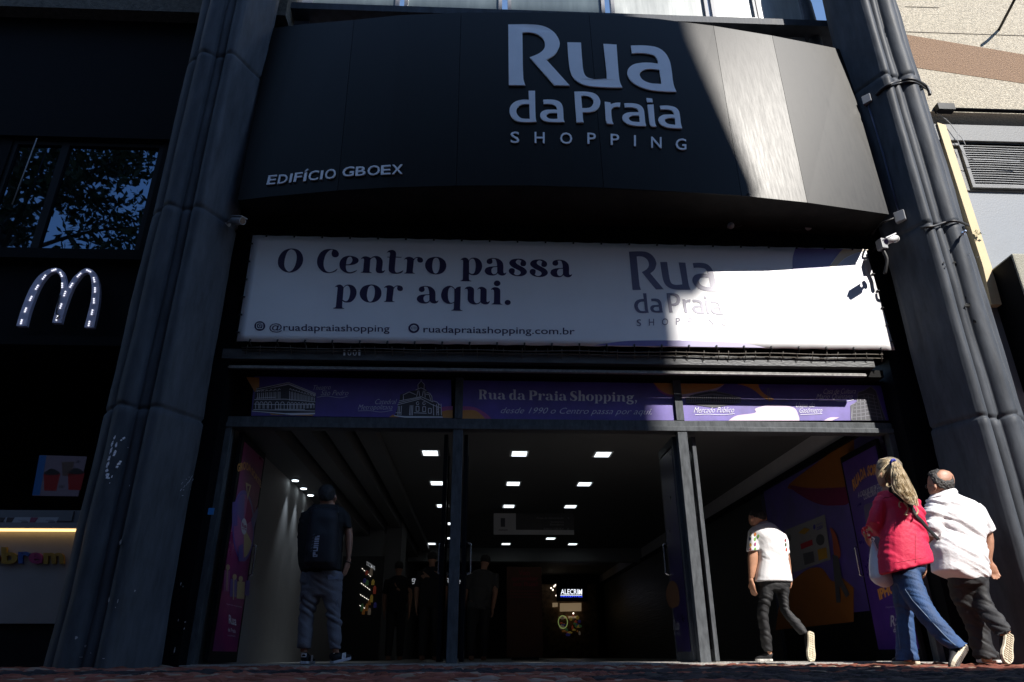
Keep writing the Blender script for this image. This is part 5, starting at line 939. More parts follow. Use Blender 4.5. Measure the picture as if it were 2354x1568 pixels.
# ------------------------------------------------------------------ neighbouring building on the right
NBD = thing('neighbour_building', (9.0, 8.2, 0), 'sunlit beige stucco building with brown band and louvred vent right of the pillar', 'building')
NY = 8.2; SN = SY(NY); m_st = mat('beige pebble stucco', (0.50, 0.45, 0.36), 0.9, vary=0.42, vscale=48, bump=1.0, bscale=60)
zb = SN(2200, 258).z
bm = NB(); box(bm, 6.1, 16, NY, NY + 0.4, zb, 14); obj('wall', bm, m_st, NBD)
bm = NB(); decal(bm, [[f10(900, 198), f10(1631, 322), f10(2400, 455), f10(2400, 610), f10(1631, 492), f10(990, 398)]], SN, 0.004, 0.003); obj('brown_band', bm, mat('brown pebble stucco', (0.28, 0.18, 0.115), 0.9, vary=0.42, vscale=48, bump=1.0, bscale=60), NBD)
bm = NB()
for a, b in (((900, 184), (2400, 236)), ((930, 38), (1130, 44))): decal(bm, [[f10(a[0], a[1]), f10(b[0], b[1]), f10(b[0], b[1] + 3), f10(a[0], a[1] + 3)]], SN, 0.0065, 0.002)
obj('render_joint', bm, mat('joint grime', (0.22, 0.19, 0.15), 0.9), NBD)
m_gw = mat('grey painted wall', (0.20, 0.22, 0.25), 0.6, vary=0.10, vscale=3, bump=0.15); m_gt = mat('grey wall trim', (0.14, 0.145, 0.15), 0.6, vary=0.25, vscale=10, bump=0.2)
bm = NB(); box(bm, 6.1, 16, NY + 0.12, NY + 0.4, 2.0, zb - 0.16); obj('grey_wall', bm, m_gw, NBD)
z1_, z2_ = SN(2300, 300).z, SN(2300, 322).z
bm = NB(); box(bm, 6.4, 16, NY + 0.03, NY + 0.118, z2_ , z1_ + 0.12); box(bm, 6.4, 16, NY + 0.06, NY + 0.118, z2_ - 0.07, z2_ - 0.01); box(bm, 6.4, 16, NY + 0.10, NY + 0.118, SN(2300, 430).z, z2_ - 0.08); obj('ledge', bm, m_gt, NBD, bevel=0.006)
bm = NB(); p0, p1 = SN(*f10(1110, 655)), SN(*f10(1640, 680)); tube(bm, [(p0.x, NY - 0.05, p0.z), (16, NY - 0.05, p0.z)], 0.03, n=10); box(bm, p0.x - 0.02, p0.x + 0.24, NY - 0.11, NY, p0.z - 0.045, p0.z + 0.07); obj('pipe', bm, M['darkframe'], NBD)
SV = SY(NY + 0.09); va = [f10(1240, 848), f10(1632, 860), f10(1700, 1115), f10(1333, 1108)]
x0, x1, z0, z1 = SV(*va[0]).x, SV(*va[0]).x + 1.25, SV(*va[3]).z, SV(*va[0]).z
bm = NB(); w = 0.05
for c, d, e, f in ((x0, x0 + w, z0, z1), (x1 - w, x1, z0, z1), (x0 + w, x1 - w, z0, z0 + w), (x0 + w, x1 - w, z1 - w, z1)): box(bm, c, d, NY + 0.06, NY + 0.12, e, f)
vf = obj('vent', bm, m_gt, NBD)
bm = NB(); box(bm, x0 + w, x1 - w, NY + 0.112, NY + 0.119, z0 + w, z1 - w); obj('vent_back', bm, M['lens'], vf)
bm = NB(); n = 17
for i in range(n):
    z = z0 + w + (i + 0.5) / n * (z1 - z0 - 2 * w); ph = rng.normal() * 0.3
    for k in range(8):
        xa1, xb1 = x0 + w + k / 8 * (x1 - x0 - 2 * w), x0 + w + (k + 1) / 8 * (x1 - x0 - 2 * w); s0, s1 = (0.004 * math.sin(k * 0.8 + ph), 0.004 * math.sin(k * 0.8 + 0.8 + ph))
        hexa(bm, [(xa1, NY + 0.075, z - 0.008 + s0), (xb1, NY + 0.075, z - 0.008 + s1), (xb1, NY + 0.075, z - 0.001 + s1), (xa1, NY + 0.075, z - 0.001 + s0)], [(xa1, NY + 0.108, z + 0.012 + s0), (xb1, NY + 0.108, z + 0.012 + s1), (xb1, NY + 0.108, z + 0.018 + s1), (xa1, NY + 0.108, z + 0.018 + s0)])
obj('slat', bm, mat('vent slat paint', (0.34, 0.35, 0.36), 0.5, vary=0.2), vf)
bm = NB(); hexa(bm, [SN(*p) for p in (f10(1120, 720), f10(1170, 735), f10(1440, 1568), f10(1500, 1790), f10(1440, 1790), f10(1390, 1568))], [SN(*p) + Vector((0, 0.1, 0)) for p in (f10(1120, 720), f10(1170, 735), f10(1440, 1568), f10(1500, 1790), f10(1440, 1790), f10(1390, 1568))]); obj('cream_pilaster', bm, mat('cream paint', (0.62, 0.50, 0.30), 0.7, vary=0.08, vscale=6), NBD)
# concrete canopy block of the neighbour
pk = atY(2292, 585, 7.0); bx0 = atY(2270, 640, 7.9).x
a = atY(2268, 628, NY + 0.12); b = atZ(2326, 582, a.z); FY = b.y
bm = NB(); zt = b.z; zbm = 3.15
hexa(bm, [(a.x, NY + 0.119, zbm), (b.x, FY, zbm), (12, FY, zbm), (12, NY + 0.119, zbm)], [(a.x, NY + 0.119, zt), (b.x, FY, zt), (12, FY, zt), (12, NY + 0.119, zt)]); cb = obj('canopy_block', bm, mat('rough concrete canopy', (0.36, 0.35, 0.29), 0.9, vary=0.25, vscale=60, bump=0.7, bscale=80), NBD, bevel=0.02)
bm = NB(); hexa(bm, [(a.x - 0.006, NY + 0.118, zbm), (b.x - 0.006, FY + 0.03, zbm), (b.x - 0.006, FY + 0.03, zt - 0.03), (a.x - 0.006, NY + 0.118, zt - 0.03)], [(a.x + 0.01, NY + 0.118, zbm), (b.x + 0.01, FY + 0.03, zbm), (b.x + 0.01, FY + 0.03, zt - 0.03), (a.x + 0.01, NY + 0.118, zt - 0.03)]); obj('side_shade', bm, M['black_paint'], NBD)  # black sheet paints the shade on the block's left side
bm = NB(); box(bm, 6.1, 16, NY + 0.12, NY + 0.4, 0, 2.0); obj('base_wall', bm, M['black_paint'], NBD)
p0, p1 = atY(2297, 68, NY - 0.05), atY(2336, -8, NY - 0.45); bm = NB(); tube(bm, [atY(2296, 69, NY), p1, p1 + (p1 - p0) * 0.6], 0.022, n=8)
tag(obj('flag_rod', bm, M['cable']), 'thin black rod leaning out from the beige wall at the top', 'rod')
q = SN(*f10(1350, 1380)); bm = NB()
for k in range(14): 
    a_ = rng.random(3) - 0.5; c_ = q + Vector((a_[0] * 0.12, -0.02 - 0.06 * rng.random(), a_[2] * 0.08)); d1_ = Vector((rng.normal(), rng.normal(), rng.normal())).normalized() * 0.035; d2_ = d1_.orthogonal().normalized() * 0.014; v = [bm.verts.new(c_ + d) for d in (d1_, d2_, -d1_, -d2_)]; bm.faces.new(v)
tag(obj('wall_weed', bm, mat('weed leaf', (0.06, 0.10, 0.02), 0.6)), 'tiny green weed growing from the cream pilaster', 'plant')
bm = NB(); W = [SN(*f10(*p)) - Vector((0, 0.02, 0)) for p in ((1112, 668), (1180, 720), (1235, 790), (1262, 820), (1282, 860))]; tube(bm, spline(W, 4), 0.005, n=5); W = [SN(*f10(*p)) - Vector((0, 0.02, 0)) for p in ((1235, 790), (1240, 850), (1300, 935), (1440, 945), (1600, 955))]; tube(bm, spline(W, 4), 0.005, n=5)
tag(obj('loose_wire', bm, M['plastic_grey']), 'loose thin wire trailing from the pipe across the vent', 'cable')
# ------------------------------------------------------------------ across the street: the block that shades the entrance, and a street tree
OPY = -9.0
def uv(u, v): return (u + SA * (8 - OPY), v + SB * (8 - OPY))
OB = thing('opposite_building', (13, OPY, 0), 'tall office block across the street shading the entrance', 'building')
prof = [uv(-4.3, 9.5), uv(1.94, 9.5), uv(1.94, 2.6), uv(1.80, 1.0), uv(1.72, -3.72), (48, uv(0, -3.72)[1]), (48, 0), (uv(-4.3, 0)[0], 0)]
fin_prof = [uv(1.95, 9.5), uv(2.10, 9.5), uv(2.17, 6.8), uv(2.50, 4.1), uv(2.49, 3.84), uv(1.95, 3.82)]
m_of = mat('office render', (0.13, 0.135, 0.15), 0.8, vary=0.1)
bm = NB(); hexa(bm, [Vector((x, OPY, z)) for x, z in prof], [Vector((x, OPY - 9, z)) for x, z in prof]); obj('wall', bm, m_of, OB)
bm = NB(); hexa(bm, [Vector((x, OPY, z)) for x, z in fin_prof], [Vector((x, OPY - 0.4, z)) for x, z in fin_prof]); obj('shadow_fin', bm, m_of, OB)  # unseen fin added to shape the shadow edge on the canopy sign
def block_windows(x0, x1, zt, parent):
    z = 3.4
    while z < zt - 2:
        x = x0 + 1
        while x < x1 - 2:
            bm = NB(); box(bm, x, x + 1.7, OPY - 0.02, OPY + 0.03, z, z + 1.6); obj('window', bm, M['lens'], parent); x += 3.4
        z += 3.4
block_windows(uv(-4.3, 0)[0], 46, 14, OB)
for x0, x1, zt, lab in ((-12.6, uv(-4.3, 0)[0] - 0.1, 29, 'unseen tall block added across the street to cut sky light'), (-34, -12.7, 11.5, 'unseen low building added behind the leafy tree in the sky blocking row'), (-75, -34.1, 22, 'unseen long block added across the street far left to cut sky light')):  # unseen blocks added so less sky light reaches the facade
    t = thing('added_street_block', ((x0 + x1) / 2, OPY - 4, 0), lab, 'building', 'unseen buildings added to cut sky light'); bm = NB(); box(bm, x0, x1, OPY - 9, OPY, 0, zt); obj('wall', bm, m_of, t); block_windows(max(x0, -40), x1, min(zt, 20), t)
def leaf_cloud(name, n, centers, size, m_, parent):
    V = np.zeros((n * 4, 3), np.float32)
    for i in range(n):
        c, r = centers[rng.integers(len(centers))]; d = rng.normal(0, 1, 3); d /= np.linalg.norm(d); p = np.array(c) + d * r * rng.random() ** 0.4
        a = rng.normal(0, 1, 3); a /= np.linalg.norm(a); b = np.cross(a, rng.normal(0, 1, 3)); b /= np.linalg.norm(b); s = size * (0.6 + 0.8 * rng.random())
        V[i * 4:i * 4 + 4] = p + np.array([a * s, b * s * 0.36, -a * s, -b * s * 0.36])
    me = bpy.data.meshes.new(name); me.vertices.add(n * 4); me.vertices.foreach_set('co', V.ravel()); me.loops.add(n * 4); me.loops.foreach_set('vertex_index', np.arange(n * 4, dtype=np.int32)); me.polygons.add(n); me.polygons.foreach_set('loop_start', np.arange(0, n * 4, 4, dtype=np.int32)); me.polygons.foreach_set('loop_total', np.full(n, 4, np.int32)); me.update(); return put(name, me, m_, parent)
TR = thing('street_tree', (-16.4, -5.0, 0), 'leafy street tree mirrored in the dark window', 'tree')
bm = NB(); tube(bm, [(-16.4, -5, 0), (-16.3, -5, 6), (-16.2, -4.9, 12), (-16.0, -4.8, 18)], [0.4, 0.3, 0.2, 0.08], n=10)
bs = []
for k in range(26):
    a = k * 2.4; z = 10.0 + 0.38 * k; L = 5.0 - 0.09 * k; s_ = Vector((-16.0, -4.9, z)); e_ = s_ + Vector((math.cos(a) * L, math.sin(a) * L * 0.8, 1.8 + rng.random())); mid = s_.lerp(e_, 0.5) + Vector((0, 0, 0.4)); tube(bm, spline([s_, mid, e_], 4), [0.10, 0.09, .08, .07, .06, .05, .04, .03, 0.02][:9], n=6); bs += [(tuple(e_), 1.0), (tuple(mid), 0.8), (tuple(s_.lerp(e_, 0.78)), 0.75)]
obj('trunk', bm, mat('bark', (0.05, 0.04, 0.03), 0.9), TR); leaf_cloud('crown', 11500, bs, 0.18, mat('tree leaf', (0.035, 0.06, 0.02), 0.6), TR)

for x0, x1, zt, lab in ((-70, -14.2, 24, 'unseen plain building added further left to cut sky light'), (16.2, 70, 22, 'unseen plain building added further right to cut sky light')):  # unseen buildings added to block low sky light along the street
    t = thing('added_side_building', ((x0 + x1) / 2, 12, 0), lab, 'building'); bm = NB(); box(bm, x0, x1, 7.6, 20, 0, zt); obj('wall', bm, m_of, t)
    for k in range(6):
        bm = NB(); xx = (x1 - 3 - 3.2 * k) if x0 < 0 else (x0 + 1.2 + 3.2 * k); box(bm, xx, xx + 1.6, 7.56, 7.66, 4, 6); obj('window', bm, M['lens'], t)
# ------------------------------------------------------------------ people
from mathutils.bvhtree import BVHTree
def conv(ox, oy, s):
    f = lambda X, Y: ((ox + X / s) / 1.631, (oy + Y / s) / 1.631)
    f.inv = lambda px, py: ((px * 1.631 - ox) * s, (py * 1.631 - oy) * s); return f
def hair_from(body, cv, poly, off, m_, parent, soft=35, fr=25, amp=0.4):
    """hair grown out of the scalp: the head faces inside a traced hairline, lifted off and roughened"""
    me = body.data; base = WORLD_LOC[body.name]; poly = [Vector(p) for p in poly]; n = len(poly); bm = NB(); vm = {}
    def inside(q):
        c = False
        for i in range(n):
            a, b = poly[i], poly[i - 1]
            if (a.y > q.y) != (b.y > q.y) and q.x < (b.x - a.x) * (q.y - a.y) / (b.y - a.y) + a.x: c = not c
        return c
    def edge(q):
        d = 1e9
        for i in range(n):
            a, b = poly[i], poly[i - 1]; e = b - a; t = max(0, min(1, (q - a).dot(e) / e.length_squared)); d = min(d, (a + e * t - q).length)
        return d
    inf = {}
    for v in me.vertices:
        w = v.co + base; c = RM @ (w - Vector((0, 0, HC))); q = Vector(cv.inv(CX + F * c.x / c.z, CY + F * c.y / c.z))
        if inside(q): inf[v.index] = (w, v.normal.copy(), min(1, edge(q) / soft))
    for p in me.polygons:
        if all(i in inf for i in p.vertices):
            vs_ = []
            for i in p.vertices:
                if i not in vm:
                    w, nr, e = inf[i]; k = noise.noise(w * fr) + 0.6 * noise.noise(w * fr * 2.3); vm[i] = bm.verts.new(w + nr * (0.0015 + off * e * (1 + amp * k)))
                vs_.append(vm[i])
            bm.faces.new(vs_).smooth = True
    me2 = bpy.data.meshes.new('hair'); bm.to_mesh(me2); bm.free(); return put('hair', me2, m_, parent)
def ring_loft(bm, rings, cv, Yd, n=22, sq=0.9, cap=True):
    """rings: (xl, yl, xr, yr, depth radius, dy) in drawing units; a closed tapering solid"""
    R = []
    for r in rings:
        xl, yl, xr, yr, ry = r[:5]; dy = r[5] if len(r) > 5 else 0
        a, b = atY(*cv(xl, yl), Yd + dy), atY(*cv(xr, yr), Yd + dy); c = (a + b) / 2; s = (b - a) / 2; ring = []
        for k in range(n):
            t = 2 * math.pi * k / n; co, si = math.cos(t), math.sin(t)
            ring.append(bm.verts.new(c + s * math.copysign(abs(co) ** sq, co) + Vector((0, ry * math.copysign(abs(si) ** sq, si), 0))))
        R.append((ring, c))
    for (A, _), (C, _) in zip(R[:-1], R[1:]):
        for k in range(n): bm.faces.new((A[k], A[(k + 1) % n], C[(k + 1) % n], C[k]))
    for (A, c), sgn in ((R[0], 1), (R[-1], -1)):
        v = bm.verts.new(c)
        for k in range(n): bm.faces.new((v, A[k], A[(k + 1) % n]) if sgn < 0 else (v, A[(k + 1) % n], A[k]))
def fused(bm, voxel, smooth=6, fold=0.0, fscale=(1, 1, 1), seed=0, ridge=0.0, keep=False):
    """union of closed solids by voxel remesh, smoothed, with cloth folds pushed along the normals"""
    bmesh.ops.recalc_face_normals(bm, faces=bm.faces)
    me = bpy.data.meshes.new('tmp'); bm.to_mesh(me); bm.free(); o = bpy.data.objects.new('tmp', me); COL.objects.link(o)
    m = o.modifiers.new('r', 'REMESH'); m.mode = 'VOXEL'; m.voxel_size = voxel; m.use_smooth_shade = True
    s = o.modifiers.new('s', 'SMOOTH'); s.factor = 0.5; s.iterations = smooth
    dg = bpy.context.evaluated_depsgraph_get(); out = bpy.data.meshes.new_from_object(o.evaluated_get(dg)); bpy.data.objects.remove(o); bpy.data.meshes.remove(me)
    if fold > 0:
        n = len(out.vertices); co = np.empty(n * 3, np.float32); out.vertices.foreach_get('co', co); co = co.reshape(-1, 3); nr = np.empty(n * 3, np.float32); out.vertices.foreach_get('normal', nr); nr = nr.reshape(-1, 3)
        for i in range(n):
            p = Vector((co[i][0] * fscale[0] + seed * 7.3 + co[i][2] * fscale[0] * 0.55, co[i][1] * fscale[1], co[i][2] * fscale[2]))
            w = noise.noise(p * 0.5) * 0.8; m_ = max(0, min(1, 0.65 + 1.4 * noise.noise(p * 0.33 + Vector((3, 1, 7)))))
            if ridge:   # sharp creases running down and away, flat cloth between them
                x_, z_ = float(co[i][0]), float(co[i][2]); al = (x_ * 0.88 - z_ * 0.48); ac = (x_ * 0.48 + z_ * 0.88); q = Vector((al * fscale[0] * 0.45 + seed * 5.1, float(co[i][1]) * 2.0, ac * fscale[2] * 1.55))
                a = noise.noise(q + Vector((w, 0, w * 0.8))); b = noise.noise(q * 0.55 + Vector((9, 4, 2)))
                r_ = -max(0, 1 - abs(a) * 3.2) * 1.25 + 0.35 * b - 0.9 * max(0, 1 - abs(b) * 4.0) + 0.5 * max(0, 1 - abs(a - 0.33) * 4)
            else: r_ = noise.noise(p + Vector((w, w, w)))
            co[i] += nr[i] * fold * m_ * r_
        out.vertices.foreach_set('co', co.ravel()); out.update()
    out.polygons.foreach_set('use_smooth', [True] * len(out.polygons)); return out
def bvh(o):
    me = o.data; mw = WORLD_LOC[o.name]
    return BVHTree.FromPolygons([v.co + mw for v in me.vertices], [tuple(p.vertices) for p in me.polygons])
def on(o, fallback):
    t = bvh(o)
    def f(px, py):
        d = ray(px, py).normalized(); h = t.ray_cast(Vector((0, 0, HC)), d)
        return h[0] if h[0] is not None else atY(px, py, fallback)
    return f
def hand(bm, w, d, curl, s=1.0, thumb=1):
    """palm + five separate bent fingers: w wrist, d direction of the hand, curl direction the fingers close to"""
    w, d, c = Vector(w), Vector(d).normalized(), Vector(curl).normalized(); sd = d.cross(c).normalized(); c = sd.cross(d).normalized()
    tube(bm, [w - d * 0.03, w + d * 0.01, w + d * 0.045 * s, w + d * 0.088 * s], [(0.026 * s, 0.021 * s), (0.029 * s, 0.018 * s), (0.041 * s, 0.017 * s), (0.039 * s, 0.014 * s)], n=14, ref=c)
    for k, L in enumerate((0.070, 0.078, 0.073, 0.058)):
        b = w + d * 0.080 * s + sd * ((k - 1.5) * 0.0195 * s * thumb); dirs = (d + c * 0.12, d * 0.85 + c * 0.6, d * 0.45 + c * 1.0)
        P = [b - d * 0.02]; q = b.copy(); P.append(q.copy())
        for di, fr in zip(dirs, (0.45, 0.32, 0.25)): q = q + di.normalized() * (L * fr * s); P.append(q.copy())
        tube(bm, P, [0.0095 * s, 0.0095 * s, 0.009 * s, 0.0082 * s, 0.0066 * s], n=8, ref=sd)
    b = w + d * 0.025 * s - sd * 0.030 * s * thumb
    tube(bm, [b, b + (d * 0.7 - sd * thumb * 0.6 + c * 0.25).normalized() * 0.034 * s, b + (d * 0.9 - sd * thumb * 0.35 + c * 0.5).normalized() * 0.064 * s], [0.0125 * s, 0.011 * s, 0.008 * s], n=8)
def shoe(heel, toe, up, parent, m_sole, m_upper, W=1.0, tread=True, m_collar=None):
    heel, toe = Vector(heel), Vector(toe); a = (toe - heel); L = a.length; a.normalize(); u = (Vector(up) - a * Vector(up).dot(a)).normalized(); s = a.cross(u)
    prof = [(0.0, 0.020), (0.03, 0.030), (0.12, 0.036), (0.3, 0.033), (0.5, 0.036), (0.7, 0.046), (0.84, 0.043), (0.94, 0.030), (1.0, 0.014)]
    bm = NB(); bot, mid = [], []
    for sg in (1, -1):
        for t, w in (prof if sg > 0 else prof[::-1]):
            k = 0.25 * abs(t - 0.55) ** 2 * 0.05; p = heel + a * (t * L) + s * (w * W * sg); bot.append(p + u * (0.004 + k)); mid.append(p + u * 0.030 + s * sg * 0.004)
    hexa(bm, bot, mid)
    sole = obj('sole', bm, m_sole, parent, bevel=0.004)
    if tread:
        bm = NB()
        for i in range(13):
            t = 0.05 + i * 0.072; w = float(np.interp(t, [p[0] for p in prof], [p[1] for p in prof])) * W * 0.82; c = heel + a * (t * L) + u * 0.003
            for sg in (-0.5, 0.5): obox(bm, c + s * w * sg * 0.98 + a * 0.004 * math.sin(i), a + s * 0.25 * sg, s, u, 0.0065, w * 0.42, 0.004)
        obj('tread', bm, m_collar or m_sole, parent)
    bm = NB(); U = []
    for t, w, h in ((0.015, 0.022, 0.070), (0.08, 0.031, 0.084), (0.2, 0.034, 0.088), (0.34, 0.033, 0.080), (0.5, 0.036, 0.062), (0.68, 0.042, 0.048), (0.84, 0.040, 0.038), (0.95, 0.028, 0.028), (0.99, 0.012, 0.018)): U.append((heel + a * (t * L) + u * (0.022 + h / 2), (w * W, h / 2)))
    tube(bm, [p for p, _ in U], [r for _, r in U], n=16, ref=u)
    return obj('shoe', bm, m_upper, parent, smooth=True)
skin = mat('skin', (0.46, 0.235, 0.145), 0.5, vary=0.12, vscale=18, bump=0.08, bscale=90); skin2 = mat('tan skin', (0.40, 0.20, 0.125), 0.5, vary=0.12, vscale=18, bump=0.08, bscale=90)
m_blackhair = mat('dark hair', (0.018, 0.015, 0.013), 0.5, vary=0.5, vscale=60, bump=0.8, bscale=90)
m_sole_cream = mat('cream rubber sole', (0.58, 0.51, 0.38), 0.6, vary=0.12, vscale=30); m_sole_w = mat('white rubber sole', (0.68, 0.66, 0.62), 0.55, vary=0.08, vscale=30)
m_shoe_blk = mat('black shoe fabric', (0.012, 0.012, 0.014), 0.75, bump=0.2, bscale=200); m_tread = mat('grey tread', (0.17, 0.155, 0.14), 0.7)
m_blktrs = mat('black trousers', (0.015, 0.015, 0.017), 0.7, vary=0.25, vscale=8, bump=0.25, bscale=25)
def person(loc, label): return thing('person', loc, label, 'person')
def ribs(*r): return r
# ---- woman in the red jacket
wU, wL, w5 = conv(3220, 1690, 3.5647), conv(3200, 2100, 3.563), conv(3100, 1650, 1.727)
YW = 6.3; P1 = person((atY(*wL(850, 1300), YW).x, YW, 0), 'woman in red jacket and blue jeans with a long blond ponytail carrying a white bag')
bm = NB()
ring_loft(bm, [(345, 100, 440, 100, .045), (280, 130, 505, 130, .07), (244, 180, 545, 180, .09), (240, 240, 548, 240, .095), (247, 300, 540, 300, .093), (258, 360, 505, 360, .082), (272, 420, 455, 420, .06), (292, 468, 420, 468, .04)], wU, YW)
ring_loft(bm, [(330, 400, 450, 400, .05), (335, 470, 460, 480, .05), (320, 560, 540, 600, .07)], wU, YW)
tube(bm, [atY(*wU(240, 285), YW + .03), atY(*wU(226, 318), YW + .035), atY(*wU(244, 335), YW + .03)], [.006, .010, .008], n=8)
tube(bm, [atY(*wU(292, 300), YW - .075), atY(*wU(286, 335), YW - .082), atY(*wU(300, 372), YW - .072)], [(.010, .02), (.014, .022), (.007, .012)], n=8)
ring_loft(bm, [(330, 560, 640, 620, .06), (320, 760, 820, 860, .09), (330, 1100, 860, 1100, .1), (320, 1450, 900, 1420, .11)], wU, YW)
ring_loft(bm, [(600, 100, 900, 100, .1), (600, 300, 820, 280, .07)], wL, YW)
ring_loft(bm, [(570, 250, 720, 250, .06, .03), (620, 700, 740, 700, .05, .08), (660, 1100, 760, 1100, .04, .1), (680, 1360, 770, 1360, .035, .1)], wL, YW)
ring_loft(bm, [(650, 250, 820, 230, .06, -.02), (900, 720, 1040, 690, .05, -.2), (1160, 1040, 1290, 980, .04, -.33), (1330, 1180, 1440, 1130, .035, -.38)], wL, YW)
ring_loft(bm, [(260, 660, 320, 680, .04), (170, 900, 290, 930, .045, .02), (120, 1030, 230, 1110, .04, .1), (60, 1060, 120, 1130, .03, .22)], wU, YW)
ring_loft(bm, [(790, 760, 850, 780, .04), (810, 1000, 870, 1000, .04), (850, 1300, 910, 1300, .035), (860, 1500, 905, 1500, .025)], wU, YW)
hand(bm, atY(*wU(95, 1120), YW + .24), (0.5, 0.5, -0.8), (0.3, -0.9, -0.2), 0.9); hand(bm, atY(*wU(885, 1510), YW), (-0.18, 0.1, -1), (-0.8, 0.4, 0), 0.9, -1)
body1 = put('body', fused(bm, 0.0075, 4), skin, P1)
bm = NB()
ring_loft(bm, [(330, 505, 540, 585, .07), (262, 545, 700, 625, .105), (238, 600, 795, 680, .125), (250, 680, 830, 760, .14), (310, 800, 858, 870, .145), (325, 950, 878, 980, .145), (305, 1100, 884, 1100, .15), (285, 1250, 905, 1220, .155), (280, 1400, 940, 1360, .16), (292, 1540, 962, 1465, .165), (300, 1652, 958, 1500, .165), (330, 1660, 940, 1510, .14)], wU, YW, sq=0.85)
ring_loft(bm, [(250, 570, 345, 620, .07), (190, 690, 345, 760, .075), (135, 850, 345, 900, .08, .02), (105, 965, 315, 1060, .085, .05), (75, 1010, 230, 1170, .08, .12), (45, 1010, 120, 1170, .07, .22), (52, 1040, 100, 1150, .05, .25)], wU, YW)
ring_loft(bm, [(730, 640, 825, 690, .06), (775, 800, 872, 830, .065), (795, 950, 886, 960, .065), (812, 1110, 892, 1115, .06, -.03), (845, 1310, 925, 1310, .055, -.04)], wU, YW)
m_red = mat('red cotton', (0.62, 0.013, 0.066), 0.62, vary=0.10, vscale=5, bump=0.2, bscale=40)
jk = put('jacket', fused(bm, 0.010, 3, 0.016, (6.5, 5, 8.5), 1, 1), m_red, P1)
s = on(jk, YW - .15)
bm = NB(); W = [s(*wU(x, y)) for x, y in ((330, 640), (350, 625), (390, 625), (440, 605), (480, 585))]; tube(bm, spline(W, 4), 0.004, n=5)
W = [s(*wU(755, 1080 + k * 60)) for k in range(8)]; tube(bm, W, 0.0025, n=4); W = [s(*wU(470 + k * 70, 1500 - k * 12)) for k in range(7)]; tube(bm, W, 0.003, n=4); obj('seam', bm, mat('red seam', (0.30, 0.006, 0.03), 0.7), P1, smooth=True)
bm = NB()
ring_loft(bm, [(520, 40, 955, 30, .13), (525, 130, 940, 120, .14), (540, 230, 880, 215, .13), (550, 320, 850, 300, .1)], wL, YW)
ring_loft(bm, [(532, 230, 760, 230, .10, .03), (538, 340, 745, 330, .105, .05), (548, 450, 735, 445, .10, .07), (562, 570, 752, 565, .095, .08), (577, 690, 776, 680, .09, .1), (586, 810, 791, 805, .085, .1), (590, 950, 799, 950, .085, .1), (590, 1100, 809, 1100, .09, .1), (585, 1230, 831, 1228, .10, .1), (580, 1350, 853, 1340, .105, .1)], wL, YW)
ring_loft(bm, [(570, 150, 850, 135, .12, -.03), (612, 285, 882, 262, .125, -.06), (655, 435, 936, 402, .12, -.1), (745, 590, 1003, 562, .11, -.16), (855, 735, 1092, 690, .10, -.21), (965, 890, 1195, 810, .095, -.26), (1085, 1030, 1312, 950, .09, -.31), (1190, 1125, 1405, 1038, .09, -.36), (1292, 1205, 1497, 1113, .095, -.4)], wL, YW)
m_jean = mat('blue denim', (0.018, 0.054, 0.145), 0.7, vary=0.35, vscale=9, bump=0.3, bscale=120, stretch=(1, 1, 0.45))
jn = put('jeans', fused(bm, 0.010, 3, 0.0055, (4, 4, 14), 2, 1), m_jean, P1)
s = on(jn, YW - .2); bm = NB()
for pts, r in ((((690, 390), (730, 450), (790, 540), (880, 640), (980, 750), (1090, 870), (1200, 990), (1300, 1090), (1362, 1140)), .0045), (((585, 830), (598, 950), (612, 1080), (625, 1195)), .004), (((690, 440), (760, 425), (830, 400)), .003), (((632, 238), (740, 238)), .002)): tube(bm, [s(*wL(*p)) for p in pts], r, n=5)
obj('stitching', bm, mat('pale denim stitch', (0.11, 0.16, 0.24), 0.7), P1, smooth=True)
# hair: combed cap, ponytail of strands, blue tie
m_hair = mat('greying blond hair', (0.42, 0.31, 0.17), 0.45, vscale=60, stretch=(1, 1, 0.2), col2=(0.74, 0.62, 0.42))
m_hair_d = mat('ash hair', (0.19, 0.155, 0.105), 0.45, vary=0.4, vscale=60, bump=0.5, bscale=70)
hc = hair_from(body1, wU, [(236,240),(236,150),(290,108),(345,84),(440,80),(520,100),(590,160),(600,300),(580,420),(500,480),(400,470),(352,430),(335,340),(310,290),(275,262)], 0.009, m_hair_d, P1, 30, 30, 0.3)
bm = NB(); s = on(hc, YW - .1)
for k in range(150):
    a0 = (245 + 230 * rng.random() ** 0.7, 105 + 260 * rng.random()); b0 = (440 + rng.normal() * 10, 150 + rng.normal() * 9); W = [s(*wU(a0[0] + (b0[0] - a0[0]) * t, a0[1] + (b0[1] - a0[1]) * t - 20 * math.sin(3.14 * t))) + Vector((0, -0.003, 0)) for t in (0, .35, .7, 1)]
    if max((p - q).length for p, q in zip(W[:-1], W[1:])) < 0.12: tube(bm, W, 0.0016, n=4)
obj('combed_strand', bm, m_hair, P1, smooth=True)
bm = NB()
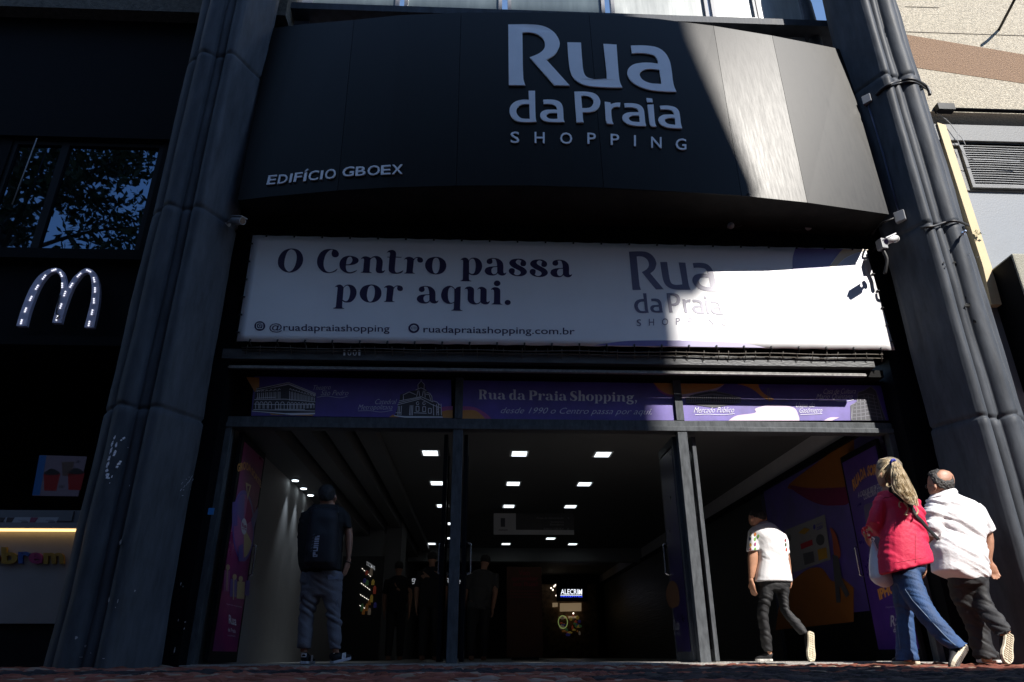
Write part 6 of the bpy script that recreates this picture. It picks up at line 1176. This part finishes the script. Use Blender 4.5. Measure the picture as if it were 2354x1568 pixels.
for k in range(800):
    t0 = rng.normal(0, 0.33); t0 = max(-1, min(1, t0)); ph = rng.random() * 6; A = []
    end = 0.55 + 0.45 * rng.random()
    L_ = [(440, 160), (432, 230), (430, 330), (430, 450), (470, 545), (560, 625), (640, 705), (715, 800)]; R_ = [(500, 140), (570, 195), (640, 310), (700, 430), (765, 560), (795, 650), (803, 745), (815, 850)]
    n_ = max(3, int(8 * end))
    for i in range(n_):
        u = 0.5 + 0.5 * t0 * 1.05; x = L_[i][0] + (R_[i][0] - L_[i][0]) * u + 4 * math.sin(i * 1.3 + ph); y = L_[i][1] + (R_[i][1] - L_[i][1]) * u
        A.append(atY(*wU(x, y), YW - .13 - .035 * i ** .5 + .03 * rng.normal() * min(1, i / 2)))
    tube(bm, spline(A, 3), [0.0023] + [0.0020] * (len(A) * 3 - 4) + [0.0008], n=4)
for pts in (((560, 680), (540, 700), (545, 740), (560, 760)), ((600, 690), (645, 740), (660, 790), (630, 830), (615, 850), (640, 862)), ((760, 740), (790, 800), (770, 860)), ((440, 470), (470, 540), (480, 560)), ((380, 440), (370, 470), (400, 480), (440, 470))):
    for k in range(5): tube(bm, spline([s(*wU(x + rng.normal() * 5, y + rng.normal() * 5)) + Vector((0, -.02, 0)) if False else atY(*wU(x + rng.normal() * 6, y + rng.normal() * 6), YW - .19) for x, y in pts], 4), 0.0024, n=4)
obj('ponytail', bm, m_hair, P1, smooth=True)
bm = NB(); c = atY(*wU(452, 152), YW - .125); ax = (atY(*wU(520, 190), YW - .16) - c).normalized(); e1 = ax.orthogonal().normalized(); e2 = ax.cross(e1); tube(bm, [c + (e1 * math.cos(t) + e2 * math.sin(t)) * 0.024 for t in np.linspace(0, 6.3, 16)], 0.012, n=8); obj('hair_tie', bm, mat('blue hair tie', (0.02, 0.03, 0.32), 0.6), P1, smooth=True)
mw, ml = m_sole_cream, m_tread
f_h, f_t = atY(*wL(880, 1408), YW + .12), atY(*wL(530, 1395), YW + .33); f_h.z = max(f_h.z, 0.004); f_t.z = 0.004
shoe(f_h, f_t, (0, 0, 1), P1, m_sole_cream, m_shoe_blk, 1.0, False)
shoe(atY(*wL(1535, 1165), YW - .42), atY(*wL(1350, 1478), YW - .50), (-0.75, 0.65, 0.25), P1, m_sole_cream, m_shoe_blk, 1.02, True, m_tread)
BAG = thing('carrier_bag', atY(*wL(400, 370), YW + .15), 'white plastic carrier bag hanging from the hand of the woman in red', 'bag'); bm = NB()
ring_loft(bm, [(240, -262, 285, -258, .01, .16), (232, -150, 310, -150, .04, .15), (224, -20, 390, -20, .07, .15), (224, 100, 470, 100, .09, .14), (230, 200, 530, 200, .10, .13), (240, 245, 552, 262, .10, .13), (296, 318, 540, 322, .08, .13), (370, 355, 490, 355, .05, .13), (410, 372, 450, 372, .02, .13)], wL, YW)
put('sack', fused(bm, 0.010, 3, 0.008, (4, 4, 5), 4, 1), mat('white plastic film', (0.62, 0.60, 0.64), 0.3, vary=0.05), BAG)
bm = NB(); tube(bm, spline([atY(*wL(250, -250), YW + .15), atY(*wL(275, -285), YW + .2), atY(*wL(245, -300), YW + .25)], 4), 0.008, n=6); obj('handle', bm, mat('bag handle', (0.6, 0.6, 0.62), 0.3), BAG)
s = on(jk, YW - .1); STR = thing('bag_strap', s(*wU(770, 890)), 'black shoulder strap across the back of the woman in red', 'strap')
W = [s(*wU(x, y)) + Vector((0, -.012, 0.002)) for x, y in ((400, 515), (450, 545), (500, 585), (570, 640), (640, 690), (700, 760), (765, 880), (830, 945))]
W += [atY(*wU(900, 1015), W[-1].y + .01), atY(*wU(985, 1105), W[-1].y + .03), atY(*wU(1062, 1185), W[-1].y + .04)]
bm = NB(); tube(bm, spline(W, 4), [(0.030, 0.008)] * 12 + [(0.034, 0.009)] * 8 + [(0.017, 0.004)] * 21, n=8); obj('webbing', bm, mat('black webbing', (0.006, 0.006, 0.007), 0.7), STR, smooth=True)
# ---- man in the white shirt and black trousers
mU = conv(3440, 1740, 3.919); YM = 6.85; P2 = person((atY(*w5(930, 1400), YM).x, YM, 0), 'balding man in white short sleeved shirt and black trousers beside the pillar')
bm = NB()
ring_loft(bm, [(270, 98, 380, 98, .05), (205, 125, 455, 125, .075), (175, 175, 503, 175, .09), (168, 240, 522, 240, .098), (168, 300, 524, 300, .098), (170, 345, 515, 345, .09), (176, 395, 440, 395, .07), (190, 435, 330, 435, .045)], mU, YM)
ring_loft(bm, [(240, 350, 515, 330, .06), (230, 430, 540, 400, .065), (200, 500, 600, 480, .08)], mU, YM)
tube(bm, [atY(*mU(170, 290), YM + .04), atY(*mU(152, 335), YM + .05), atY(*mU(170, 355), YM + .04)], [.008, .014, .01], n=8)
tube(bm, [atY(*mU(250, 305), YM - .078), atY(*mU(258, 350), YM - .088), atY(*mU(245, 400), YM - .075)], [(.012, .02), (.017, .024), (.008, .012)], n=8)
ring_loft(bm, [(230, 520, 800, 560, .08), (350, 850, 900, 850, .11), (300, 1250, 950, 1250, .13), (330, 1560, 960, 1560, .12)], mU, YM)
ring_loft(bm, [(850, 880, 1000, 880, .1), (860, 960, 1000, 950, .08)], w5, YM)
ring_loft(bm, [(840, 930, 940, 930, .07, .03), (880, 1100, 960, 1090, .06, .06), (970, 1300, 1040, 1300, .045, .08), (1010, 1440, 1070, 1440, .035, .08)], w5, YM)
ring_loft(bm, [(940, 930, 1010, 930, .07), (990, 1090, 1050, 1070, .06, -.06), (1080, 1210, 1140, 1180, .045, -.22), (1130, 1270, 1190, 1240, .035, -.28)], w5, YM)
ring_loft(bm, [(850, 720, 900, 640, .05), (960, 960, 1060, 900, .055), (988, 1050, 1085, 1015, .052), (985, 1150, 1105, 1125, .052), (990, 1250, 1106, 1235, .047), (1002, 1335, 1096, 1325, .038), (1012, 1405, 1088, 1395, .03), (1015, 1440, 1092, 1432, .027)], mU, YM)
ring_loft(bm, [(120, 620, 260, 620, .05), (110, 850, 280, 880, .055), (105, 1060, 235, 1110, .052, .0), (110, 1140, 205, 1165, .05, .06), (130, 1230, 190, 1200, .042, .14), (90, 1270, 150, 1220, .035, .26)], mU, YM)
hand(bm, atY(*mU(1055, 1440), YM), (0.18, -0.02, -1), (-0.35, -0.9, 0), 1.12, -1); hand(bm, atY(*mU(90, 1260), YM + .28), (-0.4, 0.6, -0.3), (0, 0, -1), 1.0)
body2 = put('body', fused(bm, 0.0075, 4), skin2, P2)
bm = NB()
ring_loft(bm, [(300, 400, 548, 385, .07), (215, 455, 585, 435, .09), (140, 520, 700, 490, .115), (105, 590, 850, 560, .135), (120, 700, 925, 680, .15), (200, 850, 968, 850, .16), (260, 1000, 978, 1000, .165), (195, 1150, 985, 1150, .175), (185, 1260, 995, 1250, .18), (230, 1400, 1005, 1400, .18), (240, 1570, 1018, 1570, .175)], mU, YM, sq=0.85)
ring_loft(bm, [(690, 800, 1040, 800, .17), (692, 850, 1043, 852, .17), (760, 880, 1040, 886, .165), (820, 902, 1022, 910, .15), (860, 914, 1000, 918, .12)], w5, YM, sq=0.85)
ring_loft(bm, [(800, 660, 880, 560, .085), (850, 760, 955, 650, .085), (905, 870, 1020, 780, .085), (950, 980, 1085, 890, .085), (968, 1052, 1124, 966, .085)], mU, YM)
ring_loft(bm, [(130, 570, 300, 560, .09), (78, 700, 345, 690, .10, -.03), (88, 850, 378, 860, .105, -.04), (92, 960, 345, 1000, .10, -.04), (95, 1048, 285, 1115, .095, -.03)], mU, YM)
m_ws = mat('white shirt cotton', (0.74, 0.73, 0.75), 0.7, vary=0.03, vscale=6, bump=0.2, bscale=45)
sh2 = put('shirt', fused(bm, 0.010, 3, 0.016, (5.5, 5, 8), 5, 1), m_ws, P2)
bm = NB(); ring_loft(bm, [(310, 378, 548, 372, .072, -.005), (250, 440, 580, 428, .085, -.01), (165, 505, 560, 450, .09, -.012), (160, 515, 520, 455, .06, -.012)], mU, YM); put('collar', fused(bm, 0.009, 2), m_ws, P2)
bm = NB()
ring_loft(bm, [(760, 850, 1035, 860, .15), (800, 900, 1036, 900, .15), (815, 950, 1030, 935, .13)], w5, YM)
ring_loft(bm, [(795, 920, 965, 925, .12, .03), (812, 1000, 968, 1000, .115, .05), (838, 1080, 988, 1072, .105, .07), (876, 1160, 1022, 1150, .10, .08), (916, 1245, 1050, 1240, .095, .09), (940, 1335, 1064, 1330, .095, .09), (962, 1425, 1110, 1402, .10, .09)], w5, YM)
ring_loft(bm, [(915, 930, 1032, 920, .12), (938, 1010, 1030, 992, .105, -.02), (955, 1085, 1062, 1062, .095, -.06), (1010, 1165, 1112, 1115, .09, -.14), (1062, 1228, 1162, 1182, .09, -.21), (1100, 1275, 1182, 1225, .09, -.26)], w5, YM)
put('trousers', fused(bm, 0.010, 3, 0.011, (4, 4, 11), 6, 1), m_blktrs, P2)
hair_from(body2, mU, [(140,160),(165,115),(215,80),(290,70),(350,88),(305,128),(290,165),(330,205),(400,238),(470,238),(508,205),(500,150),(540,240),(540,385),(420,378),(310,355),(268,300),(235,288),(205,240),(185,190)], 0.013, mat('curly greying hair', (0.020, 0.018, 0.018), 0.55, vary=0.6, vscale=80, bump=1.0, bscale=80, col2=(0.10, 0.095, 0.09)), P2, 22, 55, 0.7)
bm = NB(); tube(bm, spline([atY(*mU(243, 318), YM - .09), atY(*mU(190, 315), YM - .03), atY(*mU(150, 318), YM + .05)], 4), 0.003, n=5); tube(bm, [atY(*mU(135 + 20 * math.cos(t), 330 + 26 * math.sin(t)), YM + .07) for t in np.linspace(0, 6.3, 14)], 0.0025, n=5); obj('glasses', bm, mat('glasses wire', (0.2, 0.18, 0.16), 0.3, metal=0.8), P2)
h_, t_ = atY(*w5(1128, 1462), YM + .10), atY(*w5(985, 1458), YM + .32); h_.z = 0.008; t_.z = 0.012
shoe(h_, t_, (0, 0, 1), P2, m_sole_w, m_shoe_blk, 1.1, False); shoe(atY(*w5(1192, 1247), YM - .30), atY(*w5(1172, 1440), YM - .42), (0.1, 1, 0.15), P2, m_sole_cream, m_shoe_blk, 1.12, True, mat('sole lug', (0.42, 0.36, 0.26), 0.7))
# ---- man in the white T-shirt stepping inside
tU, tL = conv(2740, 1880, 4.9), conv(2760, 2160, 4.3556); YT3 = 8.78; P3 = person((atY(*tL(480, 1380), YT3).x, YT3, ZF), 'man in white T-shirt with coloured dots on the sleeves and tight black jeans')
bm = NB()
ring_loft(bm, [(440, 160, 560, 160, .05), (375, 185, 610, 185, .08), (345, 235, 632, 235, .1), (338, 290, 640, 290, .105), (338, 340, 632, 340, .1), (352, 390, 560, 390, .08), (375, 438, 480, 438, .05)], tU, YT3)
ring_loft(bm, [(425, 320, 615, 320, .06), (430, 400, 660, 390, .065), (400, 470, 740, 440, .08)], tU, YT3)
for X in (365, 640): tube(bm, [atY(*tU(X, 270), YT3 - .05), atY(*tU(X + (15 if X < 400 else 4), 320), YT3 - .06), atY(*tU(X + (10 if X < 400 else -8), 365), YT3 - .05)], [(.010, .02), (.015, .024), (.008, .01)], n=8)
ring_loft(bm, [(400, 520, 880, 500, .08), (540, 900, 960, 900, .1), (520, 1250, 1020, 1250, .11), (500, 1460, 1040, 1460, .11)], tU, YT3)
ring_loft(bm, [(400, 80, 860, 90, .1), (430, 230, 830, 230, .09)], tL, YT3)
ring_loft(bm, [(420, 250, 570, 250, .06), (390, 600, 490, 600, .05, .03), (430, 950, 530, 950, .04, .05), (515, 1290, 585, 1290, .032, .06)], tL, YT3)
ring_loft(bm, [(690, 250, 810, 250, .06), (770, 560, 850, 550, .05, -.03), (930, 770, 1020, 720, .04, -.14), (1100, 945, 1160, 920, .032, -.2)], tL, YT3)
ring_loft(bm, [(350, 600, 450, 560, .05), (320, 800, 500, 800, .055), (325, 920, 502, 912, .055), (312, 1035, 502, 1025, .055), (316, 1150, 490, 1150, .05), (326, 1300, 455, 1300, .042), (332, 1410, 424, 1410, .03)], tU, YT3)
ring_loft(bm, [(920, 620, 980, 600, .05), (1000, 900, 1050, 900, .05), (1045, 1080, 1080, 1080, .045), (1070, 1250, 1100, 1250, .04), (1080, 1380, 1110, 1380, .03)], tU, YT3)
hand(bm, atY(*tL(247, 90), YT3), (0.12, 0.1, -1), (0.8, 0.5, 0), 1.15); hand(bm, atY(*tU(1096, 1385), YT3), (0, 0.2, -1), (-0.8, 0.4, 0), 1.05, -1)
body3 = put('body', fused(bm, 0.0075, 4), skin, P3)
bm = NB()
ring_loft(bm, [(470, 420, 730, 390, .075), (365, 492, 810, 440, .105), (325, 560, 900, 520, .13), (380, 680, 985, 640, .145), (450, 800, 1018, 780, .15), (490, 950, 1025, 950, .15), (495, 1100, 1052, 1100, .15), (468, 1250, 1080, 1250, .155), (440, 1400, 1108, 1405, .16), (432, 1478, 1122, 1488, .16)], tU, YT3, sq=0.85)
ring_loft(bm, [(330, 560, 480, 480, .08), (308, 680, 522, 660, .085), (300, 800, 524, 800, .085), (290, 922, 517, 912, .085)], tU, YT3); ring_loft(bm, [(890, 580, 985, 600, .075), (950, 740, 1046, 735, .075), (990, 870, 1056, 862, .07), (1015, 965, 1066, 975, .07)], tU, YT3)
m_wt = mat('white jersey', (0.76, 0.75, 0.76), 0.75, vary=0.02, bump=0.1, bscale=60); ts = put('shirt', fused(bm, 0.010, 3, 0.012, (6, 5, 5), 8, 1), m_wt, P3)
bm = NB(); ring_loft(bm, [(465, 400, 680, 362, .078, -.004), (430, 440, 730, 405, .088, -.006), (450, 446, 720, 412, .075, -.006)], tU, YT3); put('collar', fused(bm, 0.009, 2), mat('grey collar', (0.30, 0.28, 0.33), 0.8), P3)
s = on(ts, YT3 - .1)
for i, (x, y, c) in enumerate(((360, 605, 'olive'), (445, 605, 'orange'), (500, 640, 'green'), (352, 690, 'navy'), (445, 693, 'green'), (362, 800, 'gold'), (448, 785, 'purple'), (358, 885, 'red'), (448, 878, 'green'), (1000, 715, 'maroon'), (1008, 795, 'dark'), (1022, 885, 'red'))):
    cc = {'olive': (.3, .33, .08), 'orange': (.65, .2, .03), 'green': (.2, .42, .1), 'navy': (.03, .04, .12), 'gold': (.65, .35, .03), 'purple': (.35, .08, .2), 'red': (.55, .08, .05), 'maroon': (.2, .02, .03), 'dark': (.06, .09, .04)}[c]
    bm = NB(); decal(bm, [[tU(*p) for p in ell(x, y, 20 if x < 900 else 14, 34, 14)]], s, 0.006); obj('sleeve_dot', bm, mat('dot ' + c, cc, 0.7), P3)
bm = NB()
ring_loft(bm, [(360, 40, 890, 60, .13), (368, 150, 882, 150, .135), (380, 245, 860, 245, .12)], tL, YT3)
ring_loft(bm, [(372, 200, 625, 200, .11), (374, 380, 582, 380, .10), (352, 520, 538, 520, .09, .02), (345, 640, 518, 640, .085, .03), (370, 760, 522, 760, .085, .04), (396, 900, 546, 900, .085, .05), (402, 1030, 574, 1030, .08, .05), (415, 1150, 582, 1150, .075, .06), (472, 1245, 592, 1232, .065, .06)], tL, YT3)
ring_loft(bm, [(630, 200, 865, 200, .11), (688, 360, 845, 360, .10), (714, 470, 852, 475, .09, -.02), (740, 585, 868, 560, .085, -.05), (800, 675, 934, 630, .08, -.09), (900, 795, 1042, 722, .08, -.14), (980, 885, 1112, 820, .075, -.18), (1050, 965, 1162, 908, .065, -.2)], tL, YT3)
put('trousers', fused(bm, 0.010, 3, 0.009, (4, 4, 15), 9, 1), m_blktrs, P3)
hair_from(body3, tU, [(325,240),(365,160),(440,130),(565,130),(650,200),(655,335),(630,345),(560,335),(480,305),(425,295),(405,268),(352,265)], 0.007, m_blackhair, P3, 25, 45, 0.5)
h_, t_ = atY(*tL(600, 1395), YT3 + .05), atY(*tL(315, 1380), YT3 + .14); h_.z = t_.z = ZF + 0.002
shoe(h_, t_, (0, 0, 1), P3, m_sole_w, m_shoe_blk, 1.05, False); shoe(atY(*tL(1240, 905), YT3 - .2), atY(*tL(1243, 1405), YT3 - .28), (-0.25, 1, 0.1), P3, m_sole_cream, m_shoe_blk, 1.12, True)
# ---- man with the backpack
lU, lL = conv(1080, 1790, 4.125), conv(1080, 2140, 4.125); YL = 7.66; P4 = person((atY(*lL(480, 1400), YL).x, YL, ZF), 'man in black T-shirt and grey cargo joggers with a black backpack')
bm = NB()
ring_loft(bm, [(545, 125, 655, 125, .05), (495, 160, 700, 160, .08), (480, 220, 728, 220, .1), (478, 285, 730, 285, .105), (488, 340, 722, 340, .1), (500, 390, 715, 390, .085), (520, 440, 700, 440, .06)], lU, YL)
ring_loft(bm, [(510, 350, 712, 360, .06), (500, 420, 730, 425, .065), (440, 480, 790, 480, .08)], lU, YL)
tube(bm, [atY(*lU(728, 270), YL - .03), atY(*lU(735, 325), YL - .04), atY(*lU(722, 385), YL - .03)], [(.010, .02), (.015, .024), (.008, .01)], n=8)
ring_loft(bm, [(330, 520, 850, 520, .08), (220, 900, 800, 900, .11), (230, 1400, 780, 1400, .11)], lU, YL); ring_loft(bm, [(250, 60, 800, 60, .1), (260, 280, 780, 280, .09)], lL, YL)
ring_loft(bm, [(250, 300, 420, 330, .06), (210, 750, 360, 750, .05), (200, 1150, 310, 1150, .035), (190, 1260, 300, 1260, .033)], lL, YL); ring_loft(bm, [(600, 320, 790, 320, .06), (640, 720, 790, 720, .05), (680, 1150, 780, 1150, .035), (690, 1270, 790, 1270, .033)], lL, YL)
ring_loft(bm, [(830, 560, 920, 560, .05), (860, 760, 990, 770, .055), (868, 830, 994, 830, .055), (886, 910, 1003, 900, .052), (886, 1000, 1001, 1000, .05), (892, 1100, 990, 1100, .045), (902, 1200, 974, 1200, .036), (905, 1290, 955, 1295, .028)], lU, YL)
ring_loft(bm, [(200, 620, 300, 620, .05), (170, 900, 270, 900, .05, .1), (190, 1250, 260, 1250, .04, .2), (200, 1380, 250, 1380, .03, .25)], lU, YL)
hand(bm, atY(*lU(932, 1300), YL), (-0.22, 0.05, -1), (-0.8, 0.3, -0.1), 1.1, -1); hand(bm, atY(*lU(225, 1390), YL + .25), (0, 0.3, -1), (0.8, 0.3, 0), 1.0)
body4 = put('body', fused(bm, 0.0075, 4), skin2, P4)
bm = NB()
ring_loft(bm, [(470, 420, 740, 425, .08), (340, 468, 865, 470, .115), (235, 575, 935, 560, .135), (180, 700, 950, 700, .145), (158, 850, 880, 850, .15), (153, 1000, 855, 1000, .15), (152, 1200, 838, 1200, .155), (165, 1350, 828, 1350, .16), (200, 1462, 832, 1440, .16)], lU, YL, sq=0.85)
ring_loft(bm, [(790, 500, 935, 545, .085), (835, 640, 972, 640, .09), (852, 800, 992, 800, .09)], lU, YL); ring_loft(bm, [(200, 560, 330, 520, .08), (158, 760, 310, 760, .09, .03), (148, 950, 300, 950, .09, .06)], lU, YL)
put('shirt', fused(bm, 0.011, 3, 0.010, (5, 5, 6), 11, 1), mat('black jersey', (0.006, 0.006, 0.007), 0.8), P4)
bm = NB()
ring_loft(bm, [(195, 30, 850, 10, .15), (190, 150, 850, 150, .15), (186, 290, 842, 290, .14), (190, 400, 830, 400, .12)], lL, YL)
ring_loft(bm, [(186, 340, 492, 360, .12, .0), (180, 500, 484, 470, .12), (174, 620, 430, 620, .11), (164, 750, 397, 750, .10), (158, 900, 386, 900, .095), (152, 1050, 372, 1050, .09), (145, 1140, 357, 1145, .095), (140, 1200, 352, 1212, .08)], lL, YL)
ring_loft(bm, [(500, 340, 835, 340, .12, .0), (560, 500, 826, 500, .115), (578, 610, 826, 610, .11), (590, 730, 832, 730, .10), (602, 860, 836, 860, .095), (616, 1000, 827, 1000, .09), (632, 1110, 826, 1110, .095), (652, 1215, 810, 1215, .08)], lL, YL)
tr4 = put('joggers', fused(bm, 0.011, 3, 0.012, (4, 4, 8), 12, 1), mat('grey jogger fleece', (0.15, 0.148, 0.17), 0.85, vary=0.12, vscale=8, bump=0.2, bscale=90), P4)
s = on(tr4, YL - .12); bm = NB()
for q in (((610, 70), (790, 30), (770, 130), (620, 140)), ((745, 440), (825, 430), (812, 540), (760, 545)), ((185, 380), (245, 355), (205, 470), (178, 490))): decal(bm, [[lL(*p) for p in q]], s, 0.010, 0.012)
obj('cargo_pocket', bm, mat('jogger pocket', (0.16, 0.17, 0.22), 0.85), P4)
hair_from(body4, lU, [(462,310),(465,200),(520,120),(590,100),(680,112),(742,200),(745,265),(722,285),(702,352),(600,372),(500,362)], 0.007, m_blackhair, P4, 25, 45, 0.5)
bm = NB(); c = atY(*lU(928, 1312), YL); tube(bm, [c + Vector((0.033 * math.cos(t), 0.03 * math.sin(t), -0.008 * math.cos(t))) for t in np.linspace(0, 6.3, 16)], 0.005, n=6); obj('wristband', bm, M['cable'], P4)
h1, t1 = atY(*lL(232, 1425), YL - .02), atY(*lL(250, 1415), YL + .27); h1.z = t1.z = ZF + 0.002; t1.x = h1.x + 0.02
h2, t2 = atY(*lL(672, 1405), YL + .02), atY(*lL(960, 1400), YL + .18); h2.z = ZF + 0.002; t2.z = ZF + 0.045
for h, t in ((h1, t1), (h2, t2)):
    so = shoe(h, t, (0, 0, 1), P4, mat('off white sole', (0.5, 0.5, 0.55), 0.6), m_shoe_blk, 1.12, False); a = (t - h).normalized(); sd = a.cross(Vector((0, 0, 1))).normalized(); L_ = (t - h).length; bm = NB()
    for k in range(3):
        b = h + a * (L_ * (0.42 + 0.07 * k)) + sd * 0.042; obox(bm, b + Vector((0, 0, 0.055)), a + Vector((0, 0, 0.6)), sd, (0, 0, 1), 0.006, 0.004, 0.028)
    obox(bm, h + a * 0.006 + Vector((0, 0, 0.085)), sd, a, (0, 0, 1), 0.024, 0.008, 0.018); obj('stripe', bm, M['ink_white'], P4)
BP = thing('backpack', atY(*lU(500, 1420), YL - .2), 'black backpack with pale block logo running up it on the man at the left door', 'backpack'); bm = NB()
ring_loft(bm, [(430, 480, 720, 480, .06, -.16), (360, 530, 770, 530, .10, -.18), (330, 650, 790, 650, .12, -.19), (300, 900, 790, 900, .135, -.2), (260, 1150, 780, 1150, .14, -.2), (245, 1330, 775, 1330, .135, -.2), (270, 1410, 760, 1415, .11, -.19)], lU, YL, sq=0.75)
bp = put('pack', fused(bm, 0.011, 3, 0.006, (5, 5, 4), 14, 1), mat('black pack fabric', (0.007, 0.007, 0.012), 0.7, bump=0.2, bscale=150), BP)
bm = NB()
for x in (400, 740): tube(bm, spline([atY(*lU(x, 560), YL - .2), atY(*lU(x, 470), YL - .1), atY(*lU(x, 450), YL + .02), atY(*lU(x, 560), YL + .16)], 5), (0.03, 0.008), n=8)
obj('strap', bm, M['cable'], BP, smooth=True)
s = on(bp, YL - .3); bm = NB()
base = [((388, 1235), (455, 1228), (458, 1195), (430, 1195), (425, 1155), (390, 1158))]
decal(bm, [[lU(*p) for p in ((385, 1232), (455, 1230), (457, 1195), (428, 1195), (425, 1155), (387, 1158))], [lU(*p) for p in ((400, 1218), (440, 1216), (440, 1206), (400, 1208))]], s, 0.008)
decal(bm, [[lU(*p) for p in ((390, 1148), (460, 1142), (468, 1078), (396, 1080), (395, 1098), (448, 1096), (443, 1124), (391, 1128))]], s, 0.008)
for q in (((398, 1072), (470, 1068), (473, 1048), (400, 1052)), ((403, 1040), (474, 1034), (477, 1012), (406, 1016)), ((408, 1004), (479, 998), (481, 978), (411, 982)), ((413, 972), (484, 966), (486, 940), (416, 944)), ((420, 935), (488, 928), (491, 900), (452, 905), (452, 918), (423, 920))): decal(bm, [[lU(*p) for p in q]], s, 0.008)
obj('logo', bm, mat('pale pack print', (0.40, 0.40, 0.48), 0.6), BP)
bm = NB()
for k in range(6): y = 1160 - 50 * k; x = 345 + 8 * k; decal(bm, [[lU(x, y), lU(x + 36, y - 18), lU(x + 36, y - 44), lU(x + 2, y - 28)]], s, 0.007)
obj('logo_shade', bm, mat('dim pack print', (0.055, 0.055, 0.07), 0.7), BP)
# ---- shoppers in the dark hall
def shopper(px, Yd, H, label, top, turn=0, stoop=0.0):
    b = atY(px, 1500, Yd); x = b.x; p = person((x, Yd, ZF), label); p['group'] = 'shoppers in the dark hall'; z = lambda f: ZF + H * f; st = lambda f: Vector((stoop * max(0, f - 0.5) * 0.6, 0, 0))
    def col(pts, cx): return [Vector((x + cx + dx, Yd + dy, z(f))) + st(f) for f, dx, dy, _ in pts], [r for *_, r in pts]
    bm = NB()
    for sg in (-1, 1):
        P, R = col(((0.52, 0, 0, .085), (0.28, 0.01 * sg, 0.03 * sg, .06), (0.05, 0.01 * sg, 0.08 * sg, .042), (0.01, 0.01 * sg, 0.09 * sg, .045)), 0.085 * sg); tube(bm, P, R, n=12)
        tube(bm, [P[-1] + Vector((0, -0.03, 0.03)), P[-1] + Vector((0, 0.16, 0.015))], [(.04, .035), (.04, .02)], n=10)
        P, R = col(((0.81, 0.03 * sg, 0, .05), (0.62, 0.07 * sg, -0.02 * sg, .045), (0.48, 0.06 * sg, 0.05, .033)), 0.17 * sg); tube(bm, P, R, n=10); hand(bm, P[-1], (0, 0.1, -1), (-sg, 0.3, 0), 1.0, -sg)
    P, R = col(((0.84, 0, 0, (.07, .06)), (0.80, 0, 0, (.18, .10)), (0.70, 0, 0, (.19, .12)), (0.58, 0, 0, (.165, .115)), (0.50, 0, 0, (.17, .12))), 0); tube(bm, P, R, n=18)
    P, R = col(((0.82, 0, 0, .055), (0.88, 0, 0, .05), (0.90, 0, .01, .07), (0.935, 0, .01, .082), (0.97, 0, .01, .072), (0.995, 0, .01, .03)), 0); tube(bm, P, R, n=14)
    put('body', fused(bm, 0.011, 4), skin2, p)
    bm = NB(); P, R = col(((0.85, 0, 0, (.08, .07)), (0.82, 0, 0, (.18, .11)), (0.72, 0, 0, (.205, .135)), (0.58, 0, 0, (.185, .135)), (0.47, 0, 0, (.19, .14))), 0); tube(bm, P, R, n=18)
    for sg in (-1, 1): P, R = col(((0.81, 0.02 * sg, 0, .065), (0.66, 0.07 * sg, 0, .06)), 0.17 * sg); tube(bm, P, R, n=10)
    put('shirt', fused(bm, 0.013, 3, 0.01, (5, 5, 6), 3, 1), top, p)
    bm = NB()
    for sg in (-1, 1): P, R = col(((0.53, 0, 0, .105), (0.28, 0.01 * sg, 0.03 * sg, .08), (0.045, 0.01 * sg, 0.08 * sg, .062)), 0.085 * sg); tube(bm, P, R, n=12)
    put('trousers', fused(bm, 0.013, 3), m_blktrs, p)
    bm = NB(); P, R = col(((0.915, 0, -.015, .075), (0.945, 0, -.005, .088), (0.98, 0, 0, .074), (1.0, 0, 0, .03)), 0); tube(bm, P, R, n=14); put('hair', fused(bm, 0.011, 2, 0.004, (25, 25, 25), 2), m_blackhair, p)
m_dk = mat('dark jacket cloth', (0.010, 0.010, 0.012), 0.8)
shopper(906, 14.2, 1.74, 'shadowy shopper in dark clothes left of the script sign', m_dk)
shopper(985, 12.6, 1.72, 'shadowy broad shopper just left of the left door post', m_dk)
shopper(1098, 12.2, 1.62, 'stooping shadowy shopper in a dim grey top right of the left door post', mat('dim grey top', (0.05, 0.05, 0.05), 0.8), stoop=0.4)
